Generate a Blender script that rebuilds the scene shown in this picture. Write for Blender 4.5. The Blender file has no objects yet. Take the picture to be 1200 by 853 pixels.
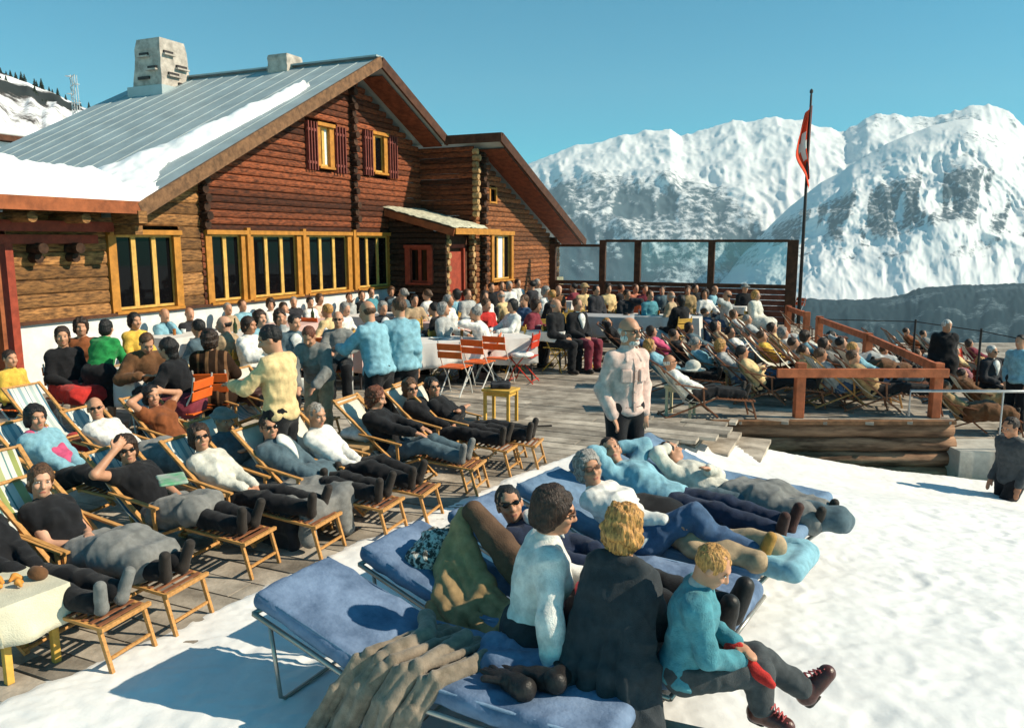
import bpy, bmesh, math, random
import numpy as np
from mathutils import Vector, Matrix
R = math.radians
rnd = random.Random(7)
SC = bpy.context.scene
COL = SC.collection
PI = math.pi

# ------------------------------------------------------------------ camera, sky, sun, exposure
F_PX = 920.0                      # focal length for a 1200 pixel wide picture
PITCH = math.atan(144.5 / F_PX)
CAM_H = 2.4
cam_d = bpy.data.cameras.new('camera'); cam = bpy.data.objects.new('camera', cam_d); COL.objects.link(cam)
cam.location = (0, 0, CAM_H); cam.rotation_euler = (PI / 2 - PITCH, 0, 0)
cam_d.sensor_width = 36.0; cam_d.lens = 36.0 * F_PX / 1200.0
cam_d.clip_start = 0.05; cam_d.clip_end = 60000
SC.camera = cam

SUN_EL, SUN_AZ = 35.0, 96.0       # degrees; azimuth clockwise from +Y (straight ahead)
world = bpy.data.worlds.new('World'); SC.world = world; world.use_nodes = True
wn = world.node_tree; wn.nodes.clear()
w_out = wn.nodes.new('ShaderNodeOutputWorld'); w_bg = wn.nodes.new('ShaderNodeBackground')
w_sky = wn.nodes.new('ShaderNodeTexSky'); w_sky.sky_type = 'NISHITA'; w_sky.sun_disc = False
w_sky.sun_elevation = R(SUN_EL); w_sky.sun_rotation = R(SUN_AZ)
w_sky.altitude = 2400; w_sky.air_density = 1.0; w_sky.dust_density = 0.1; w_sky.ozone_density = 2.0
w_mul = wn.nodes.new('ShaderNodeMix'); w_mul.data_type = 'RGBA'; w_mul.blend_type = 'MULTIPLY'
w_mul.inputs[0].default_value = 1.0
w_mul.inputs[7].default_value = (0.42, 1.72, 1.62, 1)   # the teal cast of the sky
wn.links.new(w_sky.outputs[0], w_mul.inputs[6]); wn.links.new(w_mul.outputs[2], w_bg.inputs[0])
w_bg.inputs[1].default_value = 0.06
wn.links.new(w_bg.outputs[0], w_out.inputs[0])
sun_d = bpy.data.lights.new('sun', 'SUN'); sun = bpy.data.objects.new('sun', sun_d); COL.objects.link(sun)
sun_d.energy = 5.0; sun_d.angle = R(0.5); sun_d.color = (1.0, 0.885, 0.69)
sv = Vector((math.sin(R(SUN_AZ)) * math.cos(R(SUN_EL)), math.cos(R(SUN_AZ)) * math.cos(R(SUN_EL)), math.sin(R(SUN_EL))))
sun.rotation_euler = sv.to_track_quat('Z', 'Y').to_euler()
sun.location = (30, -5, 40)
SC.view_settings.view_transform = 'Standard'; SC.view_settings.look = 'None'
SC.view_settings.gamma = 1.0; SC.view_settings.use_curve_mapping = False
SC.view_settings.exposure = 0.5
SC.render.engine = 'CYCLES'
SC.cycles.use_denoising = True
SC.cycles.max_bounces = 6; SC.cycles.diffuse_bounces = 2; SC.cycles.glossy_bounces = 2
SC.cycles.transmission_bounces = 4; SC.cycles.transparent_max_bounces = 8; SC.cycles.volume_bounces = 0
SC.cycles.volume_step_rate = 1.0

# ------------------------------------------------------------------ where things stand
def ray(px, py):
    u = (px - 600) / F_PX; v = (426.5 - py) / F_PX
    return (u, math.cos(PITCH) + v * math.sin(PITCH), -math.sin(PITCH) + v * math.cos(PITCH))
def G(px, py, z=0.0):
    d = ray(px, py); s = (z - CAM_H) / d[2]
    return Vector((d[0] * s, d[1] * s, z))
def at_depth(px, py, Y):
    d = ray(px, py); s = Y / d[1]
    return Vector((d[0] * s, Y, CAM_H + d[2] * s))
HD = Vector((0.4053, 0.9142, 0)); HN = Vector((0.9142, -0.4053, 0)); HP = Vector((-7.6, 12.0, 0))
def HW(t, o, z): return HP + HD * t + HN * o + Vector((0, 0, z))   # house frame: along the front, out from it, up

# ------------------------------------------------------------------ tags
def tag(o, label=None, cat=None, group=None, kind=None):
    if label: o['label'] = label
    if cat: o['category'] = cat
    if group: o['group'] = group
    if kind: o['kind'] = kind
    return o
def thing(name, label, cat, loc=(0, 0, 0), rz=0.0, group=None):
    o = bpy.data.objects.new(name, None); COL.objects.link(o)
    o.location = loc; o.rotation_euler = (0, 0, rz); o.empty_display_size = 0.1
    return tag(o, label, cat, group)

# ------------------------------------------------------------------ mesh builder
class MB:
    def __init__(s): s.v = []; s.f = []; s.m = []; s.t = []
    def add(s, vs, fs, mi=0, tint=0.5):
        b = len(s.v); s.v.extend([tuple(x) for x in vs])
        for f in fs: s.f.append(tuple(b + i for i in f)); s.m.append(mi); s.t.append(tint)
        return s
    def box(s, c, size, rot=None, mi=0, tint=0.5, bev=0.0):
        c = Vector(c); hx, hy, hz = size[0] / 2, size[1] / 2, size[2] / 2
        if bev <= 0:
            P = [Vector((x, y, z)) for z in (-hz, hz) for y in (-hy, hy) for x in (-hx, hx)]
            fs = [(0, 2, 3, 1), (4, 5, 7, 6), (0, 1, 5, 4), (2, 6, 7, 3), (0, 4, 6, 2), (1, 3, 7, 5)]
        else:
            P = []; fs = []
            bm = bmesh.new(); bmesh.ops.create_cube(bm, size=1.0)
            for v in bm.verts: v.co = Vector((v.co.x * size[0], v.co.y * size[1], v.co.z * size[2]))
            bmesh.ops.bevel(bm, geom=bm.edges[:], offset=bev, segments=2, affect='EDGES', profile=0.6)
            bm.verts.ensure_lookup_table(); P = [v.co.copy() for v in bm.verts]
            fs = [tuple(v.index for v in f.verts) for f in bm.faces]; bm.free()
        if rot is not None: P = [rot @ p for p in P]
        return s.add([p + c for p in P], fs, mi, tint)
    def bar(s, a, b, w, h, up=(0, 0, 1), mi=0, tint=0.5, bev=0.0):
        a = Vector(a); b = Vector(b); d = (b - a); L = d.length; d.normalize(); up = Vector(up)
        y = up.cross(d)
        if y.length < 1e-4: y = Vector((1, 0, 0)).cross(d)
        y.normalize(); z = d.cross(y)
        rot = Matrix((d, y, z)).transposed()
        return s.box((a + b) / 2, (L, w, h), rot, mi, tint, bev)
    def tube(s, pts, r, n=8, mi=0, tint=0.5, cap=True):
        pts = [Vector(p) for p in pts]; rs = r if isinstance(r, (list, tuple)) else [r] * len(pts)
        vs = []; fs = []; pn = None
        for i, p in enumerate(pts):
            d = (pts[min(i + 1, len(pts) - 1)] - pts[max(i - 1, 0)]).normalized()
            if pn is None:
                pn = d.orthogonal().normalized()
            pn = (pn - d * pn.dot(d)).normalized(); q = d.cross(pn)
            for k in range(n):
                a = 2 * PI * k / n; vs.append(p + (pn * math.cos(a) + q * math.sin(a)) * rs[i])
        for i in range(len(pts) - 1):
            for k in range(n):
                fs.append((i * n + k, i * n + (k + 1) % n, (i + 1) * n + (k + 1) % n, (i + 1) * n + k))
        if cap: fs.append(tuple(range(n - 1, -1, -1))); fs.append(tuple((len(pts) - 1) * n + k for k in range(n)))
        return s.add(vs, fs, mi, tint)
    def lathe(s, prof, c=(0, 0, 0), n=16, mi=0, tint=0.5):
        c = Vector(c); vs = []; fs = []
        for (r, z) in prof:
            for k in range(n):
                a = 2 * PI * k / n; vs.append(c + Vector((r * math.cos(a), r * math.sin(a), z)))
        for i in range(len(prof) - 1):
            for k in range(n): fs.append((i * n + k, i * n + (k + 1) % n, (i + 1) * n + (k + 1) % n, (i + 1) * n + k))
        fs.append(tuple(range(n - 1, -1, -1))); fs.append(tuple((len(prof) - 1) * n + k for k in range(n)))
        return s.add(vs, fs, mi, tint)
    def poly(s, pts, thick, mi=0, tint=0.5):          # polygon (list of points) with thickness along a vector
        t = Vector(thick); n = len(pts); pts = [Vector(p) for p in pts]
        vs = pts + [p + t for p in pts]
        fs = [tuple(range(n)), tuple(range(2 * n - 1, n - 1, -1))] + [(i, n + i, n + (i + 1) % n, (i + 1) % n) for i in range(n)]
        return s.add(vs, fs, mi, tint)
    def build(s, name, mats, parent=None, smooth=False, world=False, fixn=True):
        me = bpy.data.meshes.new(name)
        me.from_pydata(s.v, [], s.f)
        for m in (mats if isinstance(mats, (list, tuple)) else [mats]): me.materials.append(m)
        if fixn:
            bm = bmesh.new(); bm.from_mesh(me); bmesh.ops.recalc_face_normals(bm, faces=bm.faces); bm.to_mesh(me); bm.free()
        me.polygons.foreach_set('material_index', s.m)
        at = me.attributes.new('tint', 'FLOAT', 'FACE'); at.data.foreach_set('value', s.t)
        if smooth: me.polygons.foreach_set('use_smooth', [True] * len(me.polygons))
        me.update()
        o = bpy.data.objects.new(name, me); COL.objects.link(o)
        if parent is not None: o.parent = parent
        return o
def np_mesh(name, V, Fq, mats, parent=None, smooth=True, mi=None):
    me = bpy.data.meshes.new(name); n = len(V); k = len(Fq)
    me.vertices.add(n); me.vertices.foreach_set('co', np.asarray(V, np.float32).ravel())
    me.loops.add(k * 4); me.loops.foreach_set('vertex_index', np.asarray(Fq, np.int32).ravel())
    me.polygons.add(k); me.polygons.foreach_set('loop_start', np.arange(0, k * 4, 4, dtype=np.int32))
    me.polygons.foreach_set('loop_total', np.full(k, 4, np.int32))
    for m in (mats if isinstance(mats, (list, tuple)) else [mats]): me.materials.append(m)
    if mi is not None: me.polygons.foreach_set('material_index', np.asarray(mi, np.int32))
    me.polygons.foreach_set('use_smooth', np.full(k, smooth))
    me.update(calc_edges=True); me.validate()
    o = bpy.data.objects.new(name, me); COL.objects.link(o)
    if parent is not None: o.parent = parent
    return o
def grid_faces(nr, nc):
    i = np.arange(nr - 1)[:, None] * nc + np.arange(nc - 1)[None, :]
    return np.stack([i, i + 1, i + nc + 1, i + nc], -1).reshape(-1, 4)
# value noise in numpy
def vnoise(x, y, seed=0):
    xi = np.floor(x).astype(np.int64); yi = np.floor(y).astype(np.int64); xf = x - xi; yf = y - yi
    def h(a, b):
        n = (a * 374761393 + b * 668265263 + seed * 1442695041) & 0xffffffff
        n = ((n ^ (n >> 13)) * 1274126177) & 0xffffffff
        return ((n ^ (n >> 16)) & 0xffff) / 65535.0
    u = xf * xf * (3 - 2 * xf); w = yf * yf * (3 - 2 * yf)
    return (h(xi, yi) * (1 - u) + h(xi + 1, yi) * u) * (1 - w) + (h(xi, yi + 1) * (1 - u) + h(xi + 1, yi + 1) * u) * w
def fbm(x, y, oct=4, seed=0, ridged=False):
    s = 0; a = 0.5; tot = 0
    for k in range(oct):
        n = vnoise(x, y, seed + k * 17)
        if ridged: n = 1 - abs(2 * n - 1)
        s = s + n * a; tot += a; a *= 0.5; x = x * 2.03 + 5.1; y = y * 2.03 + 3.7
    return s / tot

# ------------------------------------------------------------------ materials
MATS = {}
def mat(name, col, rough=0.7, var=0.15, scale=8.0, bump=0.0, bscale=60.0, col2=None, stretch=(1, 1, 1), spec=0.3, tint=0.0, metal=0.0, lo=0.35, hi=0.65, coords='Object', sheen=0.0):
    if name in MATS: return MATS[name]
    m = bpy.data.materials.new(name); MATS[name] = m; m.use_nodes = True
    nt = m.node_tree; b = nt.nodes['Principled BSDF']; L = nt.links.new
    b.inputs['Roughness'].default_value = rough; b.inputs['Metallic'].default_value = metal
    b.inputs['Specular IOR Level'].default_value = spec
    if sheen: b.inputs['Sheen Weight'].default_value = sheen
    c1 = tuple(max(0, c * (1 - var)) for c in col[:3]) + (1,)
    c2 = tuple(min(1, c * (1 + var)) for c in (col2 or col)[:3]) + (1,)
    tc = nt.nodes.new('ShaderNodeTexCoord'); mp = nt.nodes.new('ShaderNodeMapping'); mp.inputs['Scale'].default_value = stretch
    L(tc.outputs[coords], mp.inputs[0])
    nz = nt.nodes.new('ShaderNodeTexNoise'); nz.inputs['Scale'].default_value = scale; nz.inputs['Detail'].default_value = 5
    nz.inputs['Roughness'].default_value = 0.62
    L(mp.outputs[0], nz.inputs[0])
    rp = nt.nodes.new('ShaderNodeValToRGB'); rp.color_ramp.elements[0].position = lo; rp.color_ramp.elements[1].position = hi
    rp.color_ramp.elements[0].color = c1; rp.color_ramp.elements[1].color = c2
    L(nz.outputs[0], rp.inputs[0]); src = rp.outputs[0]
    if tint:
        a = nt.nodes.new('ShaderNodeAttribute'); a.attribute_name = 'tint'
        mr = nt.nodes.new('ShaderNodeMapRange'); mr.inputs[3].default_value = 1 - tint; mr.inputs[4].default_value = 1 + tint
        L(a.outputs['Fac'], mr.inputs[0])
        mx = nt.nodes.new('ShaderNodeMix'); mx.data_type = 'RGBA'; mx.blend_type = 'MULTIPLY'; mx.inputs[0].default_value = 1
        L(src, mx.inputs[6]); L(mr.outputs[0], mx.inputs[7]); src = mx.outputs[2]
    L(src, b.inputs['Base Color'])
    if bump:
        n2 = nt.nodes.new('ShaderNodeTexNoise'); n2.inputs['Scale'].default_value = bscale; n2.inputs['Detail'].default_value = 4
        L(mp.outputs[0], n2.inputs[0])
        bp = nt.nodes.new('ShaderNodeBump'); bp.inputs['Strength'].default_value = bump; bp.inputs['Distance'].default_value = 0.01
        L(n2.outputs[0], bp.inputs['Height']); L(bp.outputs[0], b.inputs['Normal'])
    return m
_cl = {}
def cloth(col, rough=0.9, knit=False, sheen=0.1):        # a fabric of one colour
    k = (tuple(round(c, 3) for c in col), knit)
    if k not in _cl:
        _cl[k] = mat('fabric_%d' % len(_cl), col, rough, 0.22, 14, 0.6 if knit else 0.5, 130 if knit else 190, sheen=sheen, spec=0.15)
    return _cl[k]
M_snow = mat('snow', (0.84, 0.83, 0.81), 0.55, 0.06, 2.2, 0.35, 16, spec=0.25)
M_roofsnow = mat('roof_snow', (0.88, 0.88, 0.88), 0.6, 0.03, 3.0, 0.4, 9, spec=0.2)
M_deck = mat('deck_boards', (0.29, 0.245, 0.195), 0.85, 0.3, 3.0, 0.5, 30, col2=(0.36, 0.315, 0.26), stretch=(1, 1, 1), tint=0.35)
M_log = mat('dark_log', (0.075, 0.021, 0.009), 0.8, 0.5, 7.0, 0.8, 25, col2=(0.165, 0.044, 0.016), tint=0.65, stretch=(1, 1, 5))
M_logtan = mat('tan_log', (0.15, 0.070, 0.027), 0.8, 0.45, 6.0, 0.8, 25, col2=(0.28, 0.130, 0.043), tint=0.45, stretch=(1, 1, 5))
M_logblock = mat('block_log', (0.11, 0.038, 0.015), 0.8, 0.45, 6.0, 0.8, 25, col2=(0.21, 0.075, 0.026), tint=0.5, stretch=(1, 1, 5))
M_logend = mat('log_end', (0.05, 0.024, 0.014), 0.9, 0.5, 12, 0.4, 40, tint=0.5)
M_logpale = mat('pale_log_end', (0.36, 0.22, 0.10), 0.9, 0.4, 12, 0.4, 40, tint=0.4)
M_beam = mat('dark_beam', (0.09, 0.035, 0.018), 0.8, 0.35, 6, 0.4, 30, tint=0.3)
M_fascia = mat('fascia_board', (0.30, 0.085, 0.03), 0.75, 0.3, 5, 0.3, 30)
M_rake = mat('rake_board', (0.17, 0.085, 0.04), 0.75, 0.4, 9, 0.3, 30)
M_yellow = mat('yellow_wood', (0.45, 0.19, 0.030), 0.6, 0.22, 7, 0.2, 40)
M_redwood = mat('red_wood', (0.30, 0.05, 0.025), 0.7, 0.25, 8, 0.2, 40)
M_shutter = mat('shutter_paint', (0.20, 0.052, 0.04), 0.65, 0.18, 8, 0.2, 50)
M_rail = mat('railing_wood', (0.42, 0.115, 0.045), 0.7, 0.3, 6, 0.3, 40)
M_plinth = mat('white_plinth', (0.72, 0.71, 0.68), 0.9, 0.1, 4, 0.3, 30)
M_stone = mat('chimney_stone', (0.42, 0.37, 0.32), 0.95, 0.3, 5, 0.8, 14)
M_stucco = mat('white_stucco', (0.66, 0.66, 0.66), 0.9, 0.12, 3, 0.3, 20)
M_roof = mat('roof_metal', (0.33, 0.39, 0.40), 0.5, 0.14, 1.6, 0.1, 6, spec=0.4, tint=0.1)
M_iron = mat('dark_iron', (0.04, 0.032, 0.03), 0.6, 0.2, 8, 0.1, 30)
M_steel = mat('grey_steel', (0.42, 0.42, 0.42), 0.45, 0.15, 8, 0.1, 30, metal=0.6)
M_retain = mat('retaining_log', (0.20, 0.105, 0.062), 0.9, 0.5, 3.5, 0.6, 18, col2=(0.30, 0.17, 0.10), tint=0.35, stretch=(0.5, 3, 3))
def glass_mat(name, col, rough=0.05, spec=0.4):
    m = bpy.data.materials.new(name); m.use_nodes = True; b = m.node_tree.nodes['Principled BSDF']
    b.inputs['Base Color'].default_value = (*col, 1); b.inputs['Roughness'].default_value = rough
    b.inputs['Specular IOR Level'].default_value = spec
    return m
M_glass = glass_mat('window_glass', (0.004, 0.004, 0.005), 0.03, 0.14)
M_curtain = mat('curtain', (0.7, 0.72, 0.72), 0.9, 0.1, 20)

# ------------------------------------------------------------------ far terrain
def skyline(pts, x): return np.interp(x, [p[0] for p in pts], [p[1] for p in pts])
def range_mat(name, forest, rock, snow, sc):
    m = bpy.data.materials.new(name); m.use_nodes = True; nt = m.node_tree; b = nt.nodes['Principled BSDF']; L = nt.links.new
    b.inputs['Roughness'].default_value = 0.85; b.inputs['Specular IOR Level'].default_value = 0.1
    a = nt.nodes.new('ShaderNodeAttribute'); a.attribute_name = 'cover'
    tc = nt.nodes.new('ShaderNodeTexCoord'); mp = nt.nodes.new('ShaderNodeMapping'); mp.inputs['Scale'].default_value = (1, 1, 0.6)
    L(tc.outputs['Object'], mp.inputs[0])
    nz = nt.nodes.new('ShaderNodeTexNoise'); nz.inputs['Scale'].default_value = sc; nz.inputs['Detail'].default_value = 6; nz.inputs['Roughness'].default_value = 0.7
    L(mp.outputs[0], nz.inputs[0])
    ad = nt.nodes.new('ShaderNodeMath'); ad.operation = 'MULTIPLY_ADD'; ad.inputs[1].default_value = 1.15; L(nz.outputs[0], ad.inputs[0]); L(a.outputs['Fac'], ad.inputs[2])
    rp = nt.nodes.new('ShaderNodeValToRGB'); e = rp.color_ramp.elements
    e[0].position = 0.80; e[0].color = (*snow, 1); e[1].position = 1.08; e[1].color = (*forest, 1)
    k = rp.color_ramp.elements.new(0.96); k.color = (*rock, 1)
    L(ad.outputs[0], rp.inputs[0]); L(rp.outputs[0], b.inputs['Base Color'])
    return m
def massif(name, sky, base, Yr, Yb, x0, x1, nc, nr, cover, spur, seed, m, back=0.25, jag=0.0, amp=0.13, iso=0.0):
    px = np.linspace(x0, x1, nc); s = np.linspace(0, 1 + back, nr)[:, None]
    PXg, S = np.meshgrid(px, s[:, 0])
    u = (PXg - 600) / F_PX
    def zat(py, Y):
        v = (426.5 - py) / F_PX
        return CAM_H + Y * (-math.sin(PITCH) + v * math.cos(PITCH)) / (math.cos(PITCH) + v * math.sin(PITCH)), math.cos(PITCH) + v * math.sin(PITCH)
    zr, cr = zat(skyline(sky, px), Yr); zb, cb = zat(skyline(base, px), Yb)
    n_sp = fbm(PXg / spur + 0.55 * fbm(PXg / spur, S * 2.5, 2, seed + 9), S * 1.3, 4, seed, True)     # spurs that run down the slope
    if iso: n_sp = n_sp * (1 - iso) + iso * fbm(PXg / (spur * .8) + S * 1.6 + .8 * fbm(PXg / spur, S * 3, 3, seed + 5), S * 4.0 + .5 * fbm(PXg / spur + 3, S * 3, 3, seed + 7), 5, seed + 11, True)
    n_f = fbm(PXg / (spur * 0.28) + S, S * 7, 5, seed + 3, True)
    Sc = np.clip(S, 0, 1)
    Y = Yb + (Yr - Yb) * S
    shape = Sc ** 0.9
    z = zb + (zr - zb) * shape - np.maximum(S - 1, 0) * (Yr - Yb) * 0.8
    env = np.sin(PI * np.clip(S, 0, 1)) ** 0.8
    z = z + (n_sp - 0.55) * (zr - zb).mean() * amp * env + (n_f - 0.5) * (zr - zb).mean() * 0.022 * (0.15 + env)
    z = z + jag * (n_f - 0.5) * np.clip(S * 2 - 1, 0, 1) * (zr - zb).mean()
    Yj = Y - (n_sp - 0.5) * (Yr - Yb) * 0.16 * env
    cosx = np.where(True, (cr[None, :] * Sc + cb[None, :] * (1 - Sc)), 0)
    X = u * Yj / cosx
    V = np.stack([X, Yj, z], -1).reshape(-1, 3)
    py_eff = skyline(base, PXg) + (skyline(sky, PXg) - skyline(base, PXg)) * Sc
    o = np_mesh(name, V, grid_faces(nr, nc), m)
    c = cover(PXg, py_eff, S, n_sp, n_f)
    a = o.data.attributes.new('cover', 'FLOAT', 'POINT'); a.data.foreach_set('value', np.clip(c, 0, 1).astype(np.float32).ravel())
    return tag(o, kind='structure')
def smooth(a, b, x): t = np.clip((x - a) / (b - a), 0, 1); return t * t * (3 - 2 * t)
SNOWC = (0.86, 0.86, 0.85)
M_rangeL = range_mat('far_range', (0.07, 0.11, 0.135), (0.26, 0.29, 0.31), SNOWC, 0.018)
M_rangeR = range_mat('near_range', (0.06, 0.09, 0.11), (0.26, 0.28, 0.30), SNOWC, 0.028)
def coverL(px, py, S, sp, nf):
    edge = np.interp(px, [620, 660, 720, 760, 800, 840, 880, 900, 940], [228, 225, 222, 236, 226, 240, 275, 300, 310])
    low = smooth(-14, 46, py - edge + (sp - .5) * 60)
    w = -0.06 + 0.68 * low - 0.26 * smooth(0.60, 0.78, sp + (nf - .5) * .3) * low
    w = w + 0.22 * low * smooth(690, 640, px)
    rocks = smooth(985, 1000, px) * smooth(0.50, 0.62, nf) * smooth(176, 160, py) * 0.30
    return w + rocks
massif('mountain_range', [(200, 260), (560, 222), (622, 192), (655, 178), (685, 170), (722, 162), (760, 155), (785, 151), (800, 157), (830, 152), (850, 146), (872, 142), (905, 140), (940, 139), (965, 150), (990, 156), (1003, 147), (1015, 136), (1045, 134), (1075, 137), (1095, 139), (1115, 130), (1135, 123), (1150, 121), (1168, 124), (1185, 134), (1200, 147), (1260, 170), (1500, 190)],
       [(200, 372), (1500, 372)], 7200, 4700, 380, 1420, 640, 170, coverL, 95, 4, M_rangeL, jag=0.05, amp=.11, iso=.5)
def coverR(px, py, S, sp, nf):
    top = np.interp(px, [880, 940, 985, 1030, 1080, 1130, 1200, 1400], [262, 242, 232, 226, 216, 212, 206, 205]); bot = np.interp(px, [880, 960, 1040, 1120, 1200, 1400], [300, 312, 312, 300, 318, 320])
    w_ = 14 * (fbm(px / 30, py / 40, 4, 77) - .5)
    band = smooth(-8, 26, py - top + w_ * 1.5) * smooth(6, -16, py - bot + w_)
    mass = smooth(.35, .54, fbm((px + w_ * .8 + (py - 260) * .12) / 17, py / 75, 4, 91) + .10 * (nf - .5))
    low = smooth(.58, .68, fbm(px / 26, py / 12, 3, 93)) * smooth(292, 306, py) * smooth(338, 322, py)
    crag = smooth(.56, .68, fbm((px + py * .8) / 26, py / 22, 4, 95)) * smooth(150, 172, py) * smooth(232, 205, py) * smooth(960, 1010, px)
    gul = smooth(935, 900, px) * band
    return -.02 + .46 * band * np.maximum(mass, .75 * gul) + .30 * low + .26 * crag
massif('mountain_massif', [(800, 372), (868, 300), (885, 284), (905, 262), (925, 243), (940, 231), (962, 214), (985, 202), (1010, 185), (1040, 168), (1065, 158), (1090, 148), (1120, 141), (1140, 139), (1160, 146), (1185, 160), (1210, 172), (1300, 200), (1500, 230)],
       [(800, 380), (880, 376), (960, 374), (1500, 374)], 5200, 3500, 800, 1420, 560, 200, coverR, 70, 21, M_rangeR, amp=0.085, iso=.65)
# dark wooded ridge this side of the valley
M_wood = range_mat('wooded_ridge', (0.022, 0.045, 0.058), (0.045, 0.078, 0.092), (0.28, 0.35, 0.38), 0.11)
def coverW(px, py, S, sp, nf): return 0.70 - 0.30 * smooth(0.50, 0.66, fbm(px / 34, py / 14, 4, 55)) * smooth(334, 352, py) * smooth(960, 1020, px)
massif('forest_ridge', [(200, 385), (860, 372), (920, 356), (950, 349), (975, 351), (1000, 351), (1030, 349), (1058, 345), (1075, 338), (1100, 335), (1150, 333), (1200, 331), (1300, 326), (1500, 322)],
       [(200, 470), (1500, 470)], 2200, 500, 300, 1450, 620, 120, coverW, 26, 40, M_wood, back=0.5, jag=0.09, amp=0.045)
# valley floor and the slope under the terrace: one wide sheet out to the horizon
xs = np.concatenate([-np.geomspace(14000, 20, 60), np.linspace(-18, 18, 13), np.geomspace(20, 14000, 60)])
ys = np.concatenate([-np.geomspace(3000, 30, 12), np.linspace(-20, 40, 13), np.geomspace(50, 16000, 70)])
XX, YY = np.meshgrid(xs, ys); RR = np.hypot(XX, YY - 15)
ZZ = -2.6 - 0.34 * np.maximum(RR - 26, 0)
ZZ = np.maximum(ZZ, -420) + 6 * (fbm(XX / 240, YY / 240, 3, 5) - 0.5) * smooth(40, 300, RR)
terr = np_mesh('ground_terrain', np.stack([XX, YY, ZZ], -1).reshape(-1, 3), grid_faces(len(ys), len(xs)), M_snow); tag(terr, kind='structure')
# snowy hillside at the far left with its own conifers
M_hill = range_mat('hillside', (0.035, 0.04, 0.04), (0.09, 0.075, 0.07), (0.85, 0.85, 0.86), 0.12)
def coverH(px, py, S, sp, nf): return 0.22 + 0.5 * smooth(0.5, 0.62, nf) * smooth(108, 122, py) * smooth(150, 128, py) + 0.3 * smooth(98, 88, py)
HILL_SKY = [(-700, 0), (-300, 20), (-120, 50), (0, 84), (30, 96), (60, 108), (90, 122), (112, 132), (160, 150), (300, 215)]
massif('snowy_hillside', HILL_SKY, [(-700, 300), (300, 300)], 260, 120, -600, 290, 260, 60, coverH, 70, 63, M_hill, back=0.4)
def conifer_mesh(seed):
    r = random.Random(seed); mb = MB()
    mb.tube([(0, 0, 0), (0, 0, 6)], [0.16, 0.03], 6, 1)
    for k in range(13):
        z = 0.8 + k * 0.4; rad = 1.5 * (1 - k / 13.5)
        n = 9
        for j in range(n):
            a = 2 * PI * j / n + r.random(); q = rad * r.uniform(0.7, 1.15); w = 0.32 * rad + 0.1
            d = Vector((math.cos(a), math.sin(a), 0)); p = d.cross(Vector((0, 0, 1))); c = Vector((0, 0, z + 0.55))
            e = d * q + Vector((0, 0, z - 0.15 * rad + r.uniform(-.1, .1)))
            mb.add([c, e - p * w + Vector((0, 0, .12)), e + d * .12 - Vector((0, 0, .1)), e + p * w + Vector((0, 0, .12))], [(0, 1, 2, 3)], 0, r.random())
    return mb
M_conifer = mat('conifer_needles', (0.035, 0.05, 0.035), 0.9, 0.3, 2, tint=0.4); M_bark = mat('bark', (0.09, 0.06, 0.045), 0.9, 0.3, 6)
con_src = [conifer_mesh(s).build('conifer', [M_conifer, M_bark], fixn=False) for s in (1, 2, 3)]
n_con = 0
for i in range(46):
    px = rnd.uniform(-60, 128); sk = float(skyline(HILL_SKY, px)); onr = i < 26
    py = sk + (rnd.uniform(0, 3) if onr else rnd.uniform(20, 44)); Y = 258 if onr else 258 - (py - sk) * 0.62
    src = con_src[i % 3]; o = src if i < 3 else src.copy()
    if i >= 3: COL.objects.link(o)
    p = at_depth(px, py, Y); o.location = p - Vector((0, 0, 0.8)); o.rotation_euler = (0, 0, rnd.uniform(0, 6)); k = rnd.uniform(0.5, 1.0) * (0.7 if onr else 1.0); o.scale = (k, k, k)
    tag(o, 'small dark conifer among the many on the snowy hillside behind the chalet roof', 'tree', 'conifers on the snowy hillside')

# ------------------------------------------------------------------ haze
hz = MB(); hz.box((0, 3400, 480), (15000, 9200, 2000)); haze = hz.build('haze', []); tag(haze, kind='stuff')
mh = bpy.data.materials.new('haze_air'); mh.use_nodes = True; nt = mh.node_tree; nt.nodes.remove(nt.nodes['Principled BSDF'])
pv = nt.nodes.new('ShaderNodeVolumePrincipled'); pv.inputs['Color'].default_value = (0.62, 0.84, 0.95, 1); pv.inputs['Density'].default_value = 0.000065
pv.inputs['Anisotropy'].default_value = 0.0
nt.links.new(pv.outputs[0], nt.nodes['Material Output'].inputs['Volume']); haze.data.materials.append(mh)
# ------------------------------------------------------------------ sun deck, platform, foreground snow
PLAT_Z = -0.12
E0 = G(762, 492); E1 = Vector((1.55, 15.66, 0))
def deck_boards(name, inside, z, tlim, olim, bw=0.24, seed=3):
    mb = MB(); r = random.Random(seed)
    nt_ = int((tlim[1] - tlim[0]) / bw)
    for i in range(nt_):
        t = tlim[0] + i * bw; runs = []; o = olim[0]; cur = None
        while o <= olim[1]:
            ins = inside(HW(t + bw / 2, o, 0))
            if ins and cur is None: cur = o
            if (not ins or o + 0.1 > olim[1]) and cur is not None: runs.append((cur, o)); cur = None
            o += 0.1
        for a, b in runs:
            k = a
            while k < b - 0.05:
                e = min(b, k + r.uniform(2.2, 4.5)); e = b if b - e < 0.6 else e
                dz = r.uniform(-0.004, 0.004)
                c = HW(t + bw / 2, (k + e) / 2, z - 0.02 + dz)
                mb.bar(HW(t + bw / 2, k + .004, z - .02 + dz), HW(t + bw / 2, e - .004, z - .02 + dz), bw - 0.016, 0.04, tint=r.random()); k = e
    return mb
def side(p, a, b): return (b.x - a.x) * (p.y - a.y) - (b.y - a.y) * (p.x - a.x)
SE = [Vector((-3.9, 2.6, 0)), G(0, 828), G(117, 781), G(247, 720), G(308, 695), G(420, 638), G(566, 577), G(640, 546), G(735, 512), G(815, 500)]   # snow edge on the deck
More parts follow.
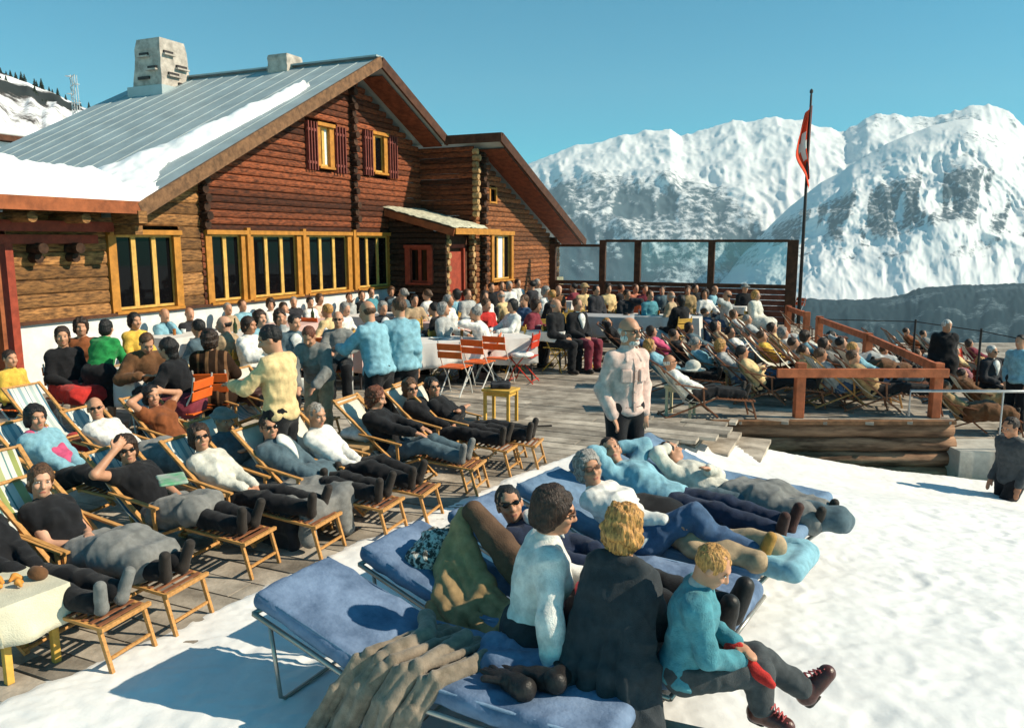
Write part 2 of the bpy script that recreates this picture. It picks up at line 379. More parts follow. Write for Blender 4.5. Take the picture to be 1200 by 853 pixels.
def snow_dist(x, y):       # signed distance over the snow edge: positive on the snow side
    best = np.full_like(x, 1e9); sg = np.ones_like(x)
    for a, b in zip(SE[:-1], SE[1:]):
        dx, dy = b.x - a.x, b.y - a.y; L2 = dx * dx + dy * dy
        k = np.clip(((x - a.x) * dx + (y - a.y) * dy) / L2, 0, 1)
        d = np.hypot(x - a.x - k * dx, y - a.y - k * dy); cr = dx * (y - a.y) - dy * (x - a.x)
        u = d < best; best = np.where(u, d, best); sg = np.where(u, np.where(cr < 0, 1.0, -1.0), sg)
    return best * sg
def snow_h(x, y):
    x = np.asarray(x, float); y = np.asarray(y, float)
    d = snow_dist(x, y)
    z = 0.012 + 0.06 * smooth(0.0, 1.0, d) * smooth(0.1, 2.2, d) + 0.04 * smooth(1.5, 4.0, d)
    z = np.where(d < 0, 0.012 + d * 0.30, z)
    z = z + 0.06 * smooth(0.9, 2.2, x) * smooth(5.0, 3.0, y) 
    z = z - 0.13 * np.maximum(x - 1.6 - 0.1 * (y - 5), 0) * smooth(3.2, 8.0, y) - 0.20 * smooth(1.2, 2.6, x) * smooth(7.2, 9.0, y) - 0.20 * smooth(2.2, 5.2, x) * smooth(7.5, 10.0, y)
    z = z + 0.035 * (fbm(x * 1.1, y * 1.1, 3, 8) - .5) + 0.022 * (fbm(x * 4, y * 4, 3, 9) - .5) + 0.012 * (fbm(x * 14, y * 14, 2, 10, True) - .5)
    return z
gx = np.concatenate([np.linspace(-5, 6.5, 420), np.linspace(6.6, 13, 40)]); gy = np.concatenate([np.linspace(0.2, 2.4, 40), np.linspace(2.42, 8, 330), np.linspace(8.03, 10.4, 80)])
XX, YY = np.meshgrid(gx, gy); ZZ = snow_h(XX, YY)
rp2 = random.Random(12)          # trodden footprints, and the wind crust
for k in range(150):
    if k < 70: fx, fy = rp2.uniform(-1.8, 2.6), rp2.uniform(2.3, 6.5)
    else: q = rp2.random(); fx, fy = 1.4 + 4.5 * q + rp2.uniform(-.5, .5), 3.2 + 5.6 * q + rp2.uniform(-.6, .6)
    a_ = rp2.uniform(0, 6.28); dx_, dy_ = XX - fx, YY - fy; u_ = dx_ * math.cos(a_) + dy_ * math.sin(a_); v_ = -dx_ * math.sin(a_) + dy_ * math.cos(a_)
    q_ = (u_ / .15) ** 2 + (v_ / .065) ** 2; ZZ = ZZ - rp2.uniform(.003, .011) * np.exp(-q_ ** 2) + .003 * np.exp(-((np.sqrt(q_) - 1.25) / .3) ** 2)
BACK = 10.32 + 0.0 * XX
tag(np_mesh('snow_bank', np.stack([XX, YY, ZZ], -1).reshape(-1, 3), grid_faces(len(gy), len(gx)), M_snow), kind='structure')
PF0 = G(826, 492, PLAT_Z); PF1 = G(1108, 492, PLAT_Z); PF0.z = PF1.z = 0
def in_deck(p):
    if float(snow_dist(np.array([p.x]), np.array([p.y]))[0]) > 0.45: return False
    return side(p, E1, E0) < 0 or p.y < E0.y
tag(deck_boards('d', in_deck, 0, (-11.5, 14.6), (-1, 13), 0.24, 3).build('sun_deck', M_deck), kind='structure')
FEN_T = 16.38; FEN_O1 = 10.08
def in_plat(p):
    return side(p, E1, E0) > -0.05 and p.y > PF0.y - 0.02 and side(p, Vector((6.2, PF1.y, 0)), Vector((8.9, 24, 0))) > 0
tag(deck_boards('p', in_plat, PLAT_Z, (-2, 17.2), (1, 16), 0.24, 5).build('platform_floor', M_deck), kind='structure')
far = deck_boards('q', lambda p: True, -0.03, (14.6, 16.6), (-0.5, 10.2), 0.24, 6); tag(far.build('sun_deck_far_end', M_deck), kind='structure')
# edge board where the deck steps down to the platform
mb = MB(); mb.bar(E0 + Vector((0, 0, -.08)), E1 + Vector((0, 0, -.08)), 0.05, 0.13); tag(mb.build('deck_edge_board', M_beam), kind='structure')
# lower terrace on the right
mb = MB()
LOW_Z = -0.95
for i in range(60):
    y = 10.4 + i * 0.26
    mb.bar((6.3, y, LOW_Z - .02), (17 + 0.2 * i, y, LOW_Z - .02), 0.245, 0.04, tint=rnd.random())
tag(mb.build('lower_terrace_floor', M_deck), kind='structure')
# log retaining wall under the platform front
wall = thing('retaining_wall', 'low wall of stacked round logs under the front of the platform', 'log wall', PF0 + Vector((0, 0, 0)))
mb = MB()
for k in range(5):
    z = PLAT_Z - 0.045 - 0.105 - k * 0.215; j = 0.02 * (k % 2)
    a = PF0 + Vector((-0.05 - 0.22 * max(0, 0), 0.05 + j, z)) - PF0; b = PF1 + Vector((0.12 + 0.05 * (k % 2), 0.05 + j, z)) - PF0
    n = 14; pts = [a + (b - a) * (i / n) + Vector((0, 0.006 * math.sin(i * 1.7 + k), 0.004 * math.sin(i * 2.3 + k))) for i in range(n + 1)]
    mb.tube(pts, [0.108 + 0.003 * math.sin(i * 1.3 + k * 2) for i in range(n + 1)], 12, tint=rnd.random())
mb.build('log', M_retain, wall, smooth=True)
mb = MB()
for k in range(5):
    z = PLAT_Z - 0.15 - k * 0.215
    b = PF1 - PF0 + Vector((0.0, 0.2, z)); mb.tube([b, b + Vector((0.25, 2.6, 0))], 0.1, 10, tint=rnd.random())
mb.build('return_log', M_retain, wall, smooth=True)
mb = MB(); mb.bar(PF0 - PF0 + Vector((-.75, -.05, PLAT_Z - .022)), PF1 - PF0 + Vector((0.1, -.05, PLAT_Z - .022)), 0.12, 0.05); mb.build('edge_plank', M_rake, wall)
# wooden steps from the platform down to the snow
st = thing('wooden_steps', 'short flight of grey board steps going down from the platform to the snow', 'steps', G(800, 506))
b0 = G(800, 506)
for k in range(4):
    mb = MB(); c = Vector((1.98 + 0.40 * k, 10.35 - 0.05 * k, -0.10 - 0.09 * k)) - b0
    mb.box(c, (0.42 if k else 1.15, 1.25, 0.05), Matrix.Rotation(R(-24), 3, 'Z'), tint=0.4 + .15 * k)
    mb.build('tread', M_deck, st)

# ------------------------------------------------------------------ chalet
house = thing('chalet', 'log chalet with grey metal gable roof and yellow framed windows behind the terrace', 'chalet', HP)
def part(mb, name, m, parent=None, smooth=False): return mb.build(name, m, parent or house, smooth)
def hw(t, o, z): return HW(t, o, z) - HP
LK, MK, RK = (1.61, 2.98), (8.89, 6.73), (12.1, 5.27)       # rake corners in the (t, z) plane
RK2 = (19.33, 2.42)
RT = 0.22                                                   # roof thickness
def roof_z(t):
    if t < MK[0]: return MK[1] - (MK[0] - t) * (MK[1] - LK[1]) / (MK[0] - LK[0])
    if t < RK[0]: return MK[1] - (t - MK[0]) * (MK[1] - RK[1]) / (RK[0] - MK[0])
    return RK[1] - (t - RK[0]) * (RK[1] - RK2[1]) / (RK2[0] - RK[0])
OPEN = [(1.79, 3.11, 1.2, 2.5, 3), (3.98, 4.86, 1.2, 2.52, 2), (5.14, 6.62, 1.2, 2.52, 3), (6.98, 8.55, 1.2, 2.52, 3), (8.95, 10.42, 1.2, 2.52, 3)]
UP = [(7.16, 8.17, 4.13, 5.03), (9.42, 10.5, 4.17, 5.1)]
def logs(mb, t0, t1, z0, z1, o, openings, top, h=0.145, r=random.Random(5), dirn=None, bulge=0.045):
    z = z0
    while z < z1 - 0.02:
        zz = min(z + h, z1); zm = (z + zz) / 2; segs = [(t0, t1)]
        for (a, b, c, d) in openings:
            if c < zm < d:
                ns = []
                for s in segs:
                    if b <= s[0] or a >= s[1]: ns.append(s)
                    else:
                        if a > s[0]: ns.append((s[0], a))
                        if b < s[1]: ns.append((b, s[1]))
                segs = ns
        for (a, b) in segs:
            # clip by the roof line
            xs_ = np.linspace(a, b, 160); ok = [x for x in xs_ if top(x) - RT - 0.02 > zz]
            if not ok: continue
            a2, b2 = min(ok), max(ok)
            if b2 - a2 < 0.05: continue
            tn = r.random(); vs = []; prof = [(0, 0), (bulge * .8, .12), (bulge, .35), (bulge, .65), (bulge * .8, .88), (0, 1)]
            nseg = max(2, int((b2 - a2) / 1.2)); fs = []
            for i in range(nseg + 1):
                t = a2 + (b2 - a2) * i / nseg; jz = r.uniform(-.006, .006)
                for (po, pz) in prof: vs.append(hw(t, o + po, z + pz * (zz - z) + jz) if dirn is None else dirn(t, o + po, z + pz * (zz - z) + jz))
            n = len(prof)
            for i in range(nseg):
                for k in range(n - 1): fs.append((i * n + k, (i + 1) * n + k, (i + 1) * n + k + 1, i * n + k + 1))
            fs.append(tuple(range(n))); fs.append(tuple(nseg * n + k for k in range(n)))
            mb.add(vs, fs, 0, tn)
        z = zz
opn = [(a - .13, b + .13, c - .1, d + .12) for (a, b, c, d, n) in OPEN]
opu = [(a - .1, b + .1, c - .08, d + .1) for (a, b, c, d) in UP]
# inner dark backing behind the logs so that no light leaks between them
mb = MB()
ring = [(0.0, 0), (12.2, 0), (12.2, roof_z(12.2) - .25), (MK[0], MK[1] - .25), (1.95, roof_z(1.95) - .25), (0, 2.8)]
mb.poly([hw(t, -0.45, z) for t, z in ring], HN * -0.1); part(mb, 'inner_wall', M_beam)
mb = MB(); logs(mb, 3.78, 12.2, 1.12, 7.0, 0, opn + opu, roof_z, r=random.Random(5)); part(mb, 'log_wall', M_log)
mb = MB(); logs(mb, -0.05, 3.78, 1.12, 5.0, 0, opn, lambda t: roof_z(t) if t > 1.7 else 3.15, h=0.22, r=random.Random(6), bulge=0.03); part(mb, 'plank_wall', M_logtan)
mb = MB(); mb.poly([hw(-0.1, .055, 0), hw(10.5, .055, 0), hw(10.5, .055, 1.12), hw(-.1, .055, 1.12)], HN * -.2); part(mb, 'plinth', M_plinth)
mb = MB(); mb.bar(hw(-.1, .05, 1.135), hw(10.5, .05, 1.135), 0.14, 0.05); part(mb, 'sill_beam', M_beam)
def window(a, b, c, d, n, o, fm=M_yellow, fw=0.085, curtain=False, dirn=None, kind='window', gap=0.30, hang=False):
    H_ = dirn or hw
    mb = MB(); up = HN if dirn is None else -HD
    for (x0, x1) in ((a - fw, a), (b, b + fw)): mb.bar(H_((x0 + x1) / 2, o + .03, c - .05), H_((x0 + x1) / 2, o + .03, d + fw), x1 - x0, 0.16, up=HD if dirn is None else HN)
    mb.bar(H_(a - fw - .04, o + .035, d + fw / 2 + .002), H_(b + fw + .04, o + .035, d + fw / 2 + .002), 0.18, fw)
    w = part(mb, kind, fm)
    mb = MB(); mb.bar(H_(a - fw, o + .05, c - .04), H_(b + fw, o + .05, c - .04), 0.16, 0.05); part(mb, 'sill', fm, w)
    mb = MB(); pw = (b - a) / n; s = 0.045
    for i in range(n):
        x0, x1 = a + i * pw, a + (i + 1) * pw
        for x in (x0 + s / 2, x1 - s / 2): mb.bar(H_(x, o - .02, c), H_(x, o - .02, d), s - .002, 0.05, up=HD if dirn is None else HN)
        for z in (c + s / 2, d - s / 2): mb.bar(H_(x0 + s, o - .02, z), H_(x1 - s, o - .02, z), 0.048, s)
    part(mb, 'casement', mat('casement_wood', (0.62, 0.36, 0.09), 0.6, 0.2, 8) if fm is M_yellow else fm, w)
    mb = MB(); mb.poly([H_(a, o - .03, c), H_(b, o - .03, c), H_(b, o - .03, d), H_(a, o - .03, d)], (HN if dirn is None else -HD) * -.008); part(mb, 'pane', M_glass, w)
    if curtain:
        mb = MB(); k = 14; q = []
        cc0, cc1 = curtain; vs = []; fs = []
        for i in range(k + 1):
            t = cc0 + (cc1 - cc0) * i / k
            for z in (c + .03, d - .02): vs.append(H_(t, o - .022 + 0.006 * (i % 2), z))
        for i in range(k): fs.append((2 * i, 2 * i + 2, 2 * i + 3, 2 * i + 1))
        mb.add(vs, fs); part(mb, 'curtain', M_curtain, w)
    return w
for (a, b, c, d, n) in OPEN: window(a, b, c, d, n, 0.0)
# broad yellow posts between the ground floor windows
for t in (5.0, 6.8, 8.76): mb = MB(); mb.bar(hw(t, .045, 1.16), hw(t, .045, 2.66), 0.16, 0.1, up=HD); part(mb, 'window_post', M_yellow)
for i, (a, b, c, d) in enumerate(UP):
    w = window(a + .36, b - .22, c, d, 2 if i == 0 else 1, 0.02, fw=0.08, curtain=(b - .45, b - .24) if i == 0 else False)
    for (x0, x1) in ((a - .14, a + .27), (b - .1, b + .36)):
        mb = MB(); 
        for k in range(4): xa = x0 + (x1 - x0) * k / 4; mb.bar(hw(xa + (x1 - x0) / 8, .085, c - .12), hw(xa + (x1 - x0) / 8, .085, d + .06), (x1 - x0) / 4 - .001, 0.03, up=HD)
        for z in (c + .05, d - .12): mb.bar(hw(x0 + .02, .105, z), hw(x1 - .02, .105, z), 0.025, 0.06)
        part(mb, 'shutter', M_shutter)
# columns of crossed log ends
def logends(t, o, z0, z1, m, name='log_end_column', h=0.17, dirv=None, L=0.22, w=0.17):
    mb = MB(); z = z0; k = 0; r = random.Random(int(t * 10))
    while z < z1:
        l = L * (1 if k % 2 else 0.72) + r.uniform(-.02, .02)
        a = hw(t, o, z + h / 2); b = a + (dirv or HN) * l
        mb.tube([a, b], 0.085, 10, tint=r.random()); z += h; k += 1
    return part(mb, name, m)
logends(3.86, 0, 2.62, roof_z(3.86) - .3, M_logend); logends(8.85, 0, 2.68, 6.35, M_logend)
# roof: left slope reaches far back, right slope steps forward over the block
mb = MB()
BK = -7.0
mb.poly([hw(LK[0], .9, LK[1]), hw(MK[0], .9, MK[1]), hw(MK[0], BK, MK[1]), hw(LK[0] - .0, BK, LK[1])], (0, 0, -RT + .02))
roof = part(mb, 'roof', M_roof)
mb = MB()
mb.poly([hw(MK[0] + .002, .9, MK[1]), hw(RK[0], .9, RK[1]), hw(RK[0], 2.6, RK[1]), hw(RK2[0], 2.6, RK2[1]), hw(RK2[0], BK, RK2[1]), hw(RK[0], BK, RK[1]), hw(MK[0] + .002, BK, MK[1])][:0] or
        [hw(MK[0] + .002, .9, MK[1]), hw(RK[0] + .3, .9, roof_z(RK[0] + .3)), hw(RK[0] + .3, BK, roof_z(RK[0] + .3)), hw(MK[0] + .002, BK, MK[1])], (0, 0, -RT + .02))
mb.poly([hw(RK[0], 2.6, RK[1] + .003), hw(RK2[0], 2.6, RK2[1]), hw(RK2[0], BK, RK2[1]), hw(RK[0], BK, RK[1] + .003)], (0, 0, -RT + .02))
part(mb, 'roof_right', M_roof, roof)
mb = MB(); n = 14      # standing seams run down the left slope
for i in range(1, 15):
    o = .9 - i * (0.9 - BK) / 15
    mb.bar(hw(LK[0] + .05, o, roof_z(LK[0] + .05) + .006), hw(MK[0] - .05, o, roof_z(MK[0] - .05) + .006), 0.045, 0.012, tint=0.55)
part(mb, 'standing_seam', M_roof, roof)
mb = MB(); mb.bar(hw(MK[0], .9, MK[1] + .03), hw(MK[0], BK, MK[1] + .03), 0.3, 0.04); part(mb, 'ridge_cap', M_roof, roof)
# rake boards
mb = MB()
def rake(a, b, o, h=0.24, w=0.06, m=0): mb.bar(hw(a[0], o, a[1] - h / 2 + .03), hw(b[0], o, b[1] - h / 2 + .03), w, h, tint=rnd.random())
rake(LK, MK, .935); part(mb, 'rake_board', M_rake)
mb = MB(); rake((MK[0] + .01, MK[1]), (RK[0] + .1, RK[1] - .04), .935); rake(RK, RK2, 2.635, 0.26)
mb.bar(hw(RK[0] - .03, .9, RK[1] - .1), hw(RK[0] - .03, 2.66, RK[1] - .1), 0.05, 0.24); part(mb, 'rake_board', M_beam)
# soffit boards under the right overhangs, in red-brown wood
mb = MB(); mb.bar(hw(MK[0] + .25, .5, roof_z(MK[0] + .25) - .25), hw(RK[0], .5, RK[1] - .25), 0.6, 0.03); mb.bar(hw(RK[0] + .3, 2.2, roof_z(RK[0] + .3) - .25), hw(RK2[0] - .2, 2.2, roof_z(RK2[0] - .2) - .25), 0.75, 0.03)
part(mb, 'soffit', mat('soffit_board', (0.16, 0.045, 0.02), 0.8, 0.4, 6))
# projecting block
BO, BT = 1.75, 12.2
def sidew(t, o, z): return hw(BT - (o - 0.0), t, z)         # a wall that runs out along the normal; t is the distance out, o its bulge
mb = MB(); logs(mb, BT, 18.2, 0.2, 5.4, BO, [(13.3 - .12, 14.65 + .12, 1.14, 2.72), (13.15, 13.55, 3.5, 3.9)], lambda t: roof_z(t) - .05, r=random.Random(9)); part(mb, 'block_wall', M_logblock)
mb = MB(); mb.poly([hw(BT, BO - .4, 0), hw(18.2, BO - .4, 0), hw(18.2, BO - .4, roof_z(18.2) - .3), hw(BT, BO - .4, roof_z(BT) - .3)], HN * -.08); part(mb, 'inner_wall', M_beam)
mb = MB(); logs(mb, -0.2, BO, 0.2, 5.3, 0, [], lambda t: 5.27, r=random.Random(10), dirn=lambda t, o, z: hw(BT - o, t, z)); part(mb, 'block_side_wall', M_log)
logends(BT + .0, BO - .02, 3.05, 4.75, M_logpale, dirv=-HD * 0.0 + HN, L=0.2)
logends(BT + .35, BO, 0.3, 5.0, M_logend, L=0.25)
logends(18.05, BO, 0.3, 2.35, M_logend, L=0.35)
window(13.3, 14.6, 1.24, 2.56, 3, BO, fw=0.12, curtain=(13.75, 14.15))
mb = MB(); mb.poly([hw(13.15, BO - .03, 3.5), hw(13.55, BO - .03, 3.5), hw(13.55, BO - .03, 3.9), hw(13.15, BO - .03, 3.9)], HN * -.01); part(mb, 'small_window', M_glass)
mb = MB()
for a, b in (((13.15, 3.5), (13.55, 3.5)), ((13.15, 3.9), (13.55, 3.9))): mb.bar(hw(a[0], BO + .03, a[1]), hw(b[0], BO + .03, b[1]), .08, .05)
for t in (13.13, 13.57): mb.bar(hw(t, BO + .03, 3.46), hw(t, BO + .03, 3.94), .05, .08, up=HD)
part(mb, 'small_window_frame', M_yellow)
# stone corner at the far end of the block
mb = MB(); mb.box(hw(18.75, BO - .1, .55), (1.0, .4, 1.1), Matrix.Rotation(math.atan2(HD.y, HD.x), 3, 'Z'), bev=.03); part(mb, 'stone_corner', mat('field_stone', (0.35, 0.30, 0.2), .95, .4, 9, .9, 20))
mb = MB(); logs(mb, 18.2, 19.2, 1.1, 2.4, BO - .1, [], lambda t: roof_z(t) + .1, r=random.Random(12)); part(mb, 'block_end_wall', M_logtan)
# porch in the corner between the main front and the block
PT = 10.45; PO = 1.8
porch_top = lambda o: 3.12 - 0.26 * o
mb = MB(); mb.poly([hw(PT - .2, 0, 3.26), hw(12.19, 0, 3.26), hw(12.19, 2.15, 2.72), hw(PT - .2, 2.15, 2.72)], (0, 0, -.09)); pr = part(mb, 'porch_roof', M_rake)
V = []; nr, nc = 26, 24
for i in range(nr):
    for j in range(nc):
        o = 2.18 * i / (nr - 1); t = PT - .24 + 2.0 * j / (nc - 1); e = 0.0 if i in (0, nr - 1) or j in (0, nc - 1) else 0.05
        V.append(hw(t, o, 3.265 - .25 * o + e + rnd.uniform(0, .03)))
g_ = np_mesh('sod', [tuple(v) for v in V], grid_faces(nr, nc), mat('dry_sod', (0.5, 0.48, 0.36), .95, .35, 9, .9, 40), pr)
mb = MB(); mb.bar(hw(PT - .2, 2.17, 2.64), hw(13.0, 2.17, 2.64), .05, .16); part(mb, 'porch_fascia', M_yellow, pr)
mb = MB(); mb.bar(hw(PT - .22, 0.05, 3.14), hw(PT - .22, 2.15, 2.60), .05, .18); part(mb, 'porch_side_fascia', M_fascia, pr)
mb = MB(); logs(mb, 0.06, PO, 0.0, 3.1, 0, [(.62, 1.36, 1.24, 2.26)], lambda t: 3.35 - .25 * t, r=random.Random(14), dirn=lambda t, o, z: hw(PT - o, t, z)); part(mb, 'porch_side_wall', M_logend)
window(.7, 1.3, 1.3, 2.2, 2, 0.03, fm=M_redwood, fw=.08, dirn=lambda t, o, z: hw(PT - o, t, z))
mb = MB(); mb.poly([hw(PT + .12, PO - .25, 0), hw(12.1, PO - .25, 0), hw(12.1, PO - .25, 2.55), hw(PT + .12, PO - .25, 2.55)], HN * -.05); part(mb, 'porch_back', M_beam)
logends(PT + .1, PO - .1, 0.05, 2.55, M_logpale, L=.14)
mb = MB(); mb.box(hw(11.2, PO - .2, 1.05), (.8, .05, 2.1), Matrix.Rotation(math.atan2(HD.y, HD.x), 3, 'Z')); dr = part(mb, 'door', M_redwood)
mb = MB()
for t in (10.72, 11.68): mb.bar(hw(t, PO - .16, 0), hw(t, PO - .16, 2.2), .1, .08, up=HD)
mb.bar(hw(10.68, PO - .16, 2.25), hw(11.72, PO - .16, 2.25), .08, .1); part(mb, 'door_frame', M_redwood, dr)
mb = MB(); mb.tube([hw(11.5, PO - .17, 1.0), hw(11.5, PO - .1, 1.0), hw(11.4, PO - .1, 1.0)], .012, 6); part(mb, 'door_handle', M_steel, dr)
logends(11.98, PO - .08, 0.05, 2.5, M_logpale, L=.16)
# flat snowed-in roof at the left end, with purlin ends and brackets
mb = MB(); mb.poly([hw(-3.2, .9, 3.03), hw(1.72, .9, 3.03), hw(1.72, -6, 3.03), hw(-3.2, -6, 3.03)], (0, 0, -.1)); part(mb, 'flat_roof', M_beam)
mb = MB(); mb.bar(hw(-3.2, .935, 2.93), hw(1.66, .935, 2.93), .05, .2); part(mb, 'eave_board', M_fascia)
mb = MB()
for t in (-1.6, -.15, .72): mb.tube([hw(t, -1, 2.74), hw(t, .8, 2.74)], .08, 12)
part(mb, 'purlin', M_logtan, smooth=False)
mb = MB(); mb.bar(hw(-3.2, .3, 2.62), hw(1.55, .3, 2.62), .16, .16); mb.bar(hw(-3.2, .1, 2.42), hw(1.4, .1, 2.42), .14, .14); part(mb, 'eave_beam', M_redwood)
mb = MB()
for t in (.32, .95): mb.tube([hw(t, -.2, 2.28), hw(t, .32, 2.28)], .085, 12); mb.tube([hw(t, -.2, 2.13), hw(t, .2, 2.13)], .075, 12)
part(mb, 'bracket', M_logend)
mb = MB(); mb.bar(hw(1.62, .35, 2.78), hw(1.62, .98, 2.78), .17, .2); mb.bar(hw(1.68, .3, 2.57), hw(1.68, .8, 2.57), .15, .15); part(mb, 'corner_bracket', M_logtan)
mb = MB(); mb.bar(hw(-.13, .1, 0), hw(-.13, .1, 2.36), .16, .12, up=HD); part(mb, 'corner_post', M_redwood)
mb = MB(); mb.bar(hw(-.42, .16, 0), hw(-.42, .16, 2.3), .36, .06, up=HD); part(mb, 'corner_board', M_fascia)
mb = MB(); logs(mb, -3.5, -.62, 0.1, 2.9, -.2, [], lambda t: 3.2, r=random.Random(15)); part(mb, 'left_wall', M_log)
# snow on the roof
def roof_snow(name, poly_fn, t0, t1, o0, o1, nr, nc, H, seed, zf):
    t = np.linspace(t0, t1, nc); o = np.linspace(o0, o1, nr); T, O = np.meshgrid(t, o)
    m_ = poly_fn(T, O) + 0.55 * (fbm(T * 1.3, O * 1.3, 4, seed) - .5)
    h = H * np.clip(m_, 0, 1) ** 0.5 * (0.55 + 0.9 * fbm(T * 2.2, O * 2.2, 4, seed + 2)) * smooth(0, .12, m_)
    h = np.where((m_ <= 0) | (O >= o1 - 1e-6) | (T <= t0 + 1e-6) | (T >= t1 - 1e-6), -0.09, h)
    Z = zf(T) + h
    P = np.array([[*(HD * 1)][:2], [*HN][:2]])
    X = HD.x * T + HN.x * O; Y = HD.y * T + HN.y * O
    return np_mesh(name, np.stack([X, Y, Z], -1).reshape(-1, 3), grid_faces(nr, nc)[:, ::-1], M_roofsnow, roof)
rz = np.vectorize(roof_z)
def strip(T, O):
    c = np.interp(T, [1.6, 3.2, 5, 7.0], [-1.0, -.65, -.25, .12]); w = np.interp(T, [1.6, 2.2, 3.2, 5, 6.6, 7.1], [2.2, 1.4, 0.62, .34, .2, .0])
    return 1.0 - np.abs(O - c) / np.maximum(w, .01) * 1.0 - 0.0
roof_snow('snow_drift', strip, 1.55, 7.2, -4.0, .82, 110, 150, .22, 31, lambda T: rz(T) + 0.0)
def flatm(T, O): return np.minimum(np.minimum((1.0 - O) * 2.2 + .25, (1.9 - T) * 1.2), 1) * 1.0
roof_snow('flat_roof_snow', flatm, -3.2, 2.1, -6, .95, 90, 80, .50, 37, lambda T: np.where(T > 1.6, rz(np.maximum(T, 1.62)), 3.03))
# chimneys on the roof
def chimney(t, o, w0, w1, z0, h, name, slots=True):
    rot = Matrix.Rotation(math.atan2(HD.y, HD.x), 3, 'Z'); mb = MB(); n = 8
    vs = []; fs = []
    for i in range(n + 1):
        k = i / n; w = (w0 + (w1 - w0) * k) * (1 + .025 * math.sin(i * 2.1)); z = z0 + h * k
        for sx, sy in ((-1, -1), (1, -1), (1, 1), (-1, 1)): vs.append(hw(t, o, z) + rot @ Vector((sx * w / 2 * (1 + .02 * math.sin(i * 3 + sx)), sy * w / 2, 0)))
    for i in range(n):
        for j in range(4): fs.append((i * 4 + j, i * 4 + (j + 1) % 4, (i + 1) * 4 + (j + 1) % 4, (i + 1) * 4 + j))
    fs.append((n * 4, n * 4 + 1, n * 4 + 2, n * 4 + 3)); mb.add(vs, fs)
    c = part(mb, name, M_stone, roof)
    return c, rot
CT, CO = 8.35, -5.6
c, rot = chimney(CT, CO, 1.14, .84, 5.6, 2.0, 'chimney')
mb = MB()
for (a, z, l, f) in ((-.2, 7.25, .3, 0), (.2, 6.95, .34, 0), (-.1, 6.72, .34, 0), (.18, 6.5, .3, 0), (.1, 7.2, .3, 1), (-.2, 6.85, .3, 1), (.1, 6.6, .4, 1)):
    w = (1.14 + (.84 - 1.14) * (z - 5.6) / 2.0) / 2
    loc = rot @ (Vector((a, -w, 0)) if f == 0 else Vector((-w, a, 0)))
    mb = MB(); mb.box(hw(CT, CO, z) + loc, ((l, .1, .07) if f == 0 else (.1, l, .07)), rot); part(mb, 'flue_slot', M_iron, roof)
mb = MB()
for (a, z, l, f) in ((-.2, 7.19, .36, 0), (.2, 6.89, .4, 0), (-.1, 6.66, .4, 0), (.18, 6.44, .36, 0), (.1, 7.14, .36, 1), (-.2, 6.79, .36, 1)):
    w = (1.14 + (.84 - 1.14) * (z - 5.6) / 2.0) / 2
    loc = rot @ (Vector((a, -w - .02, 0)) if f == 0 else Vector((-w - .02, a, 0))); mb = MB(); mb.box(hw(CT, CO, z) + loc, ((l, .16, .04) if f == 0 else (.16, l, .04)), rot); part(mb, 'slot_ledge', M_stone, roof)
mb = MB(); mb.box(hw(CT, CO, 6.02), (1.24, 1.24, .72), rot); part(mb, 'chimney_flashing', M_roof, roof)
c2, _ = chimney(8.9, -1.95, .62, .6, 6.4, .62, 'short_chimney')
# neighbouring white building far left with its snowed-in roof
nb = thing('white_building', 'pale flat roofed building under snow at the far left behind the chalet', 'building', at_depth(20, 190, 34))
c0 = at_depth(20, 190, 34)
A = at_depth(95, 165, 36) - c0; 
mb = MB(); mb.box((-2.4, 2, -1.6), (7.0, 6, 4.6), Matrix.Rotation(R(-24), 3, 'Z')); mb.build('wall', M_stucco, nb)
mb = MB(); mb.box((-2.4, 2, .85), (7.7, 6.7, .22), Matrix.Rotation(R(-24), 3, 'Z')); mb.build('roof_slab', M_beam, nb)
mb = MB(); mb.box((-2.4, 2, 1.12), (7.6, 6.6, .36), Matrix.Rotation(R(-24), 3, 'Z'), bev=.12); mb.build('snow_cover', M_roofsnow, nb, smooth=True)
for x in (-3.2, -1.4, .3):
    mb = MB(); mb.box(Matrix.Rotation(R(-24), 3, 'Z') @ Vector((x, -3.0, -.5)) + Vector((-2.4, 2, 0)), (.9, .1, 1.0), Matrix.Rotation(R(-24), 3, 'Z')); mb.build('window', M_glass, nb)
# lattice mast on the hillside
p0 = at_depth(91, 150, 90); p1 = at_depth(90.5, 88, 90)
ms = thing('radio_mast', 'thin pale lattice mast with small dishes standing on the snowy hillside', 'mast', p0)
mb = MB(); hh = (p1 - p0).z
for sx, sy in ((-1, -1), (1, -1), (1, 1), (-1, 1)): mb.bar((sx * .3, sy * .3, 0), (sx * .22, sy * .22, hh), .07, .07)
n = 12
for i in range(n):
    z0, z1 = hh * i / n, hh * (i + 1) / n; s_ = 1 if i % 2 else -1
    mb.bar((-.28 * s_, -.28, z0), (.28 * s_, -.28, z1), .05, .05); mb.bar((-.28, -.28 * s_, z0), (-.28, .28 * s_, z1), .05, .05)
mb.build('lattice', M_steel, ms)
for k, z in enumerate((.95, .8, .62, .45)):
    mb = MB(); mb.lathe([(0.02, 0), (.28, .06), (.3, .1)], (0.45 * (1 if k % 2 else -1), -.3, hh * z), 12); mb.build('dish', M_stucco, ms)
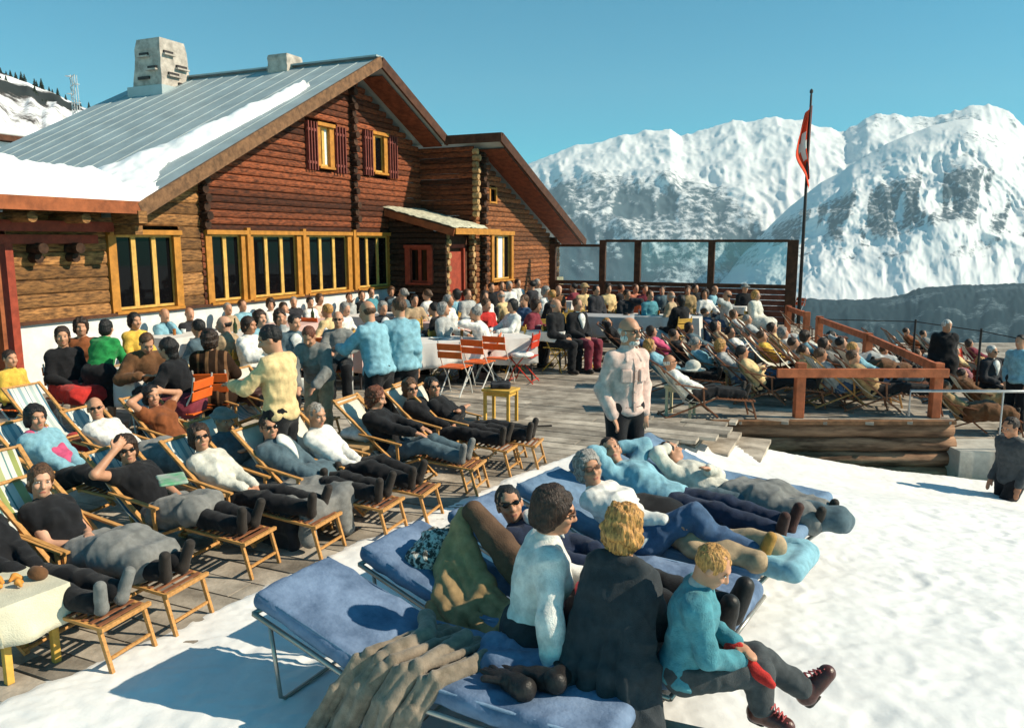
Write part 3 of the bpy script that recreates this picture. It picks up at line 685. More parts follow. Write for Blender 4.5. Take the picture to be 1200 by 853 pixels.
# ------------------------------------------------------------------ soft shapes: signed distance blobs meshed with surface nets
def A3(v): return np.array([v[0], v[1], v[2]], np.float32)
class Sdf:
    def __init__(s, h): s.h = h; s.ops = []
    def cone(s, a, b, ra, rb=None, k=0.02):
        rb = ra if rb is None else rb; a = A3(a); b = A3(b); m = max(ra, rb)
        s.ops.append(('u', k, np.minimum(a, b) - m, np.maximum(a, b) + m, lambda p: s._cone(p, a, b, ra, rb))); return s
    @staticmethod
    def _cone(p, a, b, ra, rb):
        ba = b - a; L2 = float(ba @ ba) + 1e-9; q = p - a
        t = np.clip((q @ ba) / L2, 0, 1)
        return np.sqrt(((q - t[..., None] * ba) ** 2).sum(-1)) - (ra + (rb - ra) * t)
    def ell(s, c, r, ax=None, k=0.02, op='u'):
        c = A3(c); r = np.array(r, np.float32); Mx = np.eye(3, dtype=np.float32) if ax is None else np.array([[*a] for a in ax], np.float32)
        m = np.abs(Mx.T) @ r
        def f(p):
            q = (p - c) @ Mx.T; k0 = np.sqrt(((q / r) ** 2).sum(-1)) + 1e-6; k1 = np.sqrt(((q / (r * r)) ** 2).sum(-1)) + 1e-6
            return k0 * (k0 - 1) / k1
        s.ops.append((op, k, c - m, c + m, f)); return s
    def box(s, c, half, ax=None, rr=0.01, k=0.02, op='u'):
        c = A3(c); hf = np.array(half, np.float32); Mx = np.eye(3, dtype=np.float32) if ax is None else np.array([[*a] for a in ax], np.float32)
        m = np.abs(Mx.T) @ hf
        def f(p):
            q = np.abs((p - c) @ Mx.T) - (hf - rr)
            return np.sqrt((np.maximum(q, 0) ** 2).sum(-1)) + np.minimum(q.max(-1), 0) - rr
        s.ops.append((op, k, c - m, c + m, f)); return s
    def plane(s, p0, n, k=0.01):          # cut away what lies on the side n points to
        p0 = A3(p0); n = A3(Vector(n).normalized()); s.ops.append(('p', k, None, None, lambda p: (p - p0) @ n)); return s
    def mesh(s):
        U = [o for o in s.ops if o[0] == 'u']; h = s.h
        lo = np.min([o[2] for o in U], 0) - 3 * h - 0.02; hi = np.max([o[3] for o in U], 0) + 3 * h + 0.02
        n = np.ceil((hi - lo) / h).astype(int) + 1
        vol = np.full(n, 1.0, np.float32)
        ax = [(lo[i] + h * np.arange(n[i])).astype(np.float32) for i in range(3)]
        for (op, k, a, b, f) in s.ops:
            if op == 'p': i0 = np.zeros(3, int); i1 = n
            else:
                mg = k + 3 * h
                i0 = np.clip(((a - mg - lo) / h).astype(int), 0, n - 1); i1 = np.clip(np.ceil((b + mg - lo) / h).astype(int) + 1, 1, n)
            sl = tuple(slice(i0[i], i1[i]) for i in range(3))
            P = np.stack(np.meshgrid(*[ax[i][sl[i]] for i in range(3)], indexing='ij'), -1)
            d = f(P).astype(np.float32); v = vol[sl]; k = max(k, 1e-4)
            if op == 'u': t = np.clip(.5 + .5 * (v - d) / k, 0, 1); vol[sl] = v * (1 - t) + d * t - k * t * (1 - t)
            else:
                d = -d if op == 's' else d
                t = np.clip(.5 - .5 * (v - d) / k, 0, 1); vol[sl] = v * (1 - t) + d * t + k * t * (1 - t)
        return nets(vol, lo, h)
_CO = np.array([(i & 1, (i >> 1) & 1, (i >> 2) & 1) for i in range(8)])
_ED = [(a, a | (1 << b)) for a in range(8) for b in range(3) if not a & (1 << b)]
def nets(vol, lo, h):
    ins = vol < 0; n = vol.shape
    cs = sum(ins[c[0]:n[0] - 1 + c[0], c[1]:n[1] - 1 + c[1], c[2]:n[2] - 1 + c[2]].astype(np.int8) for c in _CO)
    act = (cs > 0) & (cs < 8); idx = np.argwhere(act)
    cv = np.stack([vol[idx[:, 0] + c[0], idx[:, 1] + c[1], idx[:, 2] + c[2]] for c in _CO], 1)
    acc = np.zeros((len(idx), 3)); cnt = np.zeros(len(idx))
    for a, b in _ED:
        va, vb = cv[:, a], cv[:, b]; m = (va < 0) != (vb < 0); t = np.where(m, va / np.where(m, va - vb, 1), 0)
        acc += np.where(m[:, None], _CO[a] + (_CO[b] - _CO[a]) * t[:, None], 0); cnt += m
    V = lo + (idx + acc / np.maximum(cnt, 1)[:, None]) * h
    ids = np.full(act.shape, -1, np.int64); ids[act] = np.arange(len(idx))
    F = []
    for axn in range(3):
        u, w = [(1, 2), (2, 0), (0, 1)][axn]
        sl0 = [slice(1, n[i] - 1) for i in range(3)]; sl0[axn] = slice(0, n[axn] - 1); sl1 = list(sl0); sl1[axn] = slice(1, n[axn])
        a0, a1 = ins[tuple(sl0)], ins[tuple(sl1)]; d = np.argwhere(a0 != a1)
        if not len(d): continue
        sg = a0[d[:, 0], d[:, 1], d[:, 2]]; off = np.array([1, 1, 1]); off[axn] = 0; c = d + off
        def cid(du, dw):
            q = c.copy(); q[:, u] += du; q[:, w] += dw; return ids[q[:, 0], q[:, 1], q[:, 2]]
        q = np.stack([cid(-1, -1), cid(0, -1), cid(0, 0), cid(-1, 0)], 1)
        F.append(np.where(sg[:, None], q, q[:, ::-1]))
    F = np.concatenate(F); return V, F[(F >= 0).all(1)]
def vnormals(V, Fq):
    a = V[Fq[:, 2]] - V[Fq[:, 0]]; b = V[Fq[:, 3]] - V[Fq[:, 1]]; fn = np.cross(a, b); N = np.zeros_like(V)
    for k in range(4): np.add.at(N, Fq[:, k], fn)
    return N / (np.linalg.norm(N, axis=1, keepdims=True) + 1e-12)
_nr = np.random.RandomState(5); _ND = _nr.normal(size=(14, 3)); _ND /= np.linalg.norm(_ND, axis=1, keepdims=True); _NP = _nr.uniform(0, 6.28, 14)
def snoise(P, freq, seed=0):             # folds: a few warped sine waves
    W = P + 0.35 / freq * np.sin((P @ _ND[(seed + 3) % 14])[:, None] * freq * 1.3 + _ND[(seed + 5) % 14] * 5)
    s = 0
    for k in range(4):
        d = _ND[(seed * 3 + k * 2) % 14]; s = s + np.sin(W @ d * freq * (0.8 + 0.45 * k) + _NP[(seed + k) % 14]) / (1 + .5 * k)
    return s / 2.4
def blob(name, sdf, m, parent=None, amp=0.0, freq=18.0, seed=0, ridge=False, mi=None, amp2=0.0, freq2=60.0):
    V, Fq = sdf.mesh()
    if amp:
        N = vnormals(V, Fq); q = snoise(V, freq, seed)
        if ridge: q = 0.55 + 0.9 * (1 - 2 * np.abs(q))
        V = V + N * (q * amp + (snoise(V, freq2, seed + 2) * amp2 if amp2 else 0))[:, None]
    return np_mesh(name, V, Fq, m, parent, True, mi(V[Fq].mean(1)) if mi else None)

# ------------------------------------------------------------------ people
PAL = dict(black=(.012, .012, .014), dark=(.028, .028, .033), navy=(.018, .028, .06), white=(.74, .72, .67), offwhite=(.62, .60, .52), cream=(.72, .52, .26), beige=(.43, .31, .19),
           grey=(.20, .20, .19), lgrey=(.40, .41, .40), teal=(.075, .25, .30), ltblue=(.22, .42, .50), blue=(.06, .16, .36), denim=(.06, .11, .20), green=(.02, .23, .06), yellow=(.70, .44, .07),
           red=(.48, .03, .025), orange=(.72, .15, .025), pink=(.58, .09, .19), brown=(.15, .07, .032), rust=(.22, .07, .025), tan=(.38, .25, .12), dgrey=(.06, .066, .07), charcoal=(.036, .042, .048), slate=(.085, .13, .155),
           wine=(.19, .03, .045), peach=(.76, .52, .38), palepink=(.70, .50, .43), mauve=(.36, .15, .17), boot=(.05, .018, .014), shoe=(.03, .024, .02), tanshoe=(.42, .22, .05), salmon=(.55, .2, .12))
HAIR = dict(black=(.010, .008, .008), dbrown=(.030, .015, .009), brown=(.085, .04, .018), red=(.13, .04, .018), blond=(.46, .23, .065), grey=(.26, .24, .22), white=(.58, .55, .50))
def skin_mat(i): return mat('skin_%d' % i, [(.52, .26, .155), (.44, .20, .11), (.58, .31, .20)][i], .5, .12, 14, .12, 220, spec=.35)
M_lip = mat('lips', (.38, .13, .09), .45, .1, 20); M_eye = mat('eye_white', (.7, .68, .64), .3, .03, 20); M_iris = mat('eye_iris', (.02, .014, .01), .25, .1, 20)
M_lens = glass_mat('dark_lens', (.008, .007, .006), .12)
def hairm(c): return mat('hair_' + c, HAIR[c], .5, .65, 45, 1.0, 90, spec=.4, stretch=(1.4, 1.4, .45))
V3 = Vector
def ik(a, t, l1, l2, pole):
    d = t - a; L = min(d.length, (l1 + l2) * .995); d = d.normalized(); t = a + d * L
    x = (l1 * l1 - l2 * l2 + L * L) / (2 * L); y = math.sqrt(max(l1 * l1 - x * x, 0)); p = pole - d * pole.dot(d)
    p = p.normalized() if p.length > 1e-4 else d.orthogonal().normalized()
    return a + d * x + p * y, t
POSES = {
    'stand': dict(P=(0, 0, .94), sd=(.03, 0, 1), knee=(.03, .10, .50), ank=(0, .11, .09), hb=1.0),
    'walk': dict(P=(0, 0, .93), sd=(.10, 0, 1), knee=((.22, .09, .52), (.02, .10, .50)), ank=((.30, .1, .10), (-.32, .1, .18)), hb=1.0),
    'bend': dict(P=(-.1, 0, .90), sd=(.78, 0, .62), knee=(.0, .10, .50), ank=(-.03, .11, .09), hb=.5),
    'sit': dict(P=(0, 0, .54), sd=(-.06, 0, 1), knee=(.43, .12, .53), ank=(.40, .12, .09), hb=1.0),
    'sitlean': dict(P=(0, 0, .54), sd=(.38, 0, .92), knee=(.43, .12, .53), ank=(.36, .12, .09), hb=.9),
    'sitlow': dict(P=(0, 0, .42), sd=(-.10, 0, 1), knee=(.43, .12, .46), ank=(.44, .12, .09), hb=1.0),
    'recline': dict(P=(0, 0, .37), sd=(-.66, 0, .75), knee=(.43, .10, .45), ank=(.86, .09, .41), hb=.75),
    'reclineup': dict(P=(0, 0, .37), sd=(-.52, 0, .85), knee=(.42, .11, .50), ank=(.80, .10, .40), hb=.9),
    'lie': dict(P=(0, 0, .48), sd=(-.93, 0, .36), knee=(.44, .10, .52), ank=(.86, .11, .45), hb=.3),
}
def joints(pose, sc=1.0, arms=('lap', 'lap'), look=(0, 0), over=None, wid=1.0):
    D = dict(POSES[pose]); D.update(over or {}); J = {}
    P = V3(D['P']); sd = V3(D['sd']).normalized(); ld = V3((0, 1, 0)); fd = ld.cross(sd).normalized()
    if D.get('roll'): ld = (Matrix.Rotation(D['roll'], 3, sd) @ ld); fd = ld.cross(sd).normalized()
    S = P + sd * .47; up = (sd * (1 - D['hb']) + V3((0, 0, 1)) * D['hb']).normalized()
    J.update(P=P, sd=sd, ld=ld, fd=fd, S=S)
    nb = S + sd * .045; hu = up; hf = ld.cross(hu).normalized(); hl = ld.copy()
    Rm = Matrix.Rotation(R(look[0]), 3, hu); hf = Rm @ hf; hl = Rm @ hl
    Rm = Matrix.Rotation(R(look[1]), 3, hl); hf = Rm @ hf; hu = Rm @ hu
    if len(look) > 2: Rm = Matrix.Rotation(R(look[2]), 3, hf); hl = Rm @ hl; hu = Rm @ hu
    J.update(nb=nb, hc=nb + up * .07 + hu * .10 + hf * .025, hf=hf, hl=hl, hu=hu)
    for i, s in ((0, 1), (1, -1)):
        kn = D['knee'][i] if isinstance(D['knee'][0], (tuple, list)) else D['knee']; an = D['ank'][i] if isinstance(D['ank'][0], (tuple, list)) else D['ank']
        hip = P + ld * (.09 * s) ; J['hip%d' % i] = hip
        K = V3((kn[0], kn[1] * s, kn[2])); An = V3((an[0], an[1] * s, an[2]))
        J['knee%d' % i], J['ank%d' % i] = K, An
        sh = (An - K).normalized(); toe = V3((1, 0, 0)) if abs(sh.z) > .55 else V3((.25, 0, 1))
        if D.get('toe'): toe = V3(D['toe'][i]) if isinstance(D['toe'][0], (tuple, list)) else V3(D['toe'])
        toe = (toe + V3((0, .22 * s, 0))).normalized(); J['toe%d' % i] = An + toe * .15 - (V3((0, 0, .045)) if abs(sh.z) > .55 else sh * -.05)
        J['heel%d' % i] = An + sh * .045 - toe * .03
        shd = S + ld * (.152 * s * wid * D.get('wid', 1.0)) - sd * .02; J['sh%d' % i] = shd
        a = arms[i]; pole = ld * (s * .8) - fd * .5 - V3((0, 0, .6)); pn = V3((0, 0, -1))
        hc, hf_, hu_ = J['hc'], J['hf'], J['hu']
        if a == 'lap': t = P + V3((.22, .07 * s, .10)) if pose.startswith('sit') else P + fd * .17 + V3((.10, .05 * s, 0))
        elif a == 'table': t = P + V3((.38, .13 * s, .23))
        elif a == 'side': t = P + ld * (.27 * s) + V3((.10, 0, .03))
        elif a == 'fold': t = S + fd * .19 - sd * .27 - ld * (.07 * s); pole = ld * s - V3((0, 0, .5))
        elif a == 'face': t = hc + hf_ * .10 - hu_ * .13 + ld * (.03 * s)
        elif a == 'eyes': t = hc + hf_ * .08 + hu_ * .03 + ld * (.14 * s); pole = ld * s + V3((0, 0, .3)); pn = -hf_
        elif a == 'behind': t = hc - hf_ * .07 + ld * (.12 * s) + hu_ * .03; pole = ld * s + V3((0, 0, .4)) + hu_ * .4
        elif a == 'down': t = shd + V3((.05, .05 * s, -.50)); pole = -fd
        elif a == 'pocket': t = P + ld * (.17 * s) + fd * .06 + V3((0, 0, -.04)); pole = ld * s - fd
        elif a == 'reach': t = S + V3((.40, .12 * s, -.22))
        elif a == 'low': t = S + V3((.28, .12 * s, -.42))
        else: t = V3(a[:3])
        if not isinstance(a, str) and len(a) > 3: pole = V3(a[3:6])
        e, w = ik(shd, t, .285, .25, pole); J['el%d' % i] = e; J['wr%d' % i] = w
        fa = (w - e).normalized(); n = pn - fa * pn.dot(fa); n = n.normalized() if n.length > .05 else fa.orthogonal().normalized()
        J['hd%d' % i] = (fa, n)
    return J
def hand(S, w, a, n, fine, s):
    sd = n.cross(a).normalized() * s       # towards the thumb
    c = w + a * .055; S.cone(w - a * .02, w + a * .02, .027, .03, .015)
    S.ell(c, (.052, .040, .017), (a, sd, n), .012)
    if not fine:
        S.ell(w + a * .12 + n * .012, (.045, .036, .014), ((a + n * .3).normalized(), sd, (n - a * .3).normalized()), .012)
        S.cone(w + a * .03 + sd * .03, w + a * .085 + sd * .055 + n * .01, .014, .011, .012); return
    for j, (off, ln) in enumerate(((.027, .068), (.009, .076), (-.009, .070), (-.027, .054))):
        p = c + a * .035 + sd * off; d = (a + sd * off * 2.5).normalized()
        for q, (f, cu) in enumerate(((.42, .18), (.32, .40), (.26, .55))):
            dn = (d + n * cu).normalized(); e = p + dn * ln * f; S.cone(p, e, .0092 - .0008 * q, .0086 - .0008 * q, .004); p = e; d = dn
    p = w + a * .02 + sd * .028; e = p + (a * .6 + sd * .75 + n * .2).normalized() * .042; S.cone(p, e, .015, .0115, .012); S.cone(e, e + (a * .9 + sd * .25 + n * .25).normalized() * .03, .011, .009, .006)
def face(S, J, fine, beard=False):
    c, f, l, u = J['hc'], J['hf'], J['hl'], J['hu']; ax = (f, l, u)
    S.ell(c + u * .022 - f * .012, (.098, .077, .095), ax, .01)
    S.ell(c + f * .024 - u * .052, (.068, .058, .066), ax, .03)
    S.ell(c + f * .062 - u * .098, (.022, .026, .018), ax, .025)
    S.cone(J['nb'] - J['sd'] * .03, c - u * .06 - f * .025, .060, .053, .03)
    if fine:
        for s in (1, -1):
            S.ell(c + f * .094 + l * (.033 * s) + u * .004, (.020, .022, .014), ax, .018, 's')
            S.ell(c + f * .066 + l * (.040 * s) - u * .032, (.026, .022, .022), ax, .02)
            S.ell(c - f * .008 + l * (.078 * s) - u * .012, (.020, .011, .032), ax, .008)
        S.ell(c + f * .082 + u * .028, (.014, .05, .012), ax, .02)
        S.ell(c + f * .080 - u * .066, (.016, .026, .009), ax, .010); S.ell(c + f * .077 - u * .079, (.015, .022, .008), ax, .010)
    S.cone(c + f * .084 + u * .008, c + f * .110 - u * .032, .010, .015, .014); S.ell(c + f * .096 - u * .038, (.016, .020, .010), ax, .010)
def torso(S, J, e, b=1.0, fem=False, full=True):
    P, sd, ld, fd, Sh = J['P'], J['sd'], J['ld'], J['fd'], J['S']; ax = (fd, ld, sd)
    if full: S.ell(P + sd * .02, (.115 * b + e, .165 * b + e, .13 + e), ax, .05)
    S.ell(P + sd * .19, (.105 * b + e, (.135 if fem else .15) * b + e, .15), ax, .05)
    S.ell(P + sd * .345, (.115 * b + e, .155 * b + e, .165), ax, .06)
    S.cone(J['sh0'], J['sh1'], .056 + e * .7, .056 + e * .7, .06)
    S.cone(J['nb'] - sd * .08, J['nb'] - sd * .02, .085 + e, .06 + e * .5, .05)
    if fem:
        for s in (1, -1): S.ell(P + sd * .32 + fd * .085 + ld * (.07 * s), (.055 + e * .5, .06 + e * .5, .06), ax, .05)
def arm(S, J, i, e, cut=0.0, k=.035):
    w = J['wr%d' % i]; fa = J['hd%d' % i][0]
    S.cone(J['sh%d' % i], J['el%d' % i], .050 + e, .040 + e, k); S.cone(J['el%d' % i], w - fa * cut, .041 + e, .029 + e, .02)
def leg(S, J, i, e, cut=0.0, k=.04, flare=0.0):
    S.cone(J['hip%d' % i], J['knee%d' % i], .088 + e, .058 + e, k); d = (J['ank%d' % i] - J['knee%d' % i]).normalized()
    m = J['knee%d' % i].lerp(J['ank%d' % i], .3) - J['fd'] * .01
    S.cone(J['knee%d' % i], m, .056 + e, .056 + e, .02); S.cone(m, J['ank%d' % i] - d * cut, .055 + e, .038 + e + flare, .03)
def foot(S, J, i, e=0.0):
    S.cone(J['heel%d' % i], J['toe%d' % i], .034 + e, .028 + e, .02); S.cone(J['ank%d' % i], J['heel%d' % i], .038 + e, .034 + e, .02)
N_PEOPLE = [0]
def person(label, at=None, head=None, base=0.0, yaw=0.0, pose='sit', top=('sweater', 'grey'), bottom=('trousers', 'black'), hair=('short', 'black'), arms='lap', look=(0, 0), glasses=None,
           hat=None, sc=1.0, b=1.0, fem=False, skin=0, group=None, over=None, shoes='shoe', collar=None, h=None, shirt=None, extra=None, blanket=None, cat='person', sleeves=True, fine=None, hairamp=1.0, fold=1.0):
    """one human figure: the body is one continuous mesh, clothes and hair are its children"""
    N_PEOPLE[0] += 1; seed = N_PEOPLE[0]
    arms = (arms, arms) if isinstance(arms, str) else arms
    J = joints(pose, sc, arms, look, over, .9 if fem else 1.0)
    ya = R(yaw); rot = Matrix.Rotation(ya, 3, 'Z')
    if at is None:
        hz = base + J['hc'].z * sc; g = G(head[0], head[1], hz); hp = rot @ (J['hc'] * sc); at = V3((g.x - hp.x, g.y - hp.y, base))
    at = V3(at); dist = max(at.y, 1.5)
    h = h or max(.0075, dist / 800.0); h = h / sc
    fn = (h < .0125) if fine is None else fine; fhand = h < .0095
    # body
    S = Sdf(h); torso(S, J, 0, b, fem)
    for i in (0, 1): arm(S, J, i, 0); leg(S, J, i, 0); foot(S, J, i)
    face(S, J, h < .016)
    for i, s in ((0, 1), (1, -1)): hand(S, J['wr%d' % i], *J['hd%d' % i], fhand, s if True else 1)
    lip = J['hc'] + J['hf'] * .092 - J['hu'] * .072
    mi = (lambda C: ((np.abs((C - A3(lip)) @ A3(J['hl'])) < .019) & (np.abs((C - A3(lip)) @ A3(J['hu'])) < .0075) & (((C - A3(lip)) @ A3(J['hf'])) > -.02)).astype(int)) if fn else None
    body = blob('person', S, [skin_mat(skin), M_lip], None, mi=mi)
    body.location = at; body.rotation_euler = (0, 0, ya); body.scale = (sc, sc, sc)
    tag(body, label, cat, group)
    amp = (.009 if h < .013 else .010) * fold
    ty, tc = top; tm = cloth(PAL[tc], knit=ty == 'sweater')
    e = dict(sweater=.022, shirt=.015, jacket=.034, coat=.045, blouse=.015)[ty]
    S = Sdf(h); torso(S, J, e, b, fem)
    for i in (0, 1):
        if sleeves: arm(S, J, i, e * .8, .015 if sleeves is True else sleeves)
        else: S.cone(J['sh%d' % i], J['sh%d' % i].lerp(J['el%d' % i], .35), .055 + e, .05 + e, .03)
    if ty == 'coat':
        for i in (0, 1): S.cone(J['hip%d' % i], J['hip%d' % i].lerp(J['knee%d' % i], .75), .13 + e, .13 + e, .05)
    elif ty == 'jacket': S.plane(J['P'] - J['sd'] * .12, -J['sd'])
    else:
        S.ell(J['P'] - J['sd'] * .012, (.128 * b + e * .8, .178 * b + e * .8, .075), (J['fd'], J['ld'], J['sd']), .02); S.plane(J['P'] - J['sd'] * .05, -J['sd'], .004)
    for x in (extra or []): x(S, J)
    t_ = blob(ty if ty != 'blouse' else 'shirt', S, tm, body, amp, 26 if ty != 'coat' else 17, seed, True, amp2=amp * .45, freq2=62)
    if shirt:
        S = Sdf(h); P, sd, ld, fd = J['P'], J['sd'], J['ld'], J['fd']
        S.ell(P + sd * .36 + fd * (.100 * b + e * .8), (.03 + e * .7, .10, .17), (fd, ld, sd), .02)
        for s_ in (1, -1): S.plane(P + sd * .20, ld * s_ - sd * .34, .006)
        S.cone(J['nb'] - sd * .03 + fd * .02, J['nb'] + sd * .01 + fd * .015, .068, .064, .02)
        blob('shirt_front', S, cloth(PAL[shirt]), body)
    if collar:
        S = Sdf(h); sd, fd, ld = J['sd'], J['fd'], J['ld']
        S.cone(J['nb'] - sd * .03, J['nb'] + sd * .012, .086, .070, .02)
        for s in (1, -1): S.cone(J['nb'] - sd * .02 + ld * (.05 * s) + fd * .05, J['nb'] - sd * .075 + ld * (.075 * s) + fd * .095, .03, .02, .02)
        blob('collar', S, cloth(PAL[collar]), body, .004, 30, seed)
    bt, bc = bottom
    if bt == 'trousers':
        S = Sdf(h); P = J['P']; S.ell(P, (.125 * b, .172 * b, .13), (J['fd'], J['ld'], J['sd']), .05)
        for i in (0, 1): leg(S, J, i, .017, .02, flare=.012)
        blob('trousers', S, cloth(PAL[bc]), body, amp, 24, seed + 4, True, amp2=amp * .4, freq2=55)
    else:
        S = Sdf(h); P = J['P']; S.ell(P, (.13 * b, .18 * b, .14), (J['fd'], J['ld'], J['sd']), .05); km = (J['knee0'] + J['knee1']) / 2
        for i in (0, 1): S.cone(J['hip%d' % i], J['knee%d' % i] + (J['knee%d' % i] - J['hip%d' % i]).normalized() * .02, .12, .11, .12)
        if pose in ('stand',): S.cone(P, km - V3((0, 0, .05)), .16, .2, .1)
        blob('skirt', S, cloth(PAL[bc]), body, amp, 24, seed + 4, True, amp2=amp * .4, freq2=55)
    for i in (0, 1):
        S = Sdf(h); foot(S, J, i, .011); blob('shoe', S, cloth(PAL[shoes], .55), body)
    # hair
    c, f, l, u = J['hc'], J['hf'], J['hl'], J['hu']; ax = (f, l, u); hs, hcl = hair
    if hs != 'bald' and hat not in ('full',):
        S = Sdf(h * (.9 if fn else 1)); am, fr = .004, 70
        if hs == 'fringe':
            S.ell(c - f * .026 - u * .0, (.092, .084, .062), ax, .01)
        else:
            g = dict(short=.006, curly=.022, bob=.013, long=.012, bun=.007)[hs]; am = .006
            S.ell(c + u * .027 - f * .021, (.098 + g * .8, .077 + g, .093 + g), ax, .01)
            if hs in ('bob', 'curly'): S.ell(c - f * .045 - u * .045, (.07 + g * .5, .074 + g, .08), ax, .03)
            if hs == 'long': S.cone(c - f * .05, c - f * .06 - u * .15, .08, .05, .03)
            if hs == 'bun': S.ell(c - f * .11 - u * .01, (.045, .05, .045), ax, .02)
            if hs == 'curly': am, fr = .015 * hairamp, 62
        S.ell(c + f * .088 - u * .050, (.085, .062 if hs in ('short', 'bun', 'bald') else .060, .088), ax, .015, 's')
        S.ell(c + f * .12 + u * .018, (.075, .085, .050), ax, .015, 's')
        if hs == 'short': S.plane(c - u * .040, -u + f * .45, .015)
        if fn and hs != 'fringe':
            for s in (1, -1): S.cone(c + f * .086 + l * (.018 * s) + u * .024, c + f * .076 + l * (.05 * s) + u * .026, .0065, .005, .004)
        if hs == 'fringe': S.plane(c + u * .035, u, .02)
        blob('hair', S, hairm(hcl), body, am if fn else am * .6, fr, seed, False, amp2=am * .6, freq2=150)
    if glasses:
        S = Sdf(min(h, .009)); r_ = .021
        for s in (1, -1):
            S.ell(c + f * .100 + l * (.034 * s) + u * .004, (.009, .025, .019), ax, .004)
            S.cone(c + f * .094 + l * (.058 * s) + u * .008, c + f * .0 + l * (.082 * s) + u * .008, .0055, .0055, .004)
        S.cone(c + f * .106 - l * .012 + u * .008, c + f * .106 + l * .012 + u * .008, .0055, .0055, .004)
        blob('sunglasses' if glasses == 'sun' else 'glasses', S, M_lens if glasses == 'sun' else mat('spectacle_frame', (.16, .08, .05), .4, .1, 20), body)
    elif fn:
        for s in (1, -1):
            S = Sdf(.006); p = c + f * .081 + l * (.033 * s) + u * .004; S.ell(p, (.010, .014, .0065), ax, .002)
            q = p + f * .010
            blob('eye', S, [M_eye, M_iris], body, mi=lambda C: ((((C - A3(q)) @ A3(l)) ** 2 + ((C - A3(q)) @ A3(u)) ** 2) < (.0068) ** 2).astype(int))
    if hat:
        S = Sdf(h); hc_ = dict(white='offwhite', dark='dark', tan='tan', grey='grey', full='white')[hat]
        S.ell(c + u * .065 - f * .01, (.108, .090, .075), ax, .01)
        if hat in ('white', 'tan', 'dark', 'grey'): S.ell(c + u * .048 + f * .0, (.15, .135, .016), ax, .015)
        blob('hat', S, cloth(PAL[hc_]), body, .004, 30, seed)
    return body, J
# ------------------------------------------------------------------ furniture
def kids(o): return [c for c in bpy.data.objects if c.parent is o]
def dup(root, loc=None, rz=None, label=None, group=None, mats=None):
    r = root.copy(); COL.objects.link(r)
    if loc is not None: r.location = loc
    if rz is not None: r.rotation_euler = (0, 0, R(rz))
    if label: r['label'] = label
    if group: r['group'] = group
    for ch in KIDS[root.name]:
        c = ch.copy(); COL.objects.link(c); c.parent = r
        if mats and ch.name.split('.')[0] in mats:
            c.material_slots[0].link = 'OBJECT'; c.material_slots[0].material = mats[ch.name.split('.')[0]]
    return r
KIDS = {}
class Proto:                 # the first call moves the built thing, later calls copy it
    def __init__(s, root): s.root = root; s.used = False; KIDS[root.name] = kids(root)
    def put(s, label, loc, rz=0.0, group=None, mats=None):
        if not s.used and not mats:
            s.used = True; r = s.root; r.location = loc; r.rotation_euler = (0, 0, R(rz)); r['label'] = label
            if group: r['group'] = group
            return r
        return dup(s.root, loc, rz, label, group, mats)
    def finish(s):
        if not s.used:
            for c in KIDS[s.root.name]: bpy.data.objects.remove(c)
            bpy.data.objects.remove(s.root)
M_chairwood = mat('chair_wood', (.50, .25, .08), .55, .25, 9, .15, 40, stretch=(1, 4, 4)); M_darkwood = mat('dark_chair_wood', (.22, .085, .04), .6, .25, 9, .15, 40)
M_orange = mat('orange_paint', (.74, .13, .02), .5, .12, 10); M_redpaint = mat('red_paint', (.55, .045, .02), .5, .12, 10); M_whitemetal = mat('white_metal', (.62, .60, .55), .4, .1, 10, metal=.2)
M_yellowwood = mat('yellow_chair_wood', (.62, .36, .07), .55, .2, 9); M_linen = mat('table_linen', (.70, .66, .62), .85, .06, 6, .2, 200); M_pinklinen = mat('pink_linen', (.62, .42, .38), .85, .06, 6, .2, 200)
M_orlinen = mat('orange_linen', (.70, .14, .05), .85, .1, 6, .2, 200); M_greylinen = mat('grey_linen', (.36, .36, .37), .85, .06, 6, .2, 200)
M_cream = mat('cream_paint', (.66, .58, .36), .5, .1, 9); M_china = mat('china', (.78, .77, .72), .25, .03, 9, spec=.5); M_board = mat('board_wood', (.42, .26, .12), .6, .25, 6, .2, 30)
M_bottle = glass_mat('bottle_glass', (.03, .05, .02), .08)
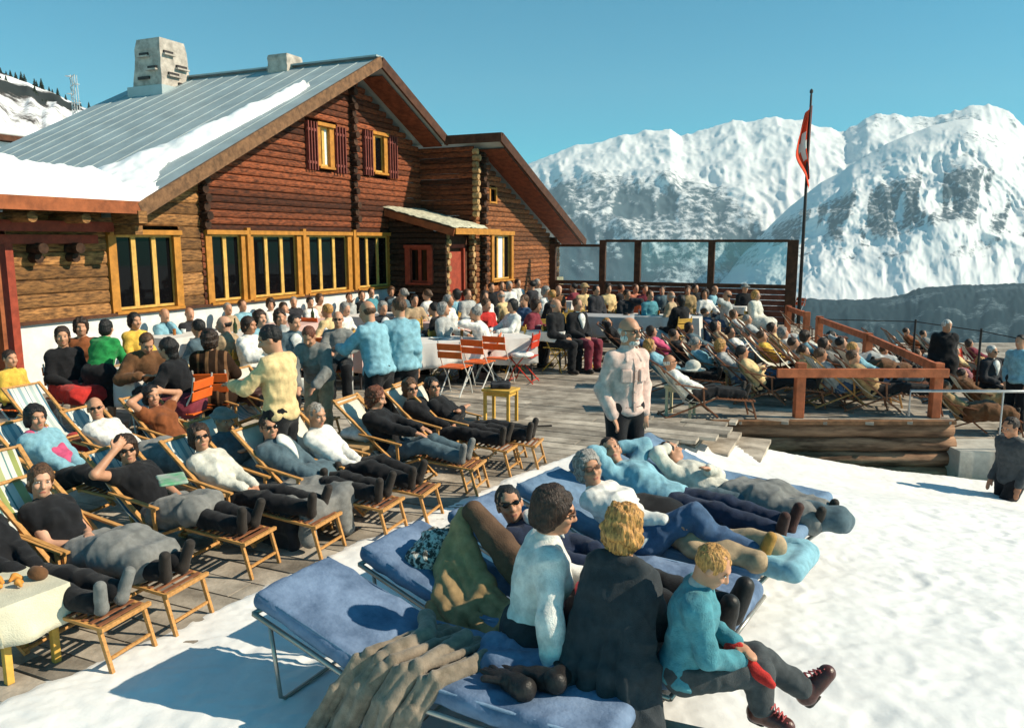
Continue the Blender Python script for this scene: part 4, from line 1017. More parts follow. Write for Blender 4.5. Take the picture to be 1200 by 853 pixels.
def stripe_mat(name, base, cols):
    m = bpy.data.materials.new(name); m.use_nodes = True; nt = m.node_tree; b = nt.nodes['Principled BSDF']; b.inputs['Roughness'].default_value = .9; b.inputs['Specular IOR Level'].default_value = .1
    tc = nt.nodes.new('ShaderNodeTexCoord'); sp = nt.nodes.new('ShaderNodeSeparateXYZ'); nt.links.new(tc.outputs['Object'], sp.inputs[0])
    ma = nt.nodes.new('ShaderNodeMath'); ma.operation = 'MULTIPLY_ADD'; ma.inputs[1].default_value = 2.0; ma.inputs[2].default_value = .5; nt.links.new(sp.outputs[1], ma.inputs[0])
    rp = nt.nodes.new('ShaderNodeValToRGB'); rp.color_ramp.interpolation = 'CONSTANT'; e = rp.color_ramp.elements
    e[0].position = 0; e[0].color = (*base, 1); e.remove(e[1])
    for a, w, c in cols:
        k = e.new(a); k.color = (*c, 1); k = e.new(a + w); k.color = (*base, 1)
    nt.links.new(ma.outputs[0], rp.inputs[0])
    nz = nt.nodes.new('ShaderNodeTexNoise'); nz.inputs['Scale'].default_value = 6; mr = nt.nodes.new('ShaderNodeMapRange'); mr.inputs[3].default_value = .8; mr.inputs[4].default_value = 1.12; nt.links.new(nz.outputs[0], mr.inputs[0])
    mx = nt.nodes.new('ShaderNodeMix'); mx.data_type = 'RGBA'; mx.blend_type = 'MULTIPLY'; mx.inputs[0].default_value = 1; nt.links.new(rp.outputs[0], mx.inputs[6]); nt.links.new(mr.outputs[0], mx.inputs[7])
    nt.links.new(mx.outputs[2], b.inputs['Base Color']); return m
W_ = (.66, .66, .60)
M_stripeB = stripe_mat('blue_striped_canvas', W_, [(.06, .06, (.10, .22, .30)), (.2, .025, (.25, .38, .42)), (.34, .1, (.30, .42, .44)), (.56, .025, (.10, .22, .30)), (.68, .1, (.42, .50, .48)), (.88, .06, (.10, .22, .30))])
M_stripeG = stripe_mat('green_striped_canvas', W_, [(.08, .1, (.30, .34, .12)), (.25, .03, (.12, .25, .25)), (.42, .16, (.40, .42, .20)), (.68, .03, (.12, .25, .25)), (.80, .1, (.30, .34, .12))])
M_canvas = mat('plain_canvas', (.66, .62, .52), .9, .1, 6, .2, 200); M_greycanvas = mat('grey_canvas', (.28, .29, .28), .9, .15, 6, .2, 200)
def build_deckchair(foot=True, wood=None):
    wood = wood or M_chairwood; t = thing('deck_chair', 'deck chair', 'deck chair')
    for s in (1, -1):
        mb = MB(); mb.bar((-.66, .27 * s, 1.06), (.44, .27 * s, .06), .028, .045, up=(0, 1, 0), bev=.006); mb.build('back_rail', wood, t)
        mb = MB(); mb.bar((-.52, .235 * s, .03), (.45, .235 * s, .43), .028, .042, up=(0, 1, 0), bev=.006); mb.build('seat_rail', wood, t)
        mb = MB(); mb.bar((-.34, .295 * s, .70), (.22, .295 * s, .60), .045, .022, bev=.005); mb.bar((.16, .29 * s, .60), (.18, .29 * s, .30), .03, .024, up=(0, 1, 0)); mb.build('armrest', wood, t)
    for (x, z, n) in ((-.645, 1.045, 'top_bar'), (.43, .425, 'front_bar'), (-.48, .06, 'rear_foot_bar'), (.42, .09, 'front_foot_bar')):
        mb = MB(); mb.tube([(x, -.28, z), (x, .28, z)], .017, 8); mb.build(n, wood, t)
    cp = [(-.65, 1.06), (-.52, .86), (-.38, .67), (-.22, .49), (-.05, .365), (.12, .33), (.28, .365), (.43, .44)]; V = []; n = 9
    for (x, z) in cp:
        for j in range(n):
            y = -.225 + .45 * j / (n - 1); V.append((x, y, z - .015 * math.cos(y / .225 * 1.5)))
    mb = MB(); mb.add(V, [tuple(int(q) for q in f) for f in grid_faces(len(cp), n)]); o = mb.build('canvas', M_canvas, t, smooth=True)
    md = o.modifiers.new('s', 'SOLIDIFY'); md.thickness = .005
    if foot:
        mb = MB()
        for s in (1, -1): mb.bar((.44, .20 * s, .40), (1.10, .20 * s, .335), .026, .036, up=(0, 1, 0), bev=.005)
        mb.build('footrest_frame', wood, t)
        mb = MB()
        for k in range(9): x = .50 + k * .068; mb.bar((x, -.20, .415 - (x - .44) * .098), (x, .20, .415 - (x - .44) * .098), .03, .012)
        mb.build('footrest_slats', M_darkwood, t)
        mb = MB(); mb.bar((1.10, -.235, .345), (1.10, .235, .345), .034, .034, bev=.006); mb.build('footrest_end_bar', wood, t)
        for s in (1, -1): mb = MB(); mb.bar((1.06, .205 * s, .34), (1.15, .205 * s, 0), .03, .03, up=(0, 1, 0), bev=.005); mb.build('footrest_leg', wood, t)
        mb = MB(); mb.bar((1.12, -.2, .11), (1.12, .2, .11), .018, .022); mb.build('footrest_stretcher', wood, t)
    return t
P_deck = Proto(build_deckchair(True)); P_deck0 = Proto(build_deckchair(False)); P_deckd = Proto(build_deckchair(True, M_darkwood))
def build_bistro(pm, fm):
    t = thing('folding_chair', 'folding chair', 'chair')
    for s in (1, -1):
        mb = MB(); mb.tube([(.21, .19 * s, .01), (.12, .19 * s, .25), (-.06, .19 * s, .47), (-.19, .185 * s, .70), (-.22, .185 * s, .88)], .011, 6); mb.build('back_leg', fm, t)
        mb = MB(); mb.tube([(-.22, .17 * s, .01), (.0, .17 * s, .24), (.19, .17 * s, .445)], .011, 6); mb.build('front_leg', fm, t)
    mb = MB()
    for k in range(5): mb.box((-.16 + k * .085, 0, .458 + .003 * (k % 2)), (.07, .40, .016), bev=.004)
    mb.build('seat', pm, t)
    mb = MB()
    for k in range(2): mb.box((-.195 - k * .022, 0, .66 + k * .125), (.016, .41, .105), Matrix.Rotation(R(-10), 3, 'Y'), bev=.005)
    mb.build('backrest', pm, t)
    mb = MB(); mb.tube([(.20, -.19, .06), (.20, .19, .06)], .008, 6); mb.tube([(-.2, -.17, .06), (-.2, .17, .06)], .008, 6); mb.build('stretcher', fm, t)
    return t
P_or = Proto(build_bistro(M_orange, M_whitemetal)); P_ye = Proto(build_bistro(M_yellowwood, M_yellowwood)); P_re = Proto(build_bistro(M_redpaint, M_redpaint))
def build_stool(wm, w=.36, d=.36, h=.45, splay=.0):
    t = thing('stool', 'stool', 'stool'); mb = MB(); mb.box((0, 0, h - .02), (w, d, .035), bev=.008); mb.build('seat', wm, t)
    mb = MB()
    for s in (1, -1): mb.bar((-w / 2 + .05, (d / 2 - .045) * s, h - .065), (w / 2 - .05, (d / 2 - .045) * s, h - .065), .02, .055); mb.bar(((w / 2 - .045) * s, -d / 2 + .05, h - .065), ((w / 2 - .045) * s, d / 2 - .05, h - .065), .02, .055)
    mb.build('apron', wm, t)
    for sx in (1, -1):
        for sy in (1, -1): mb = MB(); mb.bar(((w / 2 - .04) * sx, (d / 2 - .04) * sy, h - .035), ((w / 2 - .04 + splay) * sx, (d / 2 - .04 + splay) * sy, 0), .04, .04, up=(0, 1, 0), bev=.006); mb.build('leg', wm, t)
    return t
P_stool = Proto(build_stool(M_yellowwood, .42, .34, .46)); P_creamstool = Proto(build_stool(M_cream, .42, .36, .46)); P_lowtable = Proto(build_stool(M_board, .5, .42, .44))
def build_table(L, W, h=.74):
    t = thing('table', 'table', 'table'); mb = MB(); mb.box((0, 0, h - .015), (L, W, .03), bev=.006); mb.build('top', M_board, t)
    for sx in (1, -1):
        for sy in (1, -1): mb = MB(); mb.tube([((L / 2 - .1) * sx, (W / 2 - .1) * sy, h - .03), ((L / 2 - .06) * sx, (W / 2 - .06) * sy, 0)], .02, 8); mb.build('leg', M_iron, t)
    return t
def cloth_on(label, at, rz, L, W, m, drop=.28, seed=0, h=.745, group=None):
    r = random.Random(seed); n = 80; per = []; hw_, hl_ = W / 2 + .008, L / 2 + .008
    tot = 4 * (hw_ + hl_)
    for i in range(n):
        s = tot * i / n
        if s < 2 * hl_: p, q = (-hl_ + s, -hw_), (0, -1)
        elif s < 2 * hl_ + 2 * hw_: p, q = (hl_, -hw_ + s - 2 * hl_), (1, 0)
        elif s < 4 * hl_ + 2 * hw_: p, q = (hl_ - (s - 2 * hl_ - 2 * hw_), hw_), (0, 1)
        else: p, q = (-hl_, hw_ - (s - 4 * hl_ - 2 * hw_)), (-1, 0)
        per.append((p, q, s))
    V = []; fs = []; rows = 7; ph = r.uniform(0, 6); dv = drop
    for k in range(rows):
        a = k / (rows - 1)
        for (p, q, s) in per:
            w = (.035 * math.sin(s * 11 + ph) + .02 * math.sin(s * 23 + ph * 2)) * a + .012 * a
            dr = dv * (1 + .10 * math.sin(s * 3 + ph))
            V.append((p[0] + q[0] * w, p[1] + q[1] * w, h + .006 - (.01 if k else 0) * 1 - dr * a))
    for k in range(rows - 1):
        for i in range(n): fs.append((k * n + i, k * n + (i + 1) % n, (k + 1) * n + (i + 1) % n, (k + 1) * n + i))
    fs.append(tuple(range(n)))
    mb = MB(); mb.add(V, fs); o = mb.build('tablecloth', m, None, smooth=True); o.data.polygons[len(fs) - 1].use_smooth = False
    if hasattr(o.data, 'set_sharp_from_angle'): o.data.set_sharp_from_angle(angle=R(50)); o.location = at; o.rotation_euler = (0, 0, R(rz))
    md = o.modifiers.new('s', 'SOLIDIFY'); md.thickness = .003
    return tag(o, label, 'tablecloth', group)
# small things for the tables
def lathe_thing(name, prof, m, n=14, handle=False):
    mb = MB(); mb.lathe(prof, n=n)
    if handle: r_ = max(p[0] for p in prof); z = prof[-1][1] * .5; mb.tube([(r_ * .9, 0, z + .02), (r_ + .025, 0, z + .015), (r_ + .025, 0, z - .015), (r_ * .85, 0, z - .02)], .006, 6)
    return mb.build(name, m, None, smooth=False)
SMALL = dict(cup=lathe_thing('cup', [(.02, 0), (.035, .01), (.042, .055), (.044, .07), (.038, .07), (.034, .02)], M_china, handle=True),
             plate=lathe_thing('plate', [(.06, 0), (.07, .005), (.115, .02), (.112, .023), (.065, .01)], M_china, 18),
             bottle=lathe_thing('bottle', [(.035, 0), (.038, .02), (.038, .15), (.014, .21), (.014, .27), (.016, .275)], M_bottle),
             coffee_pot=lathe_thing('coffee_pot', [(.05, 0), (.06, .03), (.055, .1), (.035, .15), (.037, .165), (.012, .18), (.01, .195)], M_china, handle=True),
             glass=lathe_thing('glass', [(.025, 0), (.03, .11), (.027, .11), (.023, .01)], glass_mat('amber_drink', (.35, .12, .02), .05)),
             bread_basket=lathe_thing('bread_basket', [(.07, 0), (.11, .06), (.115, .07), (.10, .065), (.07, .03)], M_yellowwood, 16))
USED_SMALL = set()
def small(kind, at, label, group=None, rz=0):
    src = SMALL[kind]
    if kind in USED_SMALL: o = src.copy(); COL.objects.link(o)
    else: o = src; USED_SMALL.add(kind)
    o.location = at; o.rotation_euler = (0, 0, R(rz)); return tag(o, label, kind.replace('_', ' '), group)
# blue sun loungers
M_blue = mat('blue_canvas', (.105, .165, .275), .85, .2, 5, .45, 45, col2=(.16, .225, .34)); M_chrome = mat('frame_tube', (.40, .37, .33), .35, .2, 6, metal=.7); M_blue2 = mat('pale_blue_canvas', (.15, .235, .35), .8, .2, 5, .45, 45)
def build_lounger(label, at, rz, w=.56, L=1.9, hz=.52, z0=.30, m=None, seed=0, hd=.72, group='blue canvas sun loungers on the snow'):
    t = thing('sun_lounger', label, 'sun lounger', at, R(rz), group)
    S = Sdf(.011); ang = math.atan2(hz - z0, hd); d = V3((-math.cos(ang), 0, math.sin(ang))); up = V3((math.sin(ang), 0, math.cos(ang)))
    S.box((hd + (L - hd) / 2, 0, z0), ((L - hd) / 2 + .02, w / 2, .045), None, .04, .03)
    c = V3((hd, 0, z0)) + d * (hd / 2 / math.cos(ang)); S.box(c, (hd / 2 / math.cos(ang) + .02, w / 2, .045), (d, V3((0, 1, 0)), up), .04, .03)
    blob('mattress', S, m or M_blue, t, .010, 13, seed, True, amp2=.004, freq2=40)
    for s in (1, -1):
        e_ = w / 2 - .012; mb = MB(); mb.tube([V3((.0, e_ * s, hz + .034)) , V3((hd, e_ * s, z0 + .040)), V3((L - .02, e_ * s, z0 + .040))], .008, 6); mb.build('piping', M_blue2, t, smooth=True)
    mb = MB(); hwid = w / 2 + .015; pts = []
    for s in (1, -1):
        mb = MB(); mb.tube([(0, hwid * s, hz - .06), (hd, hwid * s, z0 - .06), (L + .02, hwid * s, z0 - .06)], .014, 8); mb.build('side_tube', M_chrome, t, smooth=True)
    for x, z in ((0, hz - .06), (L + .02, z0 - .06)): mb = MB(); mb.tube([(x, -hwid, z), (x, hwid, z)], .014, 8); mb.build('end_tube', M_chrome, t, smooth=True)
    for x, zt in ((.10, hz - .10), (.85, z0 - .06), (L - .18, z0 - .06)):
        mb = MB(); mb.tube([(x, -hwid + .01, zt), (x + .03, -hwid + .03, .02), (x + .03, -hwid + .06, 0), (x + .03, hwid - .06, 0), (x + .03, hwid - .03, .02), (x, hwid - .01, zt)], .011, 8); mb.build('leg', M_chrome, t, smooth=True)
    return t
def lump(name, label, cat, at, rz, prims, m, h=.012, amp=.012, freq=16, seed=1, group=None, amp2=.004, freq2=50, sc=1.0):
    S = Sdf(h)
    for p in prims:
        if p[0] == 'c': S.cone(*p[1:])
        elif p[0] == 'e': S.ell(p[1], p[2], None, p[3] if len(p) > 3 else .03)
        elif p[0] == 'b': S.box(p[1], p[2], None, .02, p[3] if len(p) > 3 else .03)
    o = blob(name, S, m, None, amp, freq, seed, True, amp2=amp2, freq2=freq2); o.location = at; o.rotation_euler = (0, 0, R(rz)); o.scale = (sc, sc, sc)
    return tag(o, label, cat, group)
def legs_blanket(label, J, body, col, name='blanket', cat='blanket', r=.13, frm=.25, to=1.0, side=.0, h=None, group=None, seed=3, k=.10):
    S = Sdf((h or max(.011, body.location.y / 800)) / body.scale.x)
    for i in (0, 1):
        a, b_, c = J['hip%d' % i], J['knee%d' % i], J['ank%d' % i]; up = V3((0, 0, .02)); s = (1, -1)[i]
        S.cone(a.lerp(b_, frm) + up, b_ + up, r, r * .92, k)
        if to > 1.0 - 1e-6: S.cone(b_ + up, b_.lerp(c, .92) + up, r * .92, r * .8, k)
        elif to > .5: S.cone(b_ + up, b_.lerp(c, (to - .5) * 2) + up, r * .92, r * .9, k)
        if side: S.cone(a.lerp(b_, frm) + V3((0, .18 * s, -.10)), b_.lerp(c, .6) + V3((0, .18 * s, -.12)), .05, .05, .1)
    o = blob(name, S, cloth(PAL[col] if isinstance(col, str) else col), None, .020, 17, seed, True, amp2=.006, freq2=48)
    o.location = body.location; o.rotation_euler = body.rotation_euler; o.scale = body.scale
    return tag(o, label, cat, group)
# ------------------------------------------------------------------ windscreen, flag, railings
def pane_mat():
    m = bpy.data.materials.new('windscreen_glass'); m.use_nodes = True; nt = m.node_tree; nt.nodes.remove(nt.nodes['Principled BSDF'])
    a = nt.nodes.new('ShaderNodeBsdfTransparent'); a.inputs[0].default_value = (.86, .93, .95, 1); g = nt.nodes.new('ShaderNodeBsdfGlossy'); g.inputs['Roughness'].default_value = .12
    d = nt.nodes.new('ShaderNodeBsdfDiffuse'); d.inputs[0].default_value = (.5, .6, .64, 1)
    x = nt.nodes.new('ShaderNodeMixShader'); x.inputs[0].default_value = .04; nt.links.new(a.outputs[0], x.inputs[1]); nt.links.new(g.outputs[0], x.inputs[2])
    y = nt.nodes.new('ShaderNodeMixShader'); y.inputs[0].default_value = .05; nt.links.new(x.outputs[0], y.inputs[1]); nt.links.new(d.outputs[0], y.inputs[2])
    nt.links.new(y.outputs[0], nt.nodes['Material Output'].inputs['Surface']); return m
M_pane = pane_mat()
f0 = HW(FEN_T, FEN_O1, 0)
fen = thing('windscreen', 'long dark brown windscreen of glass panes above a boarded base at the terrace end', 'windscreen', f0)
def fp(k, z, off=0.0): return HW(FEN_T, FEN_O1 - k, z) - f0 + HD * off
POSTS = [0.14, 2.45, 4.72, 5.86, 7.55]
for i, k in enumerate(POSTS):
    mb = MB(); w = .30 if i == 0 else .19
    mb.bar(fp(k, -.2), fp(k, 2.42 if i < 4 else 2.28), w, .16, up=HD); mb.build('post', M_beam, fen)
for a, b, zt in ((.14, 2.45, 2.42), (2.45, 4.72, 2.42), (4.72, 5.86, 2.42), (5.86, 7.55, 2.27)):
    mb = MB(); mb.bar(fp(a + .1, zt - .03, -.003), fp(b - .1, zt - .03, -.003), .13, .08); mb.build('top_rail', M_beam, fen)
    mb = MB(); mb.bar(fp(a + .1, 1.06, -.003), fp(b - .1, 1.06, -.003), .14, .12); mb.build('mid_rail', M_beam, fen)
    mb = MB(); mb.poly([fp(a + .1, 1.12), fp(b - .1, 1.12), fp(b - .1, zt - .07), fp(a + .1, zt - .07)], HD * .008); mb.build('pane', M_pane, fen)
    mb = MB(); z = -.15
    while z < .98: mb.bar(fp(a + .09, z + .08, .0), fp(b - .09, z + .08, .0), .05, .15, tint=rnd.random()); z += .163
    mb.build('board_panel', mat('base_board', (.17, .05, .03), .75, .3, 6, .2, 30, tint=.25), fen)
pb = HW(FEN_T, FEN_O1 + .12, -.12)
pole = thing('flagpole', 'tall thin dark flagpole at the end of the windscreen', 'flagpole', pb)
mb = MB(); mb.tube([(0, 0, 0), (0, 0, 3.2), (0, 0, 6.55)], [.055, .045, .03], 10); mb.build('pole', M_iron, pole, smooth=True)
mb = MB(); mb.lathe([(.01, 6.55), (.05, 6.6), (.045, 6.66), (.01, 6.7)], n=10); mb.build('finial', M_iron, pole)
# the flag hangs limp: gathered folds, red with a white cross
nu, nv = 40, 60; V = []; mi = []
for j in range(nv):
    v = j / (nv - 1)
    for i in range(nu):
        u = i / (nu - 1); z = 6.25 - v * 1.95 - u * u * .35; w = .10 + .10 * v
        x = .05 - u * .40 * (.35 + .65 * math.sin(v * PI * .8 + .25)) + .03 * math.sin(u * 15 + v * 3) * u
        y = .09 * math.sin(u * 10 + v * 1.5) * (.3 + .7 * u)
        V.append((x + .26 * u * float(smooth(.5, .85, v)), y, z))
Fq = grid_faces(nv, nu)
for f in Fq:
    j, i = divmod(int(f[0]), nu); u, v = i / nu, j / nv
    mi.append(1 if ((.42 < u < .58 and .30 < v < .70) or (.24 < u < .76 and .44 < v < .56)) else 0)
fl = np_mesh('flag', V, Fq, [mat('flag_red', (.78, .065, .02), .8, .08, 6), mat('flag_white', (.75, .73, .68), .8, .05, 6)], None, True, mi)
fl.location = pb; tag(fl, 'red flag with a white cross hanging limp from the flagpole', 'flag')
md = fl.modifiers.new('s', 'SOLIDIFY'); md.thickness = .006
# red-brown railing round the platform
b1 = G(1094, 489, PLAT_Z); b0_ = G(935, 489, PLAT_Z); bb = G(922, 398, PLAT_Z)
fr = thing('railing', 'red-brown front railing with one heavy rail on two posts above the log wall', 'railing', b1)
for p in (b0_, b1): mb = MB(); mb.bar(p - b1, p - b1 + V3((0, 0, .80)), .13, .13, up=(0, 1, 0), bev=.01); mb.build('post', M_rail, fr)
mb = MB(); mb.bar(b0_ - b1 + V3((-.36, -.075, .66)), V3((.12, -.075, .66)), .05, .13, bev=.008); mb.build('rail', M_rail, fr)
sr = thing('railing', 'red-brown side railing descending in steps along the right edge of the platform', 'railing', b1)
def rp_(k): return b1.lerp(bb, k)
def rail_sec(ks):
    for k in ks:
        p = rp_(k) - b1
        if k > 0.01: mb = MB(); mb.bar(p, p + V3((0, 0, .88)), .13, .13, up=(0, 1, 0), bev=.01); mb.build('post', M_rail, sr)
    for a, b in zip(ks[:-1], ks[1:]):
        mb = MB(); mb.bar(rp_(a) - b1 + V3((0, 0, .72 if a < .01 else .80)), rp_(b) - b1 + V3((0, 0, .80)), .06, .12, bev=.008); mb.build('rail', M_rail, sr)
rail_sec([0.0, .33, .68]); rail_sec([.80, 1.0])
# grey pipe rail and the wire fence on the right
q0 = at_depth(1067, 458, 10.6); q1 = at_depth(1300, 459, 10.6)
pr_ = thing('pipe_railing', 'thin grey pipe railing running right from beside the heavy red post', 'railing', q0)
mb = MB(); mb.tube([V3((0, 0, -.35)), V3((0, 0, 0)), q1 - q0], .02, 8); mb.build('pipe', M_steel, pr_, smooth=True)
mb = MB(); w0 = at_depth(1176, 459, 10.6) - q0; mb.tube([w0, w0 + V3((0, 0, -1.7))], .012, 8); mb.build('post', M_steel, pr_)
wf = thing('wire_fence', 'thin iron posts strung with wire along the far edge of the lower terrace', 'fence', at_depth(1073, 380, 17))
o_ = wf.location.copy(); tops = [at_depth(955, 374, 19), at_depth(1073, 377, 17), at_depth(1150, 388, 15), at_depth(1210, 400, 13.6), at_depth(1300, 415, 12.6)]
mb = MB()
mb.tube([p - o_ for p in tops], .010, 6); mb.build('wire', M_iron, wf)
for p in tops[1:4]: mb = MB(); mb.tube([p - o_ + V3((0, 0, .05)), V3((p.x, p.y, LOW_Z)) - o_], .022, 6); mb.build('post', M_iron, wf)
mb = MB(); mb.box((0, 0, 0), (1.1, .7, .5), bev=.01); bx_ = mb.build('step_block', mat('pale_timber', (.46, .43, .37), .9, .2, 4, .4, 20)); bx_.location = G(1152, 541, -.75); tag(bx_, 'pale timber block beside the end of the log wall', 'step block')
# bench along the white wall
bw = thing('wall_bench', 'long low bench along the white base of the chalet', 'bench', HW(6, .5, 0))
mb = MB(); mb.bar(HW(1.2, .52, .30) - HW(6, .5, 0), HW(10.2, .52, .30) - HW(6, .5, 0), .42, .04, bev=.005); mb.build('seat', M_board, bw)
for t in (1.5, 3.5, 5.5, 7.8, 10): mb = MB(); mb.bar(HW(t, .52, 0) - HW(6, .5, 0), HW(t, .52, .28) - HW(6, .5, 0), .34, .06, up=HD); mb.build('leg', M_board, bw)

# ------------------------------------------------------------------ the people at the tables
CH = dict(o=(P_or, 'orange chair'), y=(P_ye, 'yellow chair'), r=(P_re, 'red folding chair'))
GS = 'people seated at the terrace tables'
def seated(d, px, py, yaw, top, hair, chair=None, z=0.0, **k):
    k.setdefault('pose', 'sit'); k.setdefault('group', GS)
    body, J = person(d, head=(px, py), base=z, yaw=yaw, top=top, hair=hair, **k)
    if chair: CH[chair][0].put(CH[chair][1] + ' under ' + d.split(' seated')[0].split(' at ')[0].split(' by ')[0].split(' beside ')[0], body.location + Matrix.Rotation(R(yaw), 3, 'Z') @ V3((.03, 0, 0)), yaw, 'folding chairs of the terrace tables')
    return body, J
WY = -26                                    # out from the wall, towards the sun
def wallseat(d, px, py, top, hair, yaw=WY, **k):
    # on the wall bench: the depth is where the line of sight comes to half a metre from the wall
    dv = ray(px, py); c = HP.x * HN.x + HP.y * HN.y + k.pop('o', .45); s = c / (dv[0] * HN.x + dv[1] * HN.y)
    hx, hy, hz = dv[0] * s, dv[1] * s, CAM_H + dv[2] * s
    J = joints('sitlow', 1, 'lap' and ('lap', 'lap'), (0, 0)); sc = k.pop('sc', 1.0)
    dz = hz - J['hc'].z * sc; off = Matrix.Rotation(R(yaw), 3, 'Z') @ (J['hc'] * sc)
    dz = max(-.12, min(.12, dz))
    return person(d, at=(hx - off.x, hy - off.y, dz), yaw=yaw, pose='sitlow', top=top, hair=hair, sc=sc, group='people on the bench along the white wall', **k)
wallseat('bald man in pale blue shirt under the first window', 193, 369, ('shirt', 'ltblue'), ('fringe', 'grey'), arms=('face', 'lap'), look=(-10, 5))
wallseat('bald man in dark jacket with tan scarf under the first window', 223, 368, ('jacket', 'dark'), ('fringe', 'grey'), arms='table', shirt='tan', look=(-20, 0))
wallseat('man in beige sweater against the white wall between the windows', 268, 362, ('sweater', 'beige'), ('short', 'grey'), look=(-15, -8))
wallseat('man in pale blue sweater beside the man in beige by the wall', 285, 358, ('sweater', 'ltblue'), ('short', 'brown'), look=(-15, -8))
wallseat('dark haired woman in white blouse under the second window', 318, 356, ('blouse', 'white'), ('curly', 'dbrown'), fem=True, arms='table', look=(-45, 10))
wallseat('woman in white sweater resting her chin under the third window', 333, 361, ('sweater', 'white'), ('bob', 'dbrown'), fem=True, arms=('face', 'lap'), o=1.0, look=(-30, 0))
wallseat('grey haired man in dark jacket under the third window', 345, 354, ('jacket', 'dark'), ('short', 'grey'), look=(-40, -5))
wallseat('woman in white blouse and dark bun under the fourth window', 364, 354, ('blouse', 'white'), ('bun', 'black'), fem=True, look=(-30, 5))
wallseat('woman in pink-white blouse with brown hair under the fourth window', 375, 350, ('blouse', 'peach'), ('bob', 'brown'), fem=True, look=(-10, 5))
wallseat('grey man with hand at his cheek at the end of the white wall', 410, 349, ('shirt', 'lgrey'), ('short', 'dbrown'), arms=('face', 'lap'), look=(-40, 0))
wallseat('woman in black sweater leaning at the wall under the fifth window', 425, 346, ('sweater', 'black'), ('bob', 'dbrown'), fem=True, look=(-40, -10))
wallseat('dark haired woman in teal shirt under the fifth window', 436, 343, ('shirt', 'teal'), ('short', 'black'), fem=True, look=(-30, -12))
wallseat('brown haired woman in dark cardigan at the porch corner', 459, 341, ('jacket', 'dark'), ('curly', 'brown'), fem=True, shirt='white', look=(-40, 10))
# group at the left
seated('child in yellow shirt seated at the very left edge of the terrace', 12, 420, -10, ('shirt', 'yellow'), ('short', 'dbrown'), 'o', sc=.85, look=(-20, 0))
seated('dark haired person in black sweater with back to the left wall', 73, 394, -35, ('sweater', 'black'), ('bob', 'dbrown'), 'o', bottom=('skirt', 'red'), look=(-25, 0))
seated('smiling woman in rust blouse at the left of the white wall', 95, 383, -60, ('blouse', 'rust'), ('curly', 'dbrown'), 'o', fem=True)
person('woman in bright green sweater bending over the left table, seen from behind', head=(125, 384), base=0, yaw=85, pose='bend', top=('sweater', 'green'), bottom=('skirt', 'black'), hair=('bob', 'black'), arms='low', fem=True, b=1.15, over=dict(sd=(.45, 0, .89), hb=.8), sc=.86)
seated('dark haired woman in mustard sweater facing right near the first window', 158, 376, -20, ('sweater', 'yellow'), ('bob', 'black'), 'o', fem=True, look=(-15, 0), arms=('fold', 'lap'))
seated('woman in black sweater and wine skirt at the small round table', 196, 408, 170, ('sweater', 'black'), ('long', 'black'), 'o', fem=True, bottom=('skirt', 'wine'), arms='table', look=(0, 5), pose='sitlean')
seated('person in brown plaid jacket leaning over the small round table', 172, 402, -50, ('jacket', 'brown'), ('short', 'brown'), 'o', pose='sitlean', arms='table', look=(0, 30))
furb, J = seated('woman in dark fur coat on an orange chair, seen from behind', 246, 398, 100, ('coat', 'brown'), ('curly', 'dbrown'), 'o', fem=True, arms='table')
M_stripefur = stripe_mat('fur_stripes', (.03, .016, .01), [(.1, .06, (.20, .10, .05)), (.3, .05, (.16, .08, .04)), (.5, .08, (.22, .11, .05)), (.72, .06, (.18, .09, .04))])
for c in furb.children:
    if c.name.startswith('coat'): c.data.materials[0] = M_stripefur
person('waiter in cream sweater and black trousers standing among the deck chairs', head=(316, 397), base=0, yaw=165, pose='stand', top=('sweater', 'cream'), bottom=('trousers', 'black'), hair=('short', 'black'), arms='reach', look=(25, 20), sc=.97)
seated('man in dark teal jacket and white shirt behind the bending man', 345, 378, -60, ('jacket', 'slate'), ('short', 'black'), 'o', shirt='white', look=(20, 5))
person('red haired man in grey jacket bending over the deck chairs', head=(362, 394), base=0, yaw=-95, pose='bend', top=('jacket', 'grey'), bottom=('trousers', 'beige'), hair=('short', 'red'), arms='low', look=(0, 25), over=dict(sd=(.5, 0, .87), hb=.7), sc=.9)
seated('man with sunglasses in grey-green shirt facing us at the middle table', 396, 374, -80, ('shirt', 'grey'), ('fringe', 'grey'), 'o', glasses='sun', arms='table')
person('bald man in pale blue sweater leaning over the middle table', head=(430, 365), base=0, yaw=150, pose='stand', top=('sweater', 'ltblue'), bottom=('trousers', 'black'), hair=('fringe', 'brown'), arms='reach', look=(0, 15), over=dict(sd=(.22, 0, 1)), b=1.1)
person('man in pale blue sweater standing with his back to us by the middle table', head=(467, 360), base=0, yaw=110, pose='stand', top=('sweater', 'ltblue'), bottom=('trousers', 'black'), hair=('short', 'brown'), arms='down', look=(20, 5), b=1.12, collar='lgrey')
seated('grey haired woman in dark jacket between the two blue sweaters', 449, 361, -60, ('jacket', 'dark'), ('bob', 'grey'), 'o', shirt='white', fem=True)
seated('woman in white shirt turned left in front of the porch', 500, 345, 160, ('shirt', 'white'), ('bun', 'brown'), 'y', fem=True, arms='table')
seated('man in black shirt leaning left at the pink table', 508, 362, 170, ('shirt', 'black'), ('short', 'black'), 'o', arms='table', pose='sitlean')
seated('man in pale grey jacket before the chalet door', 548, 345, -40, ('jacket', 'lgrey'), ('short', 'brown'), 'y', arms='lap')
seated('woman in white blouse with dark hair right of the chalet door', 568, 347, -60, ('blouse', 'white'), ('bob', 'dbrown'), 'y', fem=True)
seated('grey haired man in white shirt with a black camera by the white table', 557, 367, 175, ('shirt', 'white'), ('short', 'grey'), 'o', arms='face', pose='sitlean')
